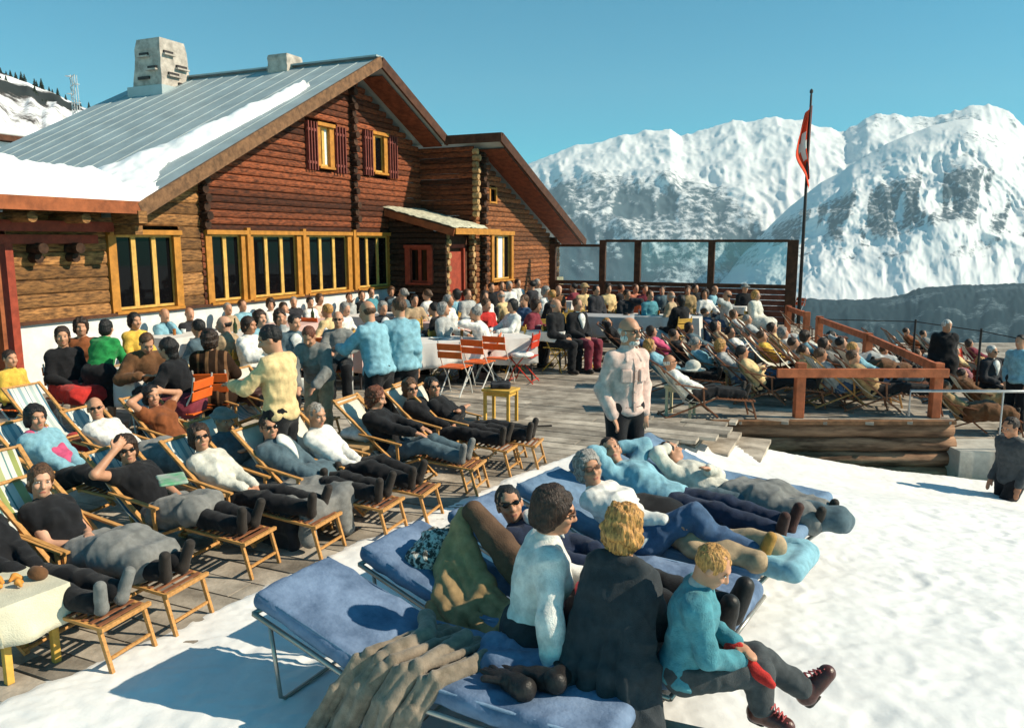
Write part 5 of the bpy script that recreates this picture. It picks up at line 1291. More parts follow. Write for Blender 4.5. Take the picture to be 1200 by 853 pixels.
seated('man in black jacket below the block window at its left side', 576, 337, -60, ('jacket', 'black'), ('short', 'dbrown'), 'y')
seated('man in navy jacket below the block window', 588, 335, -70, ('jacket', 'navy'), ('short', 'brown'), 'y')
seated('woman in white blouse below the middle of the block window', 597, 335, -60, ('blouse', 'white'), ('bob', 'grey'), 'y', fem=True)
seated('man in white shirt below the right of the block window', 607, 332, -50, ('shirt', 'white'), ('short', 'dbrown'), 'y')
seated('man in dark coat turned away at the right corner of the block', 623, 334, 150, ('jacket', 'dark'), ('short', 'black'), 'y')
seated('woman in grey sweater at the stone corner of the block', 630, 332, -40, ('sweater', 'lgrey'), ('bob', 'grey'), 'y', fem=True)
seated('woman with white blouse and dark bob behind the white long table', 600, 358, -150, ('blouse', 'white'), ('bob', 'black'), 'y', fem=True, arms='table')
seated('man in blue shirt facing the dark bob woman', 614, 352, -130, ('shirt', 'denim'), ('short', 'brown'), 'y', arms='table')
seated('bald man in black suit in front of the yellow chairs', 652, 358, -35, ('jacket', 'black'), ('fringe', 'grey'), 'y', look=(10, 0))
seated('man in black suit and white shirt beside the bald man in black suit', 677, 357, -50, ('jacket', 'black'), ('short', 'brown'), 'y', shirt='white', bottom=('trousers', 'wine'))
seated('man in pale hat and cream shirt before the windscreen', 685, 338, -60, ('shirt', 'cream'), ('short', 'grey'), 'o', hat='tan')
seated('woman in pale yellow blouse before the windscreen', 713, 338, -70, ('blouse', 'cream'), ('curly', 'dbrown'), 'o', fem=True)
seated('person in dark jacket between the hat man and the yellow blouse', 699, 340, -50, ('jacket', 'dark'), ('short', 'black'), 'o')
seated('woman in salmon blouse left of the first windscreen post', 745, 338, -60, ('blouse', 'salmon'), ('short', 'brown'), 'o', fem=True, z=PLAT_Z)
seated('man in wine red sweater right of the first windscreen post', 756, 339, -80, ('sweater', 'wine'), ('short', 'brown'), 'o', z=PLAT_Z)
seated('man in teal sweater in front of the windscreen bench', 762, 346, -60, ('sweater', 'teal'), ('short', 'brown'), 'o', z=PLAT_Z)
seated('woman in black coat with long hair by the middle windscreen post', 797, 352, 120, ('jacket', 'black'), ('long', 'black'), 'y', fem=True, z=PLAT_Z)
seated('man in black jacket before the middle windscreen post', 815, 338, -60, ('jacket', 'black'), ('short', 'dbrown'), 'y', z=PLAT_Z)
seated('woman in brown fur hat before the middle windscreen post', 806, 340, -100, ('jacket', 'tan'), ('bob', 'brown'), 'y', fem=True, z=PLAT_Z)
seated('man in dark jacket and grey cap under the right windscreen pane', 873, 338, -80, ('jacket', 'black'), ('short', 'grey'), 'y', hat='grey', z=PLAT_Z, arms='lap')
seated('woman in spotted white coat standing out at the right windscreen pane', 886, 346, -40, ('coat', 'offwhite'), ('bob', 'blond'), 'y', fem=True, z=PLAT_Z)
# tables with their cloths and what stands on them
GT = 'cloth covered terrace tables'
def table(d, px, py, rz, L, W, m, drop=.28, seed=0, z=0.0, items=()):
    g = G(px, py, z + .74); proto = P_T[(L, W)]
    proto.put('table under the ' + d, (g.x, g.y, z), rz, GT)
    cloth_on(d, (g.x, g.y, z), rz, L, W, m, drop, seed, group='tablecloths on the terrace')
    rot = Matrix.Rotation(R(rz), 3, 'Z')
    for (k, x, y) in items:
        small(k, V3((g.x, g.y, z + .752)) + rot @ V3((x, y, 0)), k.replace('_', ' ') + ' on the ' + d, 'crockery on the terrace tables', rnd.uniform(0, 360))
P_T = {k: Proto(build_table(*k)) for k in ((.85, .85), (1.3, .8), (2.3, .85), (1.7, .85))}
table('white cloth of the small table at left', 163, 434, -25, .85, .85, M_linen, .36, 1, items=(('bread_basket', -.1, .1), ('cup', .2, -.1), ('coffee_pot', .05, .25), ('glass', -.25, -.2)))
table('white cloth before the two men on the wall bench', 286, 392, 66, 1.7, .85, M_linen, .3, 2, items=(('cup', .3, .1), ('plate', -.3, .1), ('bottle', 0, .2)))
table('white cloth under the first window', 215, 392, 66, 1.3, .8, M_linen, .3, 3, items=(('cup', .1, .1), ('glass', -.2, 0)))
table('pinkish cloth of the wall table under the third window', 352, 378, 66, 1.7, .85, M_pinklinen, .26, 4, items=(('plate', .2, .1), ('cup', -.2, .1), ('bottle', .4, 0)))
table('greyish cloth of the middle table before the two blue sweaters', 402, 399, -25, 1.3, .8, M_pinklinen, .42, 5, items=(('plate', .1, .1), ('cup', -.2, .1), ('cup', .3, -.1), ('coffee_pot', -.35, 0)))
table('white cloth under the fifth window', 437, 369, 66, 1.3, .8, M_linen, .26, 6, items=(('cup', .1, .1), ('glass', -.2, 0)))
table('long white cloth in the middle of the terrace', 546, 397, 24, 2.3, .85, M_linen, .40, 7, items=(('cup', .5, .1), ('plate', -.5, .1), ('glass', .0, .2)))
table('pink cloth of the table left of the porch corner', 508, 377, -25, 1.3, .8, M_pinklinen, .3, 8, items=(('bottle', .1, .1), ('plate', -.2, 0)))
table('white cloth of the square-ended table by the yellow chairs', 612, 386, -12, 1.7, .85, M_linen, .16, 9, items=(('cup', .3, .1), ('cup', -.3, .1)))
table('white cloth in front of the grey jacket man at the door', 560, 366, -25, 1.3, .8, M_linen, .3, 10, items=(('cup', .1, .1),))
table('white cloth below the block window', 612, 349, -20, 1.7, .85, M_linen, .26, 11, items=(('plate', .3, .1), ('bottle', -.3, .1)))
table('white cloth at the stone corner', 648, 352, -20, 1.3, .8, M_linen, .3, 12)
table('orange cloth left of the hat man', 668, 350, -20, 1.3, .8, M_orlinen, .3, 13, items=(('plate', .1, .1),))
table('orange-red cloth before the pale yellow blouse', 726, 355, -20, 1.3, .8, M_orlinen, .3, 14, items=(('cup', .1, .1),))
table('grey-white cloth right of the black suits', 705, 370, -20, 1.3, .8, M_greylinen, .4, 15)
table('white cloth before the teal sweater', 766, 370, -20, 1.3, .8, M_linen, .42, 16, z=PLAT_Z, items=(('glass', .1, .1),))
table('white cloth left of the dark long haired woman', 800, 371, -20, .85, .85, M_linen, .5, 17, z=PLAT_Z)
table('white cloth at the middle windscreen post', 838, 358, -20, 1.7, .85, M_linen, .2, 18, z=PLAT_Z)
# empty chairs that stand out
def put(kind, d, px, py, yaw, z=0.0):
    CH[kind][0].put(d, G(px, py, z), yaw, 'folding chairs of the terrace tables')
put('o', 'empty orange folding chair with its back to the middle table', 404, 447, 60)
put('o', 'empty orange chair with its back against the long white cloth', 534, 463, 68)
put('o', 'second empty orange chair on white legs along the long table', 561, 456, 62); put('o', 'third empty orange chair on white legs along the long table', 585, 450, 66)
put('o', 'orange chair behind the far side of the long table', 560, 412, -115); put('o', 'empty orange chair behind the left end of the long table', 520, 418, -115)
put('o', 'orange chair standing left of the pink table', 492, 405, -20); put('y', 'pale wooden chair at the left end of the long table', 490, 424, -60)
put('r', 'empty bright red chair at the right end of the long table', 614, 448, 160)
for i, (x, y) in enumerate(((632, 420), (648, 416), (663, 410))): put('y', ['first', 'second', 'third'][i] + ' empty yellow folding chair in the row facing the white table', x, y, 100)
put('o', 'empty orange chair beside the grey-white cloth', 690, 385, 100); put('o', 'empty orange chair before the orange-red cloth', 735, 378, 110, PLAT_Z); put('o', 'empty red-orange chair against the windscreen', 930, 382, 200, PLAT_Z)
put('o', 'empty orange chair at the head of the white wall table', 222, 418, 60)
put('y', 'empty yellow chair before the white cloth left of the dark coat', 822, 392, 100, PLAT_Z)
cu = lump('cushion', 'white towel lying on the bright red chair', 'towel', G(612, 450) + V3((0, 0, .47)), 20, [('e', (0, 0, .03), (.19, .17, .05))], cloth(PAL['white']))
c_ = lump('camera_bag', 'black leather bag on the table before the white shirted man', 'bag', G(577, 372, .75), 0, [('b', (0, 0, .1), (.13, .09, .12))], cloth(PAL['black'], .5), h=.02)
hw_ = lump('straw_hat', 'round yellow straw hat hung on a chair back at the left', 'hat', G(62, 448, .45), -60, [('e', (0, 0, 0), (.22, .06, .22)), ('e', (0, .05, 0), (.10, .1, .10))], cloth(PAL['yellow']), h=.014)
hw_.location = G(64, 447, .5)

for i, (k_, d, x, y, a) in enumerate((('o', 'orange chair turned sideways by the black shirt man', 497, 408, 170), ('o', 'orange chair between the pink table and the long white cloth', 528, 400, -30), ('o', 'orange chair before the white cloth at the block window', 596, 378, 95), ('o', 'orange chair left of the black suits', 628, 378, 80), ('o', 'orange chair just right of the black suits', 700, 396, 100), ('o', 'orange chair at the corner of the grey-white cloth', 722, 392, 60), ('o', 'orange chair behind the two blue sweaters', 486, 415, 150), ('y', 'yellow chair beside the grey-white cloth', 672, 404, 100), ('o', 'orange chair at the near side of the middle table', 384, 452, 75), ('o', 'orange chair tucked under the pinkish wall table', 372, 418, 66), ('o', 'orange chair tucked under the white wall table', 310, 428, 66))):
    put(k_, d, x, y, a)
table('white cloth of the small table before the orange chair row', 470, 392, -25, .85, .85, M_linen, .36, 21, items=(('cup', .1, .1), ('plate', -.2, .1), ('bottle', .2, -.2)))
table('white cloth left of the black shirt man', 486, 372, -25, .85, .85, M_linen, .3, 22, items=(('cup', .1, .1), ('glass', -.2, .1)))
table('orange cloth between the block window and the hat man', 640, 352, -20, .85, .85, M_orlinen, .3, 23, items=(('plate', .1, .1),))
# ------------------------------------------------------------------ deck chairs and the people lying in them
RS = .88
GD = 'wooden deck chairs on the terrace'; GR = 'people lying in deck chairs'
CV = dict(b=M_stripeB, g=M_stripeG, c=M_canvas, y=M_greycanvas)
def dchair(d, at, yaw, cv='b', proto=None):
    r = (proto or P_deck).put(d, at, yaw, GD, {'canvas': CV[cv]}); r.scale = (RS * .92, RS * .88, RS * .87); return r
def recliner(d, px, py, yaw, top, hair, cv='b', z=0.0, proto=None, pose='recline', group=GR, chair=True, **k):
    body, J = person(d, head=(px, py), base=z, yaw=yaw, pose=pose, top=top, hair=hair, group=group, sc=RS, **k)
    if chair: dchair('deck chair under the ' + d.split(' lying')[0].split(' in a')[0].split(' with legs')[0].split(', seen')[0].split(' cut off')[0].split(' at the far end')[0].split(' with feet')[0].split(' in the chair')[0].split(' right of')[0], body.location, yaw, cv, proto)
    return body, J
YW = -31
a1, J1 = recliner('brown haired woman in black short sleeves asleep in a front deck chair', 48, 563, -20, ('blouse', 'black'), ('bob', 'brown'), 'g', fem=True, arms=(((.08, .02, .54)), ((.12, -.05, .50))), sleeves=False, look=(-30, 6, -12), skin=2)
legs_blanket('grey blanket with a red patch over the legs of the sleeping woman', J1, a1, 'grey', r=.13, to=.8, side=1)
a2, J2 = recliner('smiling woman in black shading her sunglasses with a hand', 148, 526, -20, ('blouse', 'black'), ('curly', 'dbrown'), 'b', fem=True, arms=('lap', 'eyes'), glasses='sun', look=(-35, 5), b=1.12, sleeves=False, hairamp=.6)
legs_blanket('grey blanket over the lap of the woman shading her eyes', J2, a2, 'grey', r=.125, to=.5, frm=.05)
a3, J3 = recliner('person in black cut off by the left edge with grey boots on a footrest', -40, 588, -19, ('sweater', 'black'), ('short', 'black'), 'b', shoes='grey')
a4, J4 = recliner('dark haired woman in pale blue jacket with pink scarf', 42, 489, -18, ('jacket', 'ltblue'), ('curly', 'black'), 'b', fem=True, pose='reclineup', look=(-20, 0), arms='lap', collar='pink', hairamp=.6)
sc_ = Sdf(.012); P_, sd_, fd_, ld_ = J4['P'], J4['sd'], J4['fd'], J4['ld']
sc_.cone(J4['nb'] + ld_ * .08, P_ + sd_ * .18 + fd_ * .17 + ld_ * .03, .05, .05, .03); sc_.cone(J4['nb'] - ld_ * .08, P_ + sd_ * .12 + fd_ * .17 - ld_ * .02, .05, .05, .03)
blob('scarf', sc_, cloth(PAL['pink']), a4, .008, 25, 3, True)
a5, J5 = recliner('balding man with white shirt front and grey jacket over his lap', 112, 478, -19, ('shirt', 'white'), ('fringe', 'dbrown'), 'b', look=(-40, 0), arms='lap', glasses='sun')
legs_blanket('grey jacket and blanket over the legs of the balding man', J5, a5, 'grey', r=.14, frm=.0)
a6, J6 = recliner('woman in rust brown top holding both hands up to her hair', 178, 464, -22, ('blouse', 'rust'), ('curly', 'black'), 'b', fem=True, arms=('eyes', 'behind'), look=(-25, 0), sleeves=False, hairamp=.6)
a7, J7 = recliner('woman in fluffy white sweater with white rimmed sunglasses', 234, 512, -21, ('sweater', 'offwhite'), ('curly', 'dbrown'), 'b', fem=True, glasses='sun', look=(-32, -4), arms='lap', hairamp=.6)
a8, J8 = recliner('man with sunglasses in slate blue jacket and white shirt', 315, 500, -21, ('jacket', 'slate'), ('short', 'dbrown'), 'c', glasses='sun', shirt='white', look=(-32, 2), arms='lap', b=1.1)
a9, J9 = recliner('grey haired man in rumpled white shirt looking right', 371, 486, -18, ('shirt', 'white'), ('short', 'grey'), 'c', pose='reclineup', look=(-20, 10), arms='lap')
a10, J10 = recliner('curly red brown haired woman in black sweater reading, seen from the side', 441, 466, -18, ('sweater', 'black'), ('curly', 'red'), 'c', fem=True, pose='reclineup', look=(15, 15), arms=((.42, .05, .62), (.42, -.1, .60)), bottom=('trousers', 'slate'), shoes='grey')
a11, J11 = recliner('curly haired woman with sunglasses in black sweater at the far end of the deck chairs', 481, 455, -22, ('sweater', 'black'), ('curly', 'brown'), 'c', fem=True, glasses='sun', look=(-35, 5), arms='lap', hairamp=.7)
a12, J12 = recliner('long dark haired woman with sunglasses and long black trousers stretched out', 507, 453, -16, ('blouse', 'black'), ('long', 'black'), 'c', fem=True, glasses='sun', look=(-40, 0), arms='fold')
a13, J13 = recliner('person in grey knitted hat asleep under a slate coat', 262, 492, -21, ('jacket', 'slate'), ('short', 'grey'), 'c', hat='grey', look=(-10, 15), arms='fold')
legs_blanket('slate blue coat spread over the sleeper in the grey hat', J13, a13, 'slate', r=.16, frm=-.2)
def empty_chair(d, px, py, yaw, cv, top=.80, **k):       # placed by the middle of its top bar
    g = G(px, py, top); off = Matrix.Rotation(R(yaw), 3, 'Z') @ V3((-.645 * RS * .92, 0, 0)); return dchair(d, (g.x - off.x, g.y - off.y, 0), yaw, cv, **k)
empty_chair('empty deck chair with blue striped canvas left of the waiter', 242, 434, -24, 'b')
empty_chair('empty deck chair with plain pale canvas behind the waiter', 278, 432, -24, 'c')
empty_chair('empty deck chair with sunlit white canvas right of the grey haired man', 405, 466, -22, 'c')
empty_chair('empty deck chair with blue stripes at the left edge behind the blue jacket', 25, 452, -24, 'b')
empty_chair('empty green striped deck chair at the left edge', -12, 530, -33, 'g')
empty_chair('empty deck chair of white canvas behind the black haired woman with sunglasses', 470, 448, -18, 'c')
# things lying about between the deck chairs
b_ = G(345, 622); lump('blanket', 'big grey blanket heaped over a footrest between the deck chairs', 'blanket', (b_.x, b_.y, 0), -32, [('b', (0, 0, .33), (.50, .24, .06), .08), ('c', (-.45, .1, .36), (.4, .2, .34), .08, .08, .08), ('c', (.42, -.24, .32), (.46, -.27, .12), .07, .05, .06), ('c', (-.1, -.24, .3), (0, -.27, .16), .06, .05, .06), ('c', (.45, .1, .33), (.5, .1, .1), .07, .05, .06)], cloth(PAL['grey']), h=.011, amp=.02, freq=12)
b_ = G(312, 628); lump('bag', 'long black travel bag lying beside the grey blanket', 'bag', (b_.x, b_.y, 0), -32, [('b', (0, 0, .24), (.42, .14, .10), .04), ('b', (.1, 0, .08), (.34, .12, .08), .05)], cloth(PAL['dark'], .6), h=.011, amp=.012)
b_ = G(283, 483, .1); lump('camera_case', 'dark leather camera cases piled on the empty striped chair', 'bag', G(292, 470, .42), -20, [('b', (0, 0, .08), (.13, .09, .09)), ('b', (.16, -.05, .05), (.09, .08, .08)), ('c', (-.1, 0, .15), (.1, 0, .2), .02, .02)], mat('dark_leather', (.06, .025, .018), .45, .3, 9, .3, 60), h=.010, amp=.006)
b_ = G(222, 470, .3); lump('coat', 'cream coat hanging over the side of the striped deck chair', 'coat', (b_.x, b_.y, 0), -25, [('c', (-.05, 0, .72), (.12, 0, .12), .07, .10, .08), ('c', (.08, .05, .62), (.25, .05, .1), .07, .09, .08)], cloth(PAL['cream']), h=.011, amp=.02, freq=17)
b_ = lump('jacket', 'pale shirt and leather straps lying in the plain canvas chair', 'jacket', G(345, 458, .35), -20, [('e', (0, 0, .06), (.28, .2, .08)), ('c', (.1, 0, .1), (.3, -.1, .02), .07, .06)], cloth(PAL['offwhite']), amp=.02)
def stool(p, d, px, py, yaw, group='wooden stools used as small tables', z=0.0): g = G(px, py, z); return p.put(d, g, yaw, group), g
s1, g = stool(P_lowtable, 'wooden box stool with an ashtray between the front deck chairs', 256, 628, -33)
lump('ashtray', 'dark ashtray and cigarettes on the wooden box stool', 'ashtray', g + V3((.05, .05, .44)), 0, [('e', (0, 0, .015), (.07, .06, .025)), ('b', (.12, .06, .012), (.04, .025, .015))], cloth(PAL['shoe'], .4), h=.007, amp=.004)
s2, g = stool(P_stool, 'small stool under a white cloth and orange peel at the bottom left corner', 20, 778, -30)
cloth_on('white cloth draped over the stool at the bottom left corner', g, -30, .46, .40, mat('cream_towel', (.62, .58, .44), .9, .1, 9, .4, 120), .20, 31, .465)
orp = mat('orange_peel', (.70, .28, .05), .5, .2, 9, .4, 40)
for i, (x, y) in enumerate(((-.08, .02), (.0, .06), (-.03, -.06), (.07, .0))):
    lump('orange_peel', 'piece of orange peel heaped on the white stool cloth', 'orange peel', g + V3((x, y, .475)), 40 * i, [('c', (-.025, 0, .012), (.0, .015, .028), .010, .011), ('c', (0, .015, .028), (.028, 0, .012), .011, .008)], orp, h=.006, amp=.004, group='orange peel on the bottom left stool')
lump('paper_cup', 'crumpled brown paper beside the orange peel', 'paper', g + V3((.1, .1, .475)), 0, [('e', (0, 0, .03), (.05, .04, .035))], cloth(PAL['brown']), h=.008, amp=.008)
s3, g = stool(P_lowtable, 'low wooden table with a folded white scarf beside the middle footrests', 418, 566, -28)
lump('scarf', 'folded white scarf lying on the low wooden table', 'scarf', g + V3((.02, .02, .45)), -20, [('e', (0, 0, .05), (.17, .12, .06)), ('e', (.12, .05, .04), (.1, .09, .05))], cloth(PAL['white']), h=.009, amp=.012)
s4, g = stool(P_stool, 'small yellow stool with a dark handbag standing alone on the open deck', 587, 494, -25)
lump('handbag', 'small dark handbag and paper lying on the lone yellow stool', 'handbag', g + V3((0, 0, .465)), 0, [('b', (0, 0, .03), (.13, .09, .035)), ('c', (-.1, 0, .07), (.1, 0, .07), .02, .02)], cloth(PAL['dark'], .6), h=.010, amp=.006)
lump('magazine', 'coloured magazine in the lap of the woman shading her eyes', 'magazine', a2.location + Matrix.Rotation(R(-37), 3, 'Z') @ V3((.38, -.12, .70)), -60, [('b', (0, 0, 0), (.14, .10, .008))], mat('magazine_paper', (.6, .6, .55), .5, .3, 12, col2=(.1, .3, .15)), h=.008, amp=.004)
lump('walking_stick', 'thin dark stick lying on the deck past the outstretched legs', 'stick', G(615, 500, .03), 10, [('c', (-.35, 0, 0), (.35, 0, 0), .014, .014)], cloth(PAL['shoe'], .5), h=.008, amp=0.0, amp2=0)
lump('bag', 'red and white bag under the balding man beside his chair', 'bag', G(108, 528, .1), -20, [('b', (0, 0, .1), (.22, .12, .09)), ('e', (.05, 0, .2), (.15, .1, .06))], cloth(PAL['red']), amp=.012)
# ------------------------------------------------------------------ standing man on the open deck
man, J = person('bald bearded man with sunglasses in a pink shirt standing on the open deck', head=(738, 388), base=0, yaw=-62, pose='stand', top=('shirt', 'palepink'), collar='palepink', bottom=('trousers', 'black'), hair=('fringe', 'white'), glasses='sun', arms='pocket', look=(12, 0), sc=1.0, group=None, fold=.32,
    extra=[lambda S, J: [S.cone(J['el%d' % i], J['wr%d' % i],   .056, .046, .03) for i in (0, 1)]])
P, sd, fd, ld = J['P'], J['sd'], J['fd'], J['ld']
mb = MB(); pl_ = [P + sd * z + fd * x for z, x in ((.46, .105), (.38, .143), (.30, .145), (.20, .132), (.10, .138), (.0, .146))]
for a_, b_ in zip(pl_[:-1], pl_[1:]): mb.bar(a_, b_, .028, .012, up=fd)
mb.build('placket', cloth((.62, .42, .35)), man)
for z, x in ((.36, .158), (.27, .156), (.17, .146), (.08, .150)): mb = MB(); mb.lathe([(.001, 0), (.007, .001), (.007, .004), (.001, .005)], P + sd * z + fd * x, 8); mb.build('button', M_china, man)
for s_ in (1, -1):
    S = Sdf(.009); S.box(P + sd * .31 + fd * .122 + ld * (.085 * s_), (.016, .05, .058), ((fd + ld * .35 * s_).normalized(), (ld - fd * .35 * s_).normalized(), sd), .008, .004)
    blob('breast_pocket', S, cloth((.66, .46, .39)), man)
S = Sdf(.009); S.ell(P + sd * .03, (.137, .182, .022), (fd, ld, sd), .01); blob('belt', S, mat('belt_leather', (.05, .022, .012), .45, .2, 9), man)
S = Sdf(.0085); c, f, l, u = J['hc'], J['hf'], J['hl'], J['hu']
S.ell(c + f * .055 - u * .095, (.045, .05, .035), (f, l, u), .02); S.ell(c - f * .01 - u * .06 + l * .06, (.045, .02, .04), (f, l, u), .02); S.ell(c - f * .01 - u * .06 - l * .06, (.045, .02, .04), (f, l, u), .02); S.ell(c + f * .095 - u * .058, (.015, .03, .010), (f, l, u), .01)
blob('beard', S, hairm('white'), man, .006, 70, 3, amp2=.003, freq2=130)
# ------------------------------------------------------------------ the platform: stools, deck chairs, sunbathers
GP = 'people lying on the platform'
Z = PLAT_Z
def plat(d, px, py, yaw, top, hair, cv='c', proto=None, z=Z, **k): return recliner(d, px, py, yaw, top, hair, cv, z, proto or P_deckd, group=GP, **k)
p1, Jp = plat('red faced man in white shirt lying low behind the standing man', 785, 424, 4, ('shirt', 'white'), ('fringe', 'white'), glasses='sun', skin=1)
s5, g = stool(P_creamstool, 'cream painted stool with a white pot at the platform edge', 797, 487, -25, z=Z)
lump('hat', 'white cloth hat lying on the cream stool', 'hat', g + V3((.0, 0, .46)), 0, [('e', (0, 0, .06), (.12, .11, .08)), ('e', (0, 0, .015), (.18, .16, .02))], cloth(PAL['white']), h=.012, amp=.006)
lump('hat', 'white felt hat lying on a deck chair foot behind the cream stool', 'hat', G(812, 434, .35), 0, [('e', (0, 0, .07), (.12, .11, .10)), ('e', (0, 0, .015), (.2, .17, .02))], cloth(PAL['offwhite']), h=.013, amp=.004)
s6, g = stool(P_lowtable, 'dark wooden stool standing right of the cream stool', 868, 463, -25, z=Z)
plat('woman in pale blue cardigan lying behind the standing man', 762, 405, -10, ('sweater', 'ltblue'), ('curly', 'blond'), fem=True)
plat('woman in pink top lying under the white cloths', 764, 388, -12, ('blouse', 'pink'), ('bob', 'dbrown'), fem=True)
plat('man in black jacket with legs in black lying beside the pink top', 790, 392, -10, ('jacket', 'black'), ('short', 'dbrown'))
plat('man in blue jeans jacket lying in the middle of the platform', 826, 366, -14, ('shirt', 'denim'), ('short', 'brown'), bottom=('trousers', 'denim'))
b_, J_ = plat('blond man with sunglasses and tan blanket lying near the middle post', 846, 358, -16, ('sweater', 'tan'), ('short', 'blond'), glasses='sun'); legs_blanket('tan blanket over the blond man near the middle post', J_, b_, 'tan', r=.16)
plat('woman in white blouse lying beside the tan blanket', 860, 368, -14, ('blouse', 'white'), ('bob', 'brown'), fem=True)
b_, J_ = plat('grey haired person under a pale grey blanket right of the tan blanket', 876, 374, -14, ('shirt', 'lgrey'), ('short', 'grey')); legs_blanket('pale grey blanket over the grey haired platform sleeper', J_, b_, 'lgrey', r=.16)
plat('man in yellow shirt and black trousers with feet toward the front railing', 893, 394, -22, ('shirt', 'yellow'), ('short', 'brown'), bottom=('trousers', 'black'))
b_, J_ = plat('woman with yellow cushion and white blanket near the windscreen end', 905, 384, -18, ('blouse', 'cream'), ('bob', 'dbrown'), fem=True); legs_blanket('off-white blanket near the windscreen end', J_, b_, 'offwhite', r=.15)
plat('dark haired man in grey shirt lying left of the front railing', 930, 402, -18, ('shirt', 'grey'), ('short', 'dbrown'), proto=P_deck, cv='b')
plat('pink faced man in blue jeans in the chair behind the front railing', 962, 415, 2, ('shirt', 'lgrey'), ('short', 'brown'), proto=P_deck, cv='b', bottom=('trousers', 'denim'), skin=1)
plat('woman in grey cardigan lying behind the two short railing posts', 966, 403, -14, ('jacket', 'grey'), ('bob', 'dbrown'), fem=True)
b_, J_ = plat('man in dark jacket under brown checked blanket along the side railing', 986, 402, -14, ('jacket', 'dark'), ('short', 'black')); legs_blanket('brown checked blanket along the side railing', J_, b_, 'brown', r=.16)
plat('person in tan coat lying below the sloping rail', 1000, 418, -12, ('jacket', 'tan'), ('short', 'brown'), arms='fold')
plat('person in blue shirt and blue trousers lying before the middle rail post', 1000, 408, -2, ('shirt', 'ltblue'), ('short', 'blond'), bottom=('trousers', 'slate'))
for i, (x, y, d) in enumerate(((1015, 392, 'empty deck chair with grey canvas beyond the sloping rail'), (1038, 392, 'second grey canvas deck chair beyond the sloping rail'), (915, 372, 'empty dark deck chair at the right end of the windscreen'), (868, 398, 'empty dark deck chair in the middle of the platform'), (900, 408, 'empty dark deck chair at the platform front'))):
    empty_chair(d, x, y, -14, 'y' if i < 2 else 'c', top=.80 + (LOW_Z + .35 if i < 2 else Z), proto=P_deckd) if i > 1 else (P_deckd.put(d, G(x + 28, y + 46, LOW_Z + .2) , -14, GD, {'canvas': M_greycanvas}))
# ------------------------------------------------------------------ the lower terrace on the right
Z2 = LOW_Z; GL = 'people on the lower terrace'
def low(d, px, py, yaw, top, hair, proto=None, **k):
    return recliner(d, px, py, yaw, top, hair, 'c', Z2, proto or P_deckd, group=GL, **k)
low('pink faced man in grey sweater lying in front of the tall man', 1056, 409, -14, ('sweater', 'grey'), ('short', 'brown'), skin=1)
b_, J_ = low('woman in mauve jacket lying just left of the tall man', 1075, 414, -14, ('jacket', 'mauve'), ('bob', 'brown'), fem=True); legs_blanket('mauve blanket left of the tall man', J_, b_, 'mauve', r=.15)
low('dark haired man in grey jacket behind the sloping rail', 1082, 391, -14, ('jacket', 'grey'), ('short', 'black'))
low('person in brown coat with face up behind the grey chairs', 1062, 388, -18, ('jacket', 'rust'), ('short', 'dbrown'))
low('sunburnt person in salmon shirt lying behind the middle rail post', 1036, 410, -14, ('shirt', 'salmon'), ('short', 'brown'))
b_, J_ = low('person lying under a brown blanket below the pipe railing', 1108, 452, -16, ('sweater', 'tan'), ('short', 'brown')); legs_blanket('brown blanket spread below the pipe railing', J_, b_, 'brown', r=.17)
b_, J_ = low('person under a tan blanket right of the heavy red post', 1128, 438, -12, ('jacket', 'brown'), ('short', 'dbrown')); legs_blanket('tan striped blanket right of the heavy red post', J_, b_, 'tan', r=.16)
low('woman in red-brown cardigan lying right of the tall man', 1136, 402, -10, ('jacket', 'wine'), ('bob', 'dbrown'), fem=True)
person('tall grey haired man in long black coat standing by the wire fence', head=(1110, 382), base=Z2, yaw=-100, pose='stand', top=('coat', 'black'), hair=('short', 'white'), arms='down', look=(15, 10), at=None, sc=1.03)
b_, J_ = person('white haired man with sunglasses in dark jacket sitting on the lower terrace', head=(1163, 412), base=Z2, yaw=-70, pose='sit', top=('jacket', 'dark'), hair=('short', 'white'), glasses='sun', shirt='white', group=GL); P_re.put('red chair under the white haired man with sunglasses', b_.location, -70, 'folding chairs of the terrace tables')
person('dark haired man in pale blue shirt standing at the right edge', head=(1196, 400), base=Z2, yaw=-150, pose='stand', top=('shirt', 'ltblue'), hair=('short', 'black'), arms='pocket')
person('man in grey sweater walking below the snow bank at the lower right edge', head=(1184, 500), base=-1.5, yaw=-165, pose='walk', top=('sweater', 'dgrey'), bottom=('trousers', 'black'), hair=('short', 'dbrown'), arms='down', look=(0, 15), skin=1)
CH['r'][0].put('red folding table chair beside the tall man in black coat', G(1128, 452, Z2), -60, 'folding chairs of the terrace tables')

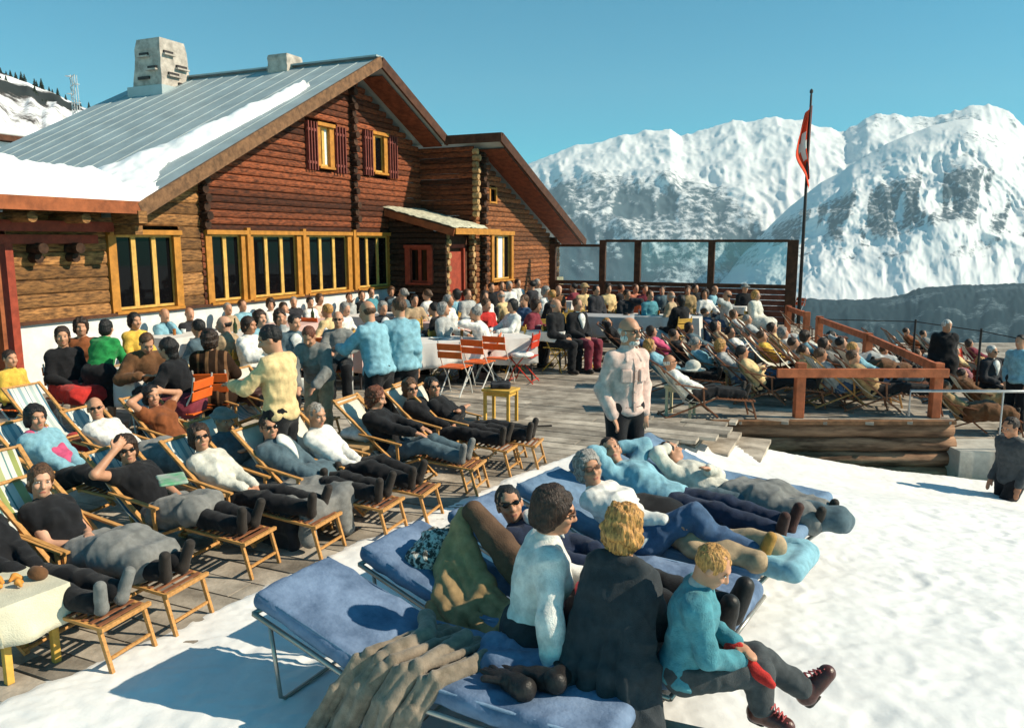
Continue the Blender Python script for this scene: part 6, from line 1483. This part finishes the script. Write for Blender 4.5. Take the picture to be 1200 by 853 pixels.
# ------------------------------------------------------------------ foreground: blue loungers on the snow
LY = -31.0
LYS = [-28, -32, -33, -37, -41, -42]
def sh(x, y): return float(snow_h(np.array([x]), np.array([y]))[0])
LP = [(-1.18, 4.02), (-.74, 4.62), (-.27, 5.20), (.20, 5.80), (.66, 6.42), (1.12, 7.02)]
LR = Matrix.Rotation(R(LY), 3, 'Z')
LZ = [sh(*(Vector((*p, 0)) + LR @ V3((.9, 0, 0))).to_2d()) - .01 for p in LP]
DL = ['nearest blue sun lounger, empty but for a brown blanket and gloves', 'second blue sun lounger, carrying the seated women and the child', 'third blue sun lounger, under the man lying with sunglasses', 'fourth blue sun lounger, under the grey haired woman in white', 'fifth blue sun lounger, under the woman in pale blue sweater', 'farthest blue sun lounger, under a grey blanket']
for i, (p, d) in enumerate(zip(LP, DL)): build_lounger(d, (p[0], p[1], LZ[i]), LYS[i], L=[1.9, 1.9, 1.9, 1.78, 1.8, 1.7][i], m=[M_blue, M_blue, M_blue, M_blue2, M_blue2, M_blue2][i], seed=i)
def L(i, x, y, z): return V3((LP[i][0], LP[i][1], LZ[i])) + Matrix.Rotation(R(LYS[i]), 3, 'Z') @ V3((x, y, z))
# the brown blanket over the nearest lounger: folds that run across it and hang to the snow
def sheet(S, A, B, n, r, k, wob=0.0, seed=1):
    r_ = random.Random(seed)
    for i in range(n):
        t = i / (n - 1); o = V3((r_.uniform(-wob, wob) * .4, r_.uniform(-wob, wob), (wob if i % 2 else -wob) * .6))
        P = [a.lerp(b_, t) + (o if 0 < j else o * .4) for j, (a, b_) in enumerate(zip(A, B))]
        for a, b_ in zip(P[:-1], P[1:]): S.cone(a, b_, r * r_.uniform(.8, 1.2), None, k)
def VL(*p): return [V3(q) for q in p]
S = Sdf(.0085)
sheet(S, VL((.80, .22, .37), (.74, -.02, .41), (.66, -.27, .42), (.58, -.345, .28), (.50, -.37, .13), (.44, -.39, .02)), VL((1.22, .16, .37), (1.20, -.04, .40), (1.10, -.27, .40), (1.04, -.345, .26), (1.0, -.37, .12), (.98, -.39, .02)), 13, .019, .013, .022, 4)
for (a, b_, q) in (((.74, .18, .42), (.86, .0, .44), .045), ((.86, .0, .44), (.80, -.2, .44), .038), ((.80, -.2, .44), (.70, -.34, .30), .03), ((1.02, .10, .42), (.98, -.24, .43), .035), ((.98, -.24, .43), (.90, -.37, .28), .028), ((.90, -.37, .28), (.84, -.41, .03), .025), ((.70, -.34, .30), (.58, -.41, .03), .026)): S.cone(a, b_, q, q * .85, .018)
o = blob('blanket', S, mat('brown_wool', (.20, .16, .115), .95, .2, 12, .4, 150, col2=(.25, .20, .15), sheen=.2), None, .005, 26, 2, True, amp2=.002, freq2=80); o.location = (LP[0][0], LP[0][1], LZ[0] - .02); o.rotation_euler = (0, 0, R(LYS[0])); tag(o, 'brown wool blanket hanging in folds over the nearest lounger', 'blanket')
# rumpled blue cover and black gloves on its foot end
lump('blanket', 'rumpled blue cover lying on the foot half of the nearest lounger', 'blanket', L(0, 1.45, .0, .34), LY, [('e', (-.12, .08, .02), (.22, .17, .04)), ('c', (-.3, .12, .03), (-.02, .1, .04), .05, .04), ('c', (-.2, -.02, .04), (.02, .12, .05), .04, .03), ('c', (-.08, .18, .03), (.12, .05, .03), .045, .03)], M_blue, h=.010, amp=.018, freq=20)
def glove(d, at, rz, tilt=0):
    S = Sdf(.007); S.ell((0, 0, .03), (.065, .048, .028), None, .02); S.cone((-.05, 0, .03), (-.13, .01, .035), .042, .05, .02)
    for j, y in enumerate((-.033, -.011, .011, .033)): S.cone((.04, y, .03), (.115 - .01 * abs(j - 1.5), y * 1.5, .022 + .012 * (j % 2)), .015, .012, .008)
    S.cone((-.01, .04, .03), (.05, .085, .025), .016, .013, .01)
    o = blob('glove', S, mat('black_leather', (.018, .016, .016), .45, .3, 10, .4, 80), None, .006, 40, 1, True); o.location = at; o.rotation_euler = (tilt, 0, R(rz)); return tag(o, d, 'glove')
glove('black leather glove lying flat on the nearest lounger', L(0, 1.42, -.05, .36), LY + 190); glove('second black glove crumpled above the flat glove', L(0, 1.56, .07, .37), LY + 100, .5); glove('small black glove pointing away at the lounger corner', L(0, 1.36, -.12, .36), LY + 165, .2)
# tan blanket rising in a tent over the head of the second lounger, with a knitted cap and brown trousers
S = Sdf(.0085)
sheet(S, VL((.50, .06, .80), (.60, -.02, .66), (.78, -.10, .48), (1.02, -.16, .40), (1.34, -.20, .37)), VL((.44, -.10, .50), (.52, -.26, .36), (.72, -.36, .26), (.98, -.40, .22), (1.30, -.38, .28)), 9, .026, .024, .016, 9)
S.cone((.50, .05, .80), (.46, -.10, .52), .03, .03, .02); S.cone((.78, -.1, .50), (.72, -.36, .28), .035, .03, .03); S.cone((1.0, -.16, .42), (.96, -.40, .24), .035, .03, .03)
o = blob('blanket', S, cloth(PAL['tan']), None, .010, 20, 5, True, amp2=.004, freq2=60); o.location = (LP[1][0], LP[1][1], LZ[1] - .03); o.rotation_euler = (0, 0, R(LYS[1])); tag(o, 'tan blanket peaked and spread over the side of the second lounger', 'blanket')
lump('trousers', 'brown trousers with sharp creases lying over the second lounger', 'trousers', L(1, 0, 0, -.06), LY, [('c', (.56, .06, .84), (.90, -.02, .62), .055, .085, .03), ('c', (.90, -.02, .62), (1.22, -.16, .40), .085, .07, .04), ('c', (.54, .1, .82), (.72, .16, .52), .05, .04, .03)], mat('brown_corduroy', (.105, .06, .036), .9, .25, 8, .5, 120), h=.0095, amp=.010)
lump('shoe', 'dark shoe lying beside the brown trousers', 'shoe', L(1, .84, .17, .36), LY + 5, [('c', (-.08, 0, .06), (-.03, 0, .05), .04, .045), ('c', (-.05, 0, .04), (.14, 0, .03), .038, .032)], cloth(PAL['shoe'], .4), h=.008, amp=.002)
lump('knitted_cap', 'grey speckled knitted cap and scarf at the head of the second lounger', 'knitted cap', L(1, .34, .0, .44), LY, [('e', (0, 0, .08), (.12, .10, .11)), ('e', (-.02, -.10, .05), (.10, .07, .08)), ('c', (-.08, .05, .14), (.08, .08, .15), .04, .04)], mat('speckled_wool', (.10, .095, .085), .95, .5, 38, .9, 120, col2=(.42, .40, .36), lo=.45, hi=.55), h=.010, amp=.014, freq=40)
# ---- woman in white on the second lounger, seen in profile
g = L(1, 1.06, -.02, -.02)
w1, J = person('woman with glasses in bulky white sweater sitting on the second lounger', head=(650, 598), base=LZ[1], yaw=8, sc=.95, fold=.6, pose='sit', top=('sweater', 'white'), bottom=('skirt', 'dark'), hair=('curly', 'dbrown'), glasses='spec', fem=True, hairamp=.45,
    arms=((.40, .10, .62), (.06, -.34, .36, -.3, -.8, .2)), look=(-8, 8), over=dict(P=(0, 0, .40), sd=(.16, 0, 1), knee=((.42, .16, .46), (.42, .02, .46)), ank=((.40, .2, .12), (.42, .05, .12))), h=.0075, b=1.1, collar='white', sleeves=.02,
    extra=[lambda S, J: [S.cone(J['el%d' % i], J['wr%d' % i] - J['hd%d' % i][0] * .01, .066, .052, .03) for i in (0, 1)]])
lump('purse', 'bright red purse in the lap of the woman in white', 'purse', w1.location + V3((.36, .04, .48)), 20, [('b', (0, 0, .07), (.13, .045, .09)), ('c', (-.08, 0, .16), (.08, 0, .17), .015, .015)], mat('red_leather', (.42, .03, .06), .45, .2, 8), h=.008, amp=.006)
# ---- blonde woman from behind with a dark grey coat round her shoulders
g = L(1, 1.66, .02, -.02)
def coat_drape(S, J):
    for s in (1, -1):
        S.cone(J['sh0' if s > 0 else 'sh1'] + V3((-.01, -.03 * s, .01)), V3((-.07, .21 * s, .46)), .065, .055, .05)
        S.cone(V3((-.07, .21 * s, .46)), V3((-.18, .31 * s, .06)), .055, .045, .05)
    for y, q in ((-.18, .0), (-.135, .04), (-.09, -.005), (-.045, .045), (.0, -.01), (.045, .045), (.09, -.005), (.135, .04), (.18, .0)):
        S.cone(J['S'] + V3((-.05, y * .6, .0)), V3((-.13 - q, y * 1.02, .46)), .050, .038, .03); S.cone(V3((-.13 - q, y * 1.02, .46)), V3((-.21 - q * 1.3, y * 1.6, .05 + .05 * abs(y))), .040, .034, .03)
    S.cone(J['nb'] + V3((-.05, .10, .02)), J['nb'] + V3((-.06, -.10, .02)), .048, .048, .02); S.cone(J['nb'] + V3((-.06, .12, .01)), J['S'] + V3((-.09, .13, -.08)), .04, .03, .02); S.cone(J['nb'] + V3((-.06, -.12, .01)), J['S'] + V3((-.09, -.13, -.08)), .04, .03, .02)
w2, J = person('blonde curly haired woman with a dark grey coat round her shoulders, seen from behind', head=(731, 620), base=LZ[1], yaw=62, pose='sit', top=('jacket', 'charcoal'), bottom=('trousers', 'charcoal'), hair=('curly', 'blond'), fem=True, arms=('fold', 'fold'), look=(5, 4), over=dict(wid=.78, P=(0, 0, .40), sd=(.24, 0, 1), knee=(.4, .12, .46), ank=(.38, .12, .1)), h=.008, extra=[coat_drape], hairamp=1.25, sc=.93)
# ---- child at the foot end
g = L(1, 1.90, .30, -.02)
ch_, J = person('small blond child in teal sweater and laced boots looking down at a red toy', head=(836, 663), base=LZ[1], yaw=-14, pose='sit', top=('sweater', 'teal'), bottom=('trousers', 'dgrey'), hair=('short', 'blond'), arms=((.30, .06, .70), (.32, -.02, .64)), look=(-6, 32), collar='lgrey', shoes='boot', sc=.77, cat='child',
    over=dict(P=(0, 0, .54), sd=(.16, 0, 1), knee=((.42, .12, .60), (.44, -.02, .56)), ank=((.70, .16, .42), (.46, -.02, .34)), toe=((.62, .0, .75), (1, -.25, -.12))), h=.0075, hairamp=1)
for i in (0, 1):
    S = Sdf(.009); foot(S, J, i, .022); S.cone(J['ank%d' % i] + (J['knee%d' % i] - J['ank%d' % i]).normalized() * .09, J['ank%d' % i], .058, .056, .02)
    blob('boot', S, mat('boot_leather', (.07, .018, .014), .35, .3, 14, .3, 60, spec=.5), ch_, .003, 40)
    mb = MB(); a = J['ank%d' % i]; toe = (J['toe%d' % i] - J['heel%d' % i]).normalized(); shn = (J['knee%d' % i] - a).normalized(); sdv = toe.cross(shn).normalized()
    for q in range(5):
        c_ = a + toe * (.045 + .022 * q) + shn * (.055 - .018 * q) + (toe.cross(sdv) * 0); n_ = (shn + toe * .6).normalized()
        c_ = a.lerp(J['toe%d' % i], .1 + .17 * q) + n_ * (.062 - .006 * q); mb.tube([c_ - sdv * .032, c_ + n_ * .006, c_ + sdv * .032], .0055, 5); mb.tube([c_ - sdv * .032, c_ + toe * .03 + sdv * .028 - n_ * .002], .0045, 5)
    mb.build('lace', mat('boot_lace', (.45, .09, .09), .8, .1, 9), ch_)
    S = Sdf(.009); hl, tp = J['heel%d' % i], J['toe%d' % i]; S.cone(hl - n_ * .044, tp - n_ * .036, .036, .034, .01); S.plane(hl - n_ * .038, n_); blob('sole', S, cloth(PAL['shoe'], .7), ch_)
lump('toy', 'red knitted toy in the hands of the child', 'toy', ch_.location + Matrix.Rotation(R(-14), 3, 'Z') @ V3((.27, .01, .48)), -20, [('c', (-.05, .02, .04), (.05, -.03, -.02), .03, .022), ('c', (.05, -.03, -.02), (.12, -.06, -.06), .022, .014), ('e', (-.03, .02, .03), (.04, .04, .03))], cloth(PAL['red'], knit=True), h=.007, amp=.008, freq=30)
# ---- man lying on the third lounger
def lying(i, hd, d, yaw, top, hair, **k):
    k.setdefault('over', {}); k.setdefault('sc', .95)
    ov = dict(P=(0, 0, .41), sd=(-.94, 0, .34), knee=(.44, .10, .45), ank=(.87, .10, .41), hb=.35); ov.update(k.pop('over'))
    return person(d, head=hd, base=LZ[i], yaw=LY + yaw, pose='lie', top=top, hair=hair, over=ov, **k)
m3, J = lying(2, (597, 590), 'man with sunglasses in dark jacket lying on the third lounger', -2, ('jacket', 'navy'), ('short', 'black'), glasses='sun', look=(-48, 6, -10), arms=((.10, .0, .60), (.20, -.16, .56)), b=1.08, h=.0085, shirt='white', over=dict(sd=(-.90, 0, .43), hb=.5))
for c in list(m3.children):
    pass
S = Sdf(.008); w, fa = J['wr1'], J['hd1'][0]; S.cone(w - fa * .03, w - fa * .005, .040, .038, .01); blob('cuff', S, cloth(PAL['red']), m3)
S = Sdf(.010)
for i in (0, 1): S.cone(J['ank%d' % i] + (J['knee%d' % i] - J['ank%d' % i]).normalized() * .12, J['ank%d' % i], .075, .06, .03); S.cone(J['heel%d' % i], J['toe%d' % i], .062, .055, .03)
blob('ski_boot', S, mat('ski_boot', (.012, .011, .011), .5, .3, 10, .3, 50), m3, .006, 30)
# ---- grey haired woman half lying on the fourth lounger
m4, J = lying(3, (690, 548), 'grey haired woman with glasses in white blouse half lying on the fourth lounger', -4, ('shirt', 'white'), ('curly', 'grey'), hairamp=.6, glasses='spec', fem=True, bottom=('trousers', 'denim'), shoes='tanshoe', look=(-40, 4, 0), arms=((.12, .16, .50), (.22, -.04, .56)), h=.009, over=dict(sd=(-.86, 0, .50), hb=.65, knee=((.38, .12, .50), (.30, -.06, .62)), ank=((.70, .12, .41), (.48, -.10, .41))))
lump('jacket', 'black jacket lying in the lap of the grey haired woman', 'jacket', L(3, 1.0, -.05, .48), LY, [('e', (0, 0, .02), (.2, .17, .09)), ('c', (-.1, -.1, 0), (.15, -.2, -.05), .07, .06)], cloth(PAL['black']), amp=.016)
lump('blanket', 'crumpled brown grey blanket at the feet of the fourth lounger', 'blanket', L(3, 1.52, -.12, .36), LY, [('e', (0, 0, .03), (.3, .2, .07)), ('c', (-.25, -.05, .05), (.25, -.12, .03), .06, .05), ('c', (.0, .1, .05), (.3, .05, .08), .06, .06)], cloth(PAL['beige']), amp=.024, freq=14)
lump('blanket', 'pale blue blanket end over the foot of the fourth lounger', 'blanket', L(3, 1.78, .02, .36), LY, [('b', (0, 0, 0), (.2, .24, .04)), ('c', (-.15, .1, .03), (.2, .15, .02), .05, .04), ('c', (.18, -.2, .0), (.2, .2, -.02), .05, .05)], cloth(PAL['ltblue']), amp=.02, freq=15)
# ---- woman in pale blue sweater on the fifth lounger, arms behind her head
m5, J = lying(4, (716, 528), 'woman in pale blue sweater lying with her arms behind her head', -9, ('sweater', 'ltblue'), ('short', 'dbrown'), fem=True, bottom=('trousers', 'navy'), look=(-42, 0, -20), arms=('behind', 'behind'), shoes='boot', h=.0095, b=1.05)
lump('blanket', 'dark blue blanket along the legs of the woman in pale blue', 'blanket', L(4, 1.45, .16, .34), LY, [('c', (-.5, 0, .02), (.5, .03, .02), .08, .09), ('c', (-.4, .1, .0), (.52, .1, .0), .07, .08)], cloth(PAL['slate']), amp=.02, freq=15)
# ---- sleeper on the farthest lounger, face turned away
m6, J = lying(5, (785, 530), 'person in white sweater and black cap lying on the farthest lounger', -13, ('sweater', 'offwhite'), ('short', 'black'), look=(50, 0, 0), arms=('fold', 'eyes'), h=.010, sc=.86)
legs_blanket('grey wool blanket over the legs on the farthest lounger', J, m6, 'grey', r=.14)
# slab and clutter under the loungers
sl = MB(); sl.box((0, 0, 0), (.42, .30, .16), bev=.012); q = sl.build('wooden_block', mat('weathered_block', (.36, .30, .23), .95, .3, 5, .5, 25)); q.location = L(0, 2.08, .16, .06); q.rotation_euler = (.05, .03, R(LY + 12)); tag(q, 'weathered wooden block in the snow by the nearest lounger foot', 'wooden block')

# ------------------------------------------------------------------ the rest of the crowd
rf = random.Random(21); TOPS = [('sweater', 'white'), ('jacket', 'dark'), ('shirt', 'lgrey'), ('sweater', 'wine'), ('shirt', 'white'), ('jacket', 'brown'), ('sweater', 'slate'), ('blouse', 'cream'), ('jacket', 'black'), ('shirt', 'ltblue'), ('sweater', 'red'), ('sweater', 'beige')]
CN = dict(white='white', dark='dark', lgrey='pale grey', wine='wine red', brown='brown', slate='slate', cream='cream', black='black', ltblue='pale blue', red='red', beige='beige')
def filler(where, spots, z, kind, group):
    for i, (x, y) in enumerate(spots):
        t = TOPS[(i * 5 + len(where)) % len(TOPS)]; fem = rf.random() < .45; hs = rf.choice(['bob', 'curly', 'bun'] if fem else ['short', 'short', 'fringe']); hc = rf.choice(['black', 'dbrown', 'brown', 'grey', 'blond', 'dbrown'])
        d = '%s %s in %s %s %s' % ({'black': 'black haired', 'dbrown': 'dark haired', 'brown': 'brown haired', 'grey': 'grey haired', 'blond': 'blond'}[hc], 'woman' if fem else 'man', CN[t[1]], t[0], where)
        k = dict(fem=fem, look=(rf.uniform(-40, 25), rf.uniform(-8, 12)), group=group, skin=rf.randrange(3), b=rf.uniform(.95, 1.1))
        if kind == 'sit':
            k['arms'] = rf.choice(['lap', 'table', 'fold', ('face', 'lap'), ('table', 'lap')])
            b_, _ = person(d, head=(x, y), base=z, yaw=rf.choice([-30, -50, -70, 150, 170, -20]), pose=rf.choice(['sit', 'sit', 'sitlean']), top=t, hair=(hs, hc), bottom=('trousers', rf.choice(['black', 'dgrey', 'denim'])), **k)
            P_ye.put('yellow chair under the ' + d.split(' seated')[0].split(' among')[0], b_.location, math.degrees(b_.rotation_euler.z), 'folding chairs of the terrace tables')
        else:
            k['arms'] = rf.choice(['lap', 'fold', 'behind', ('eyes', 'lap')]); sg = 'sun' if rf.random() < .4 else None
            b_, J_ = person(d, head=(x, y), base=z, yaw=-14 + rf.uniform(-8, 8), pose='recline', sc=RS, top=t, hair=(hs, hc), glasses=sg, bottom=('trousers', rf.choice(['black', 'denim', 'slate'])), **k)
            dchair('dark deck chair under the ' + d.split(' lying')[0], b_.location, math.degrees(b_.rotation_euler.z), rf.choice('cy'), P_deckd)
            if rf.random() < .4: c_ = rf.choice(['grey', 'tan', 'brown', 'lgrey']); legs_blanket({'grey': 'grey', 'tan': 'tan', 'brown': 'brown', 'lgrey': 'pale grey'}[c_] + ' blanket on the ' + d.split(' lying')[0], J_, b_, c_, r=.13)
filler('seated at the middle tables near the porch', [(472, 344), (486, 352), (526, 352), (534, 345), (520, 362)], 0, 'sit', GS)
filler('seated between the long table and the block', [(587, 347), (640, 342), (655, 340), (570, 357), (629, 358), (646, 346)], 0, 'sit', GS)
filler('seated under the windscreen', [(672, 337), (728, 338), (735, 345), (776, 340), (786, 347), (826, 344), (838, 340), (852, 346)], PLAT_Z, 'sit', GS)
filler('lying among the chairs before the windscreen', [(712, 378), (735, 372), (808, 384), (838, 382), (856, 389), (815, 402), (845, 405), (870, 412)], PLAT_Z, 'lie', GP)
filler('lying along the side railing', [(918, 390), (944, 394), (975, 394), (942, 412)], PLAT_Z, 'lie', GP)
filler('lying on the lower terrace behind the railing', [(1046, 398), (1098, 406), (1120, 412), (1022, 402), (1090, 426), (1150, 424)], LOW_Z, 'lie', GL)
filler('seated on the near side of the wall tables', [(232, 384), (262, 380), (292, 381), (305, 373), (328, 372), (383, 364), (405, 362)], 0, 'sit', GS)
for p in [v for v in list(globals().values()) if isinstance(v, Proto)] + list(P_T.values()): p.finish()
for k, o in SMALL.items():
    if k not in USED_SMALL: bpy.data.objects.remove(o)
import sys
_lab = {}
for o in bpy.data.objects:
    l = o.get('label')
    if l and o.parent is None:
        n = len(l.split())
        if n < 4 or n > 16: print('LABEL', n, l, file=sys.stderr)
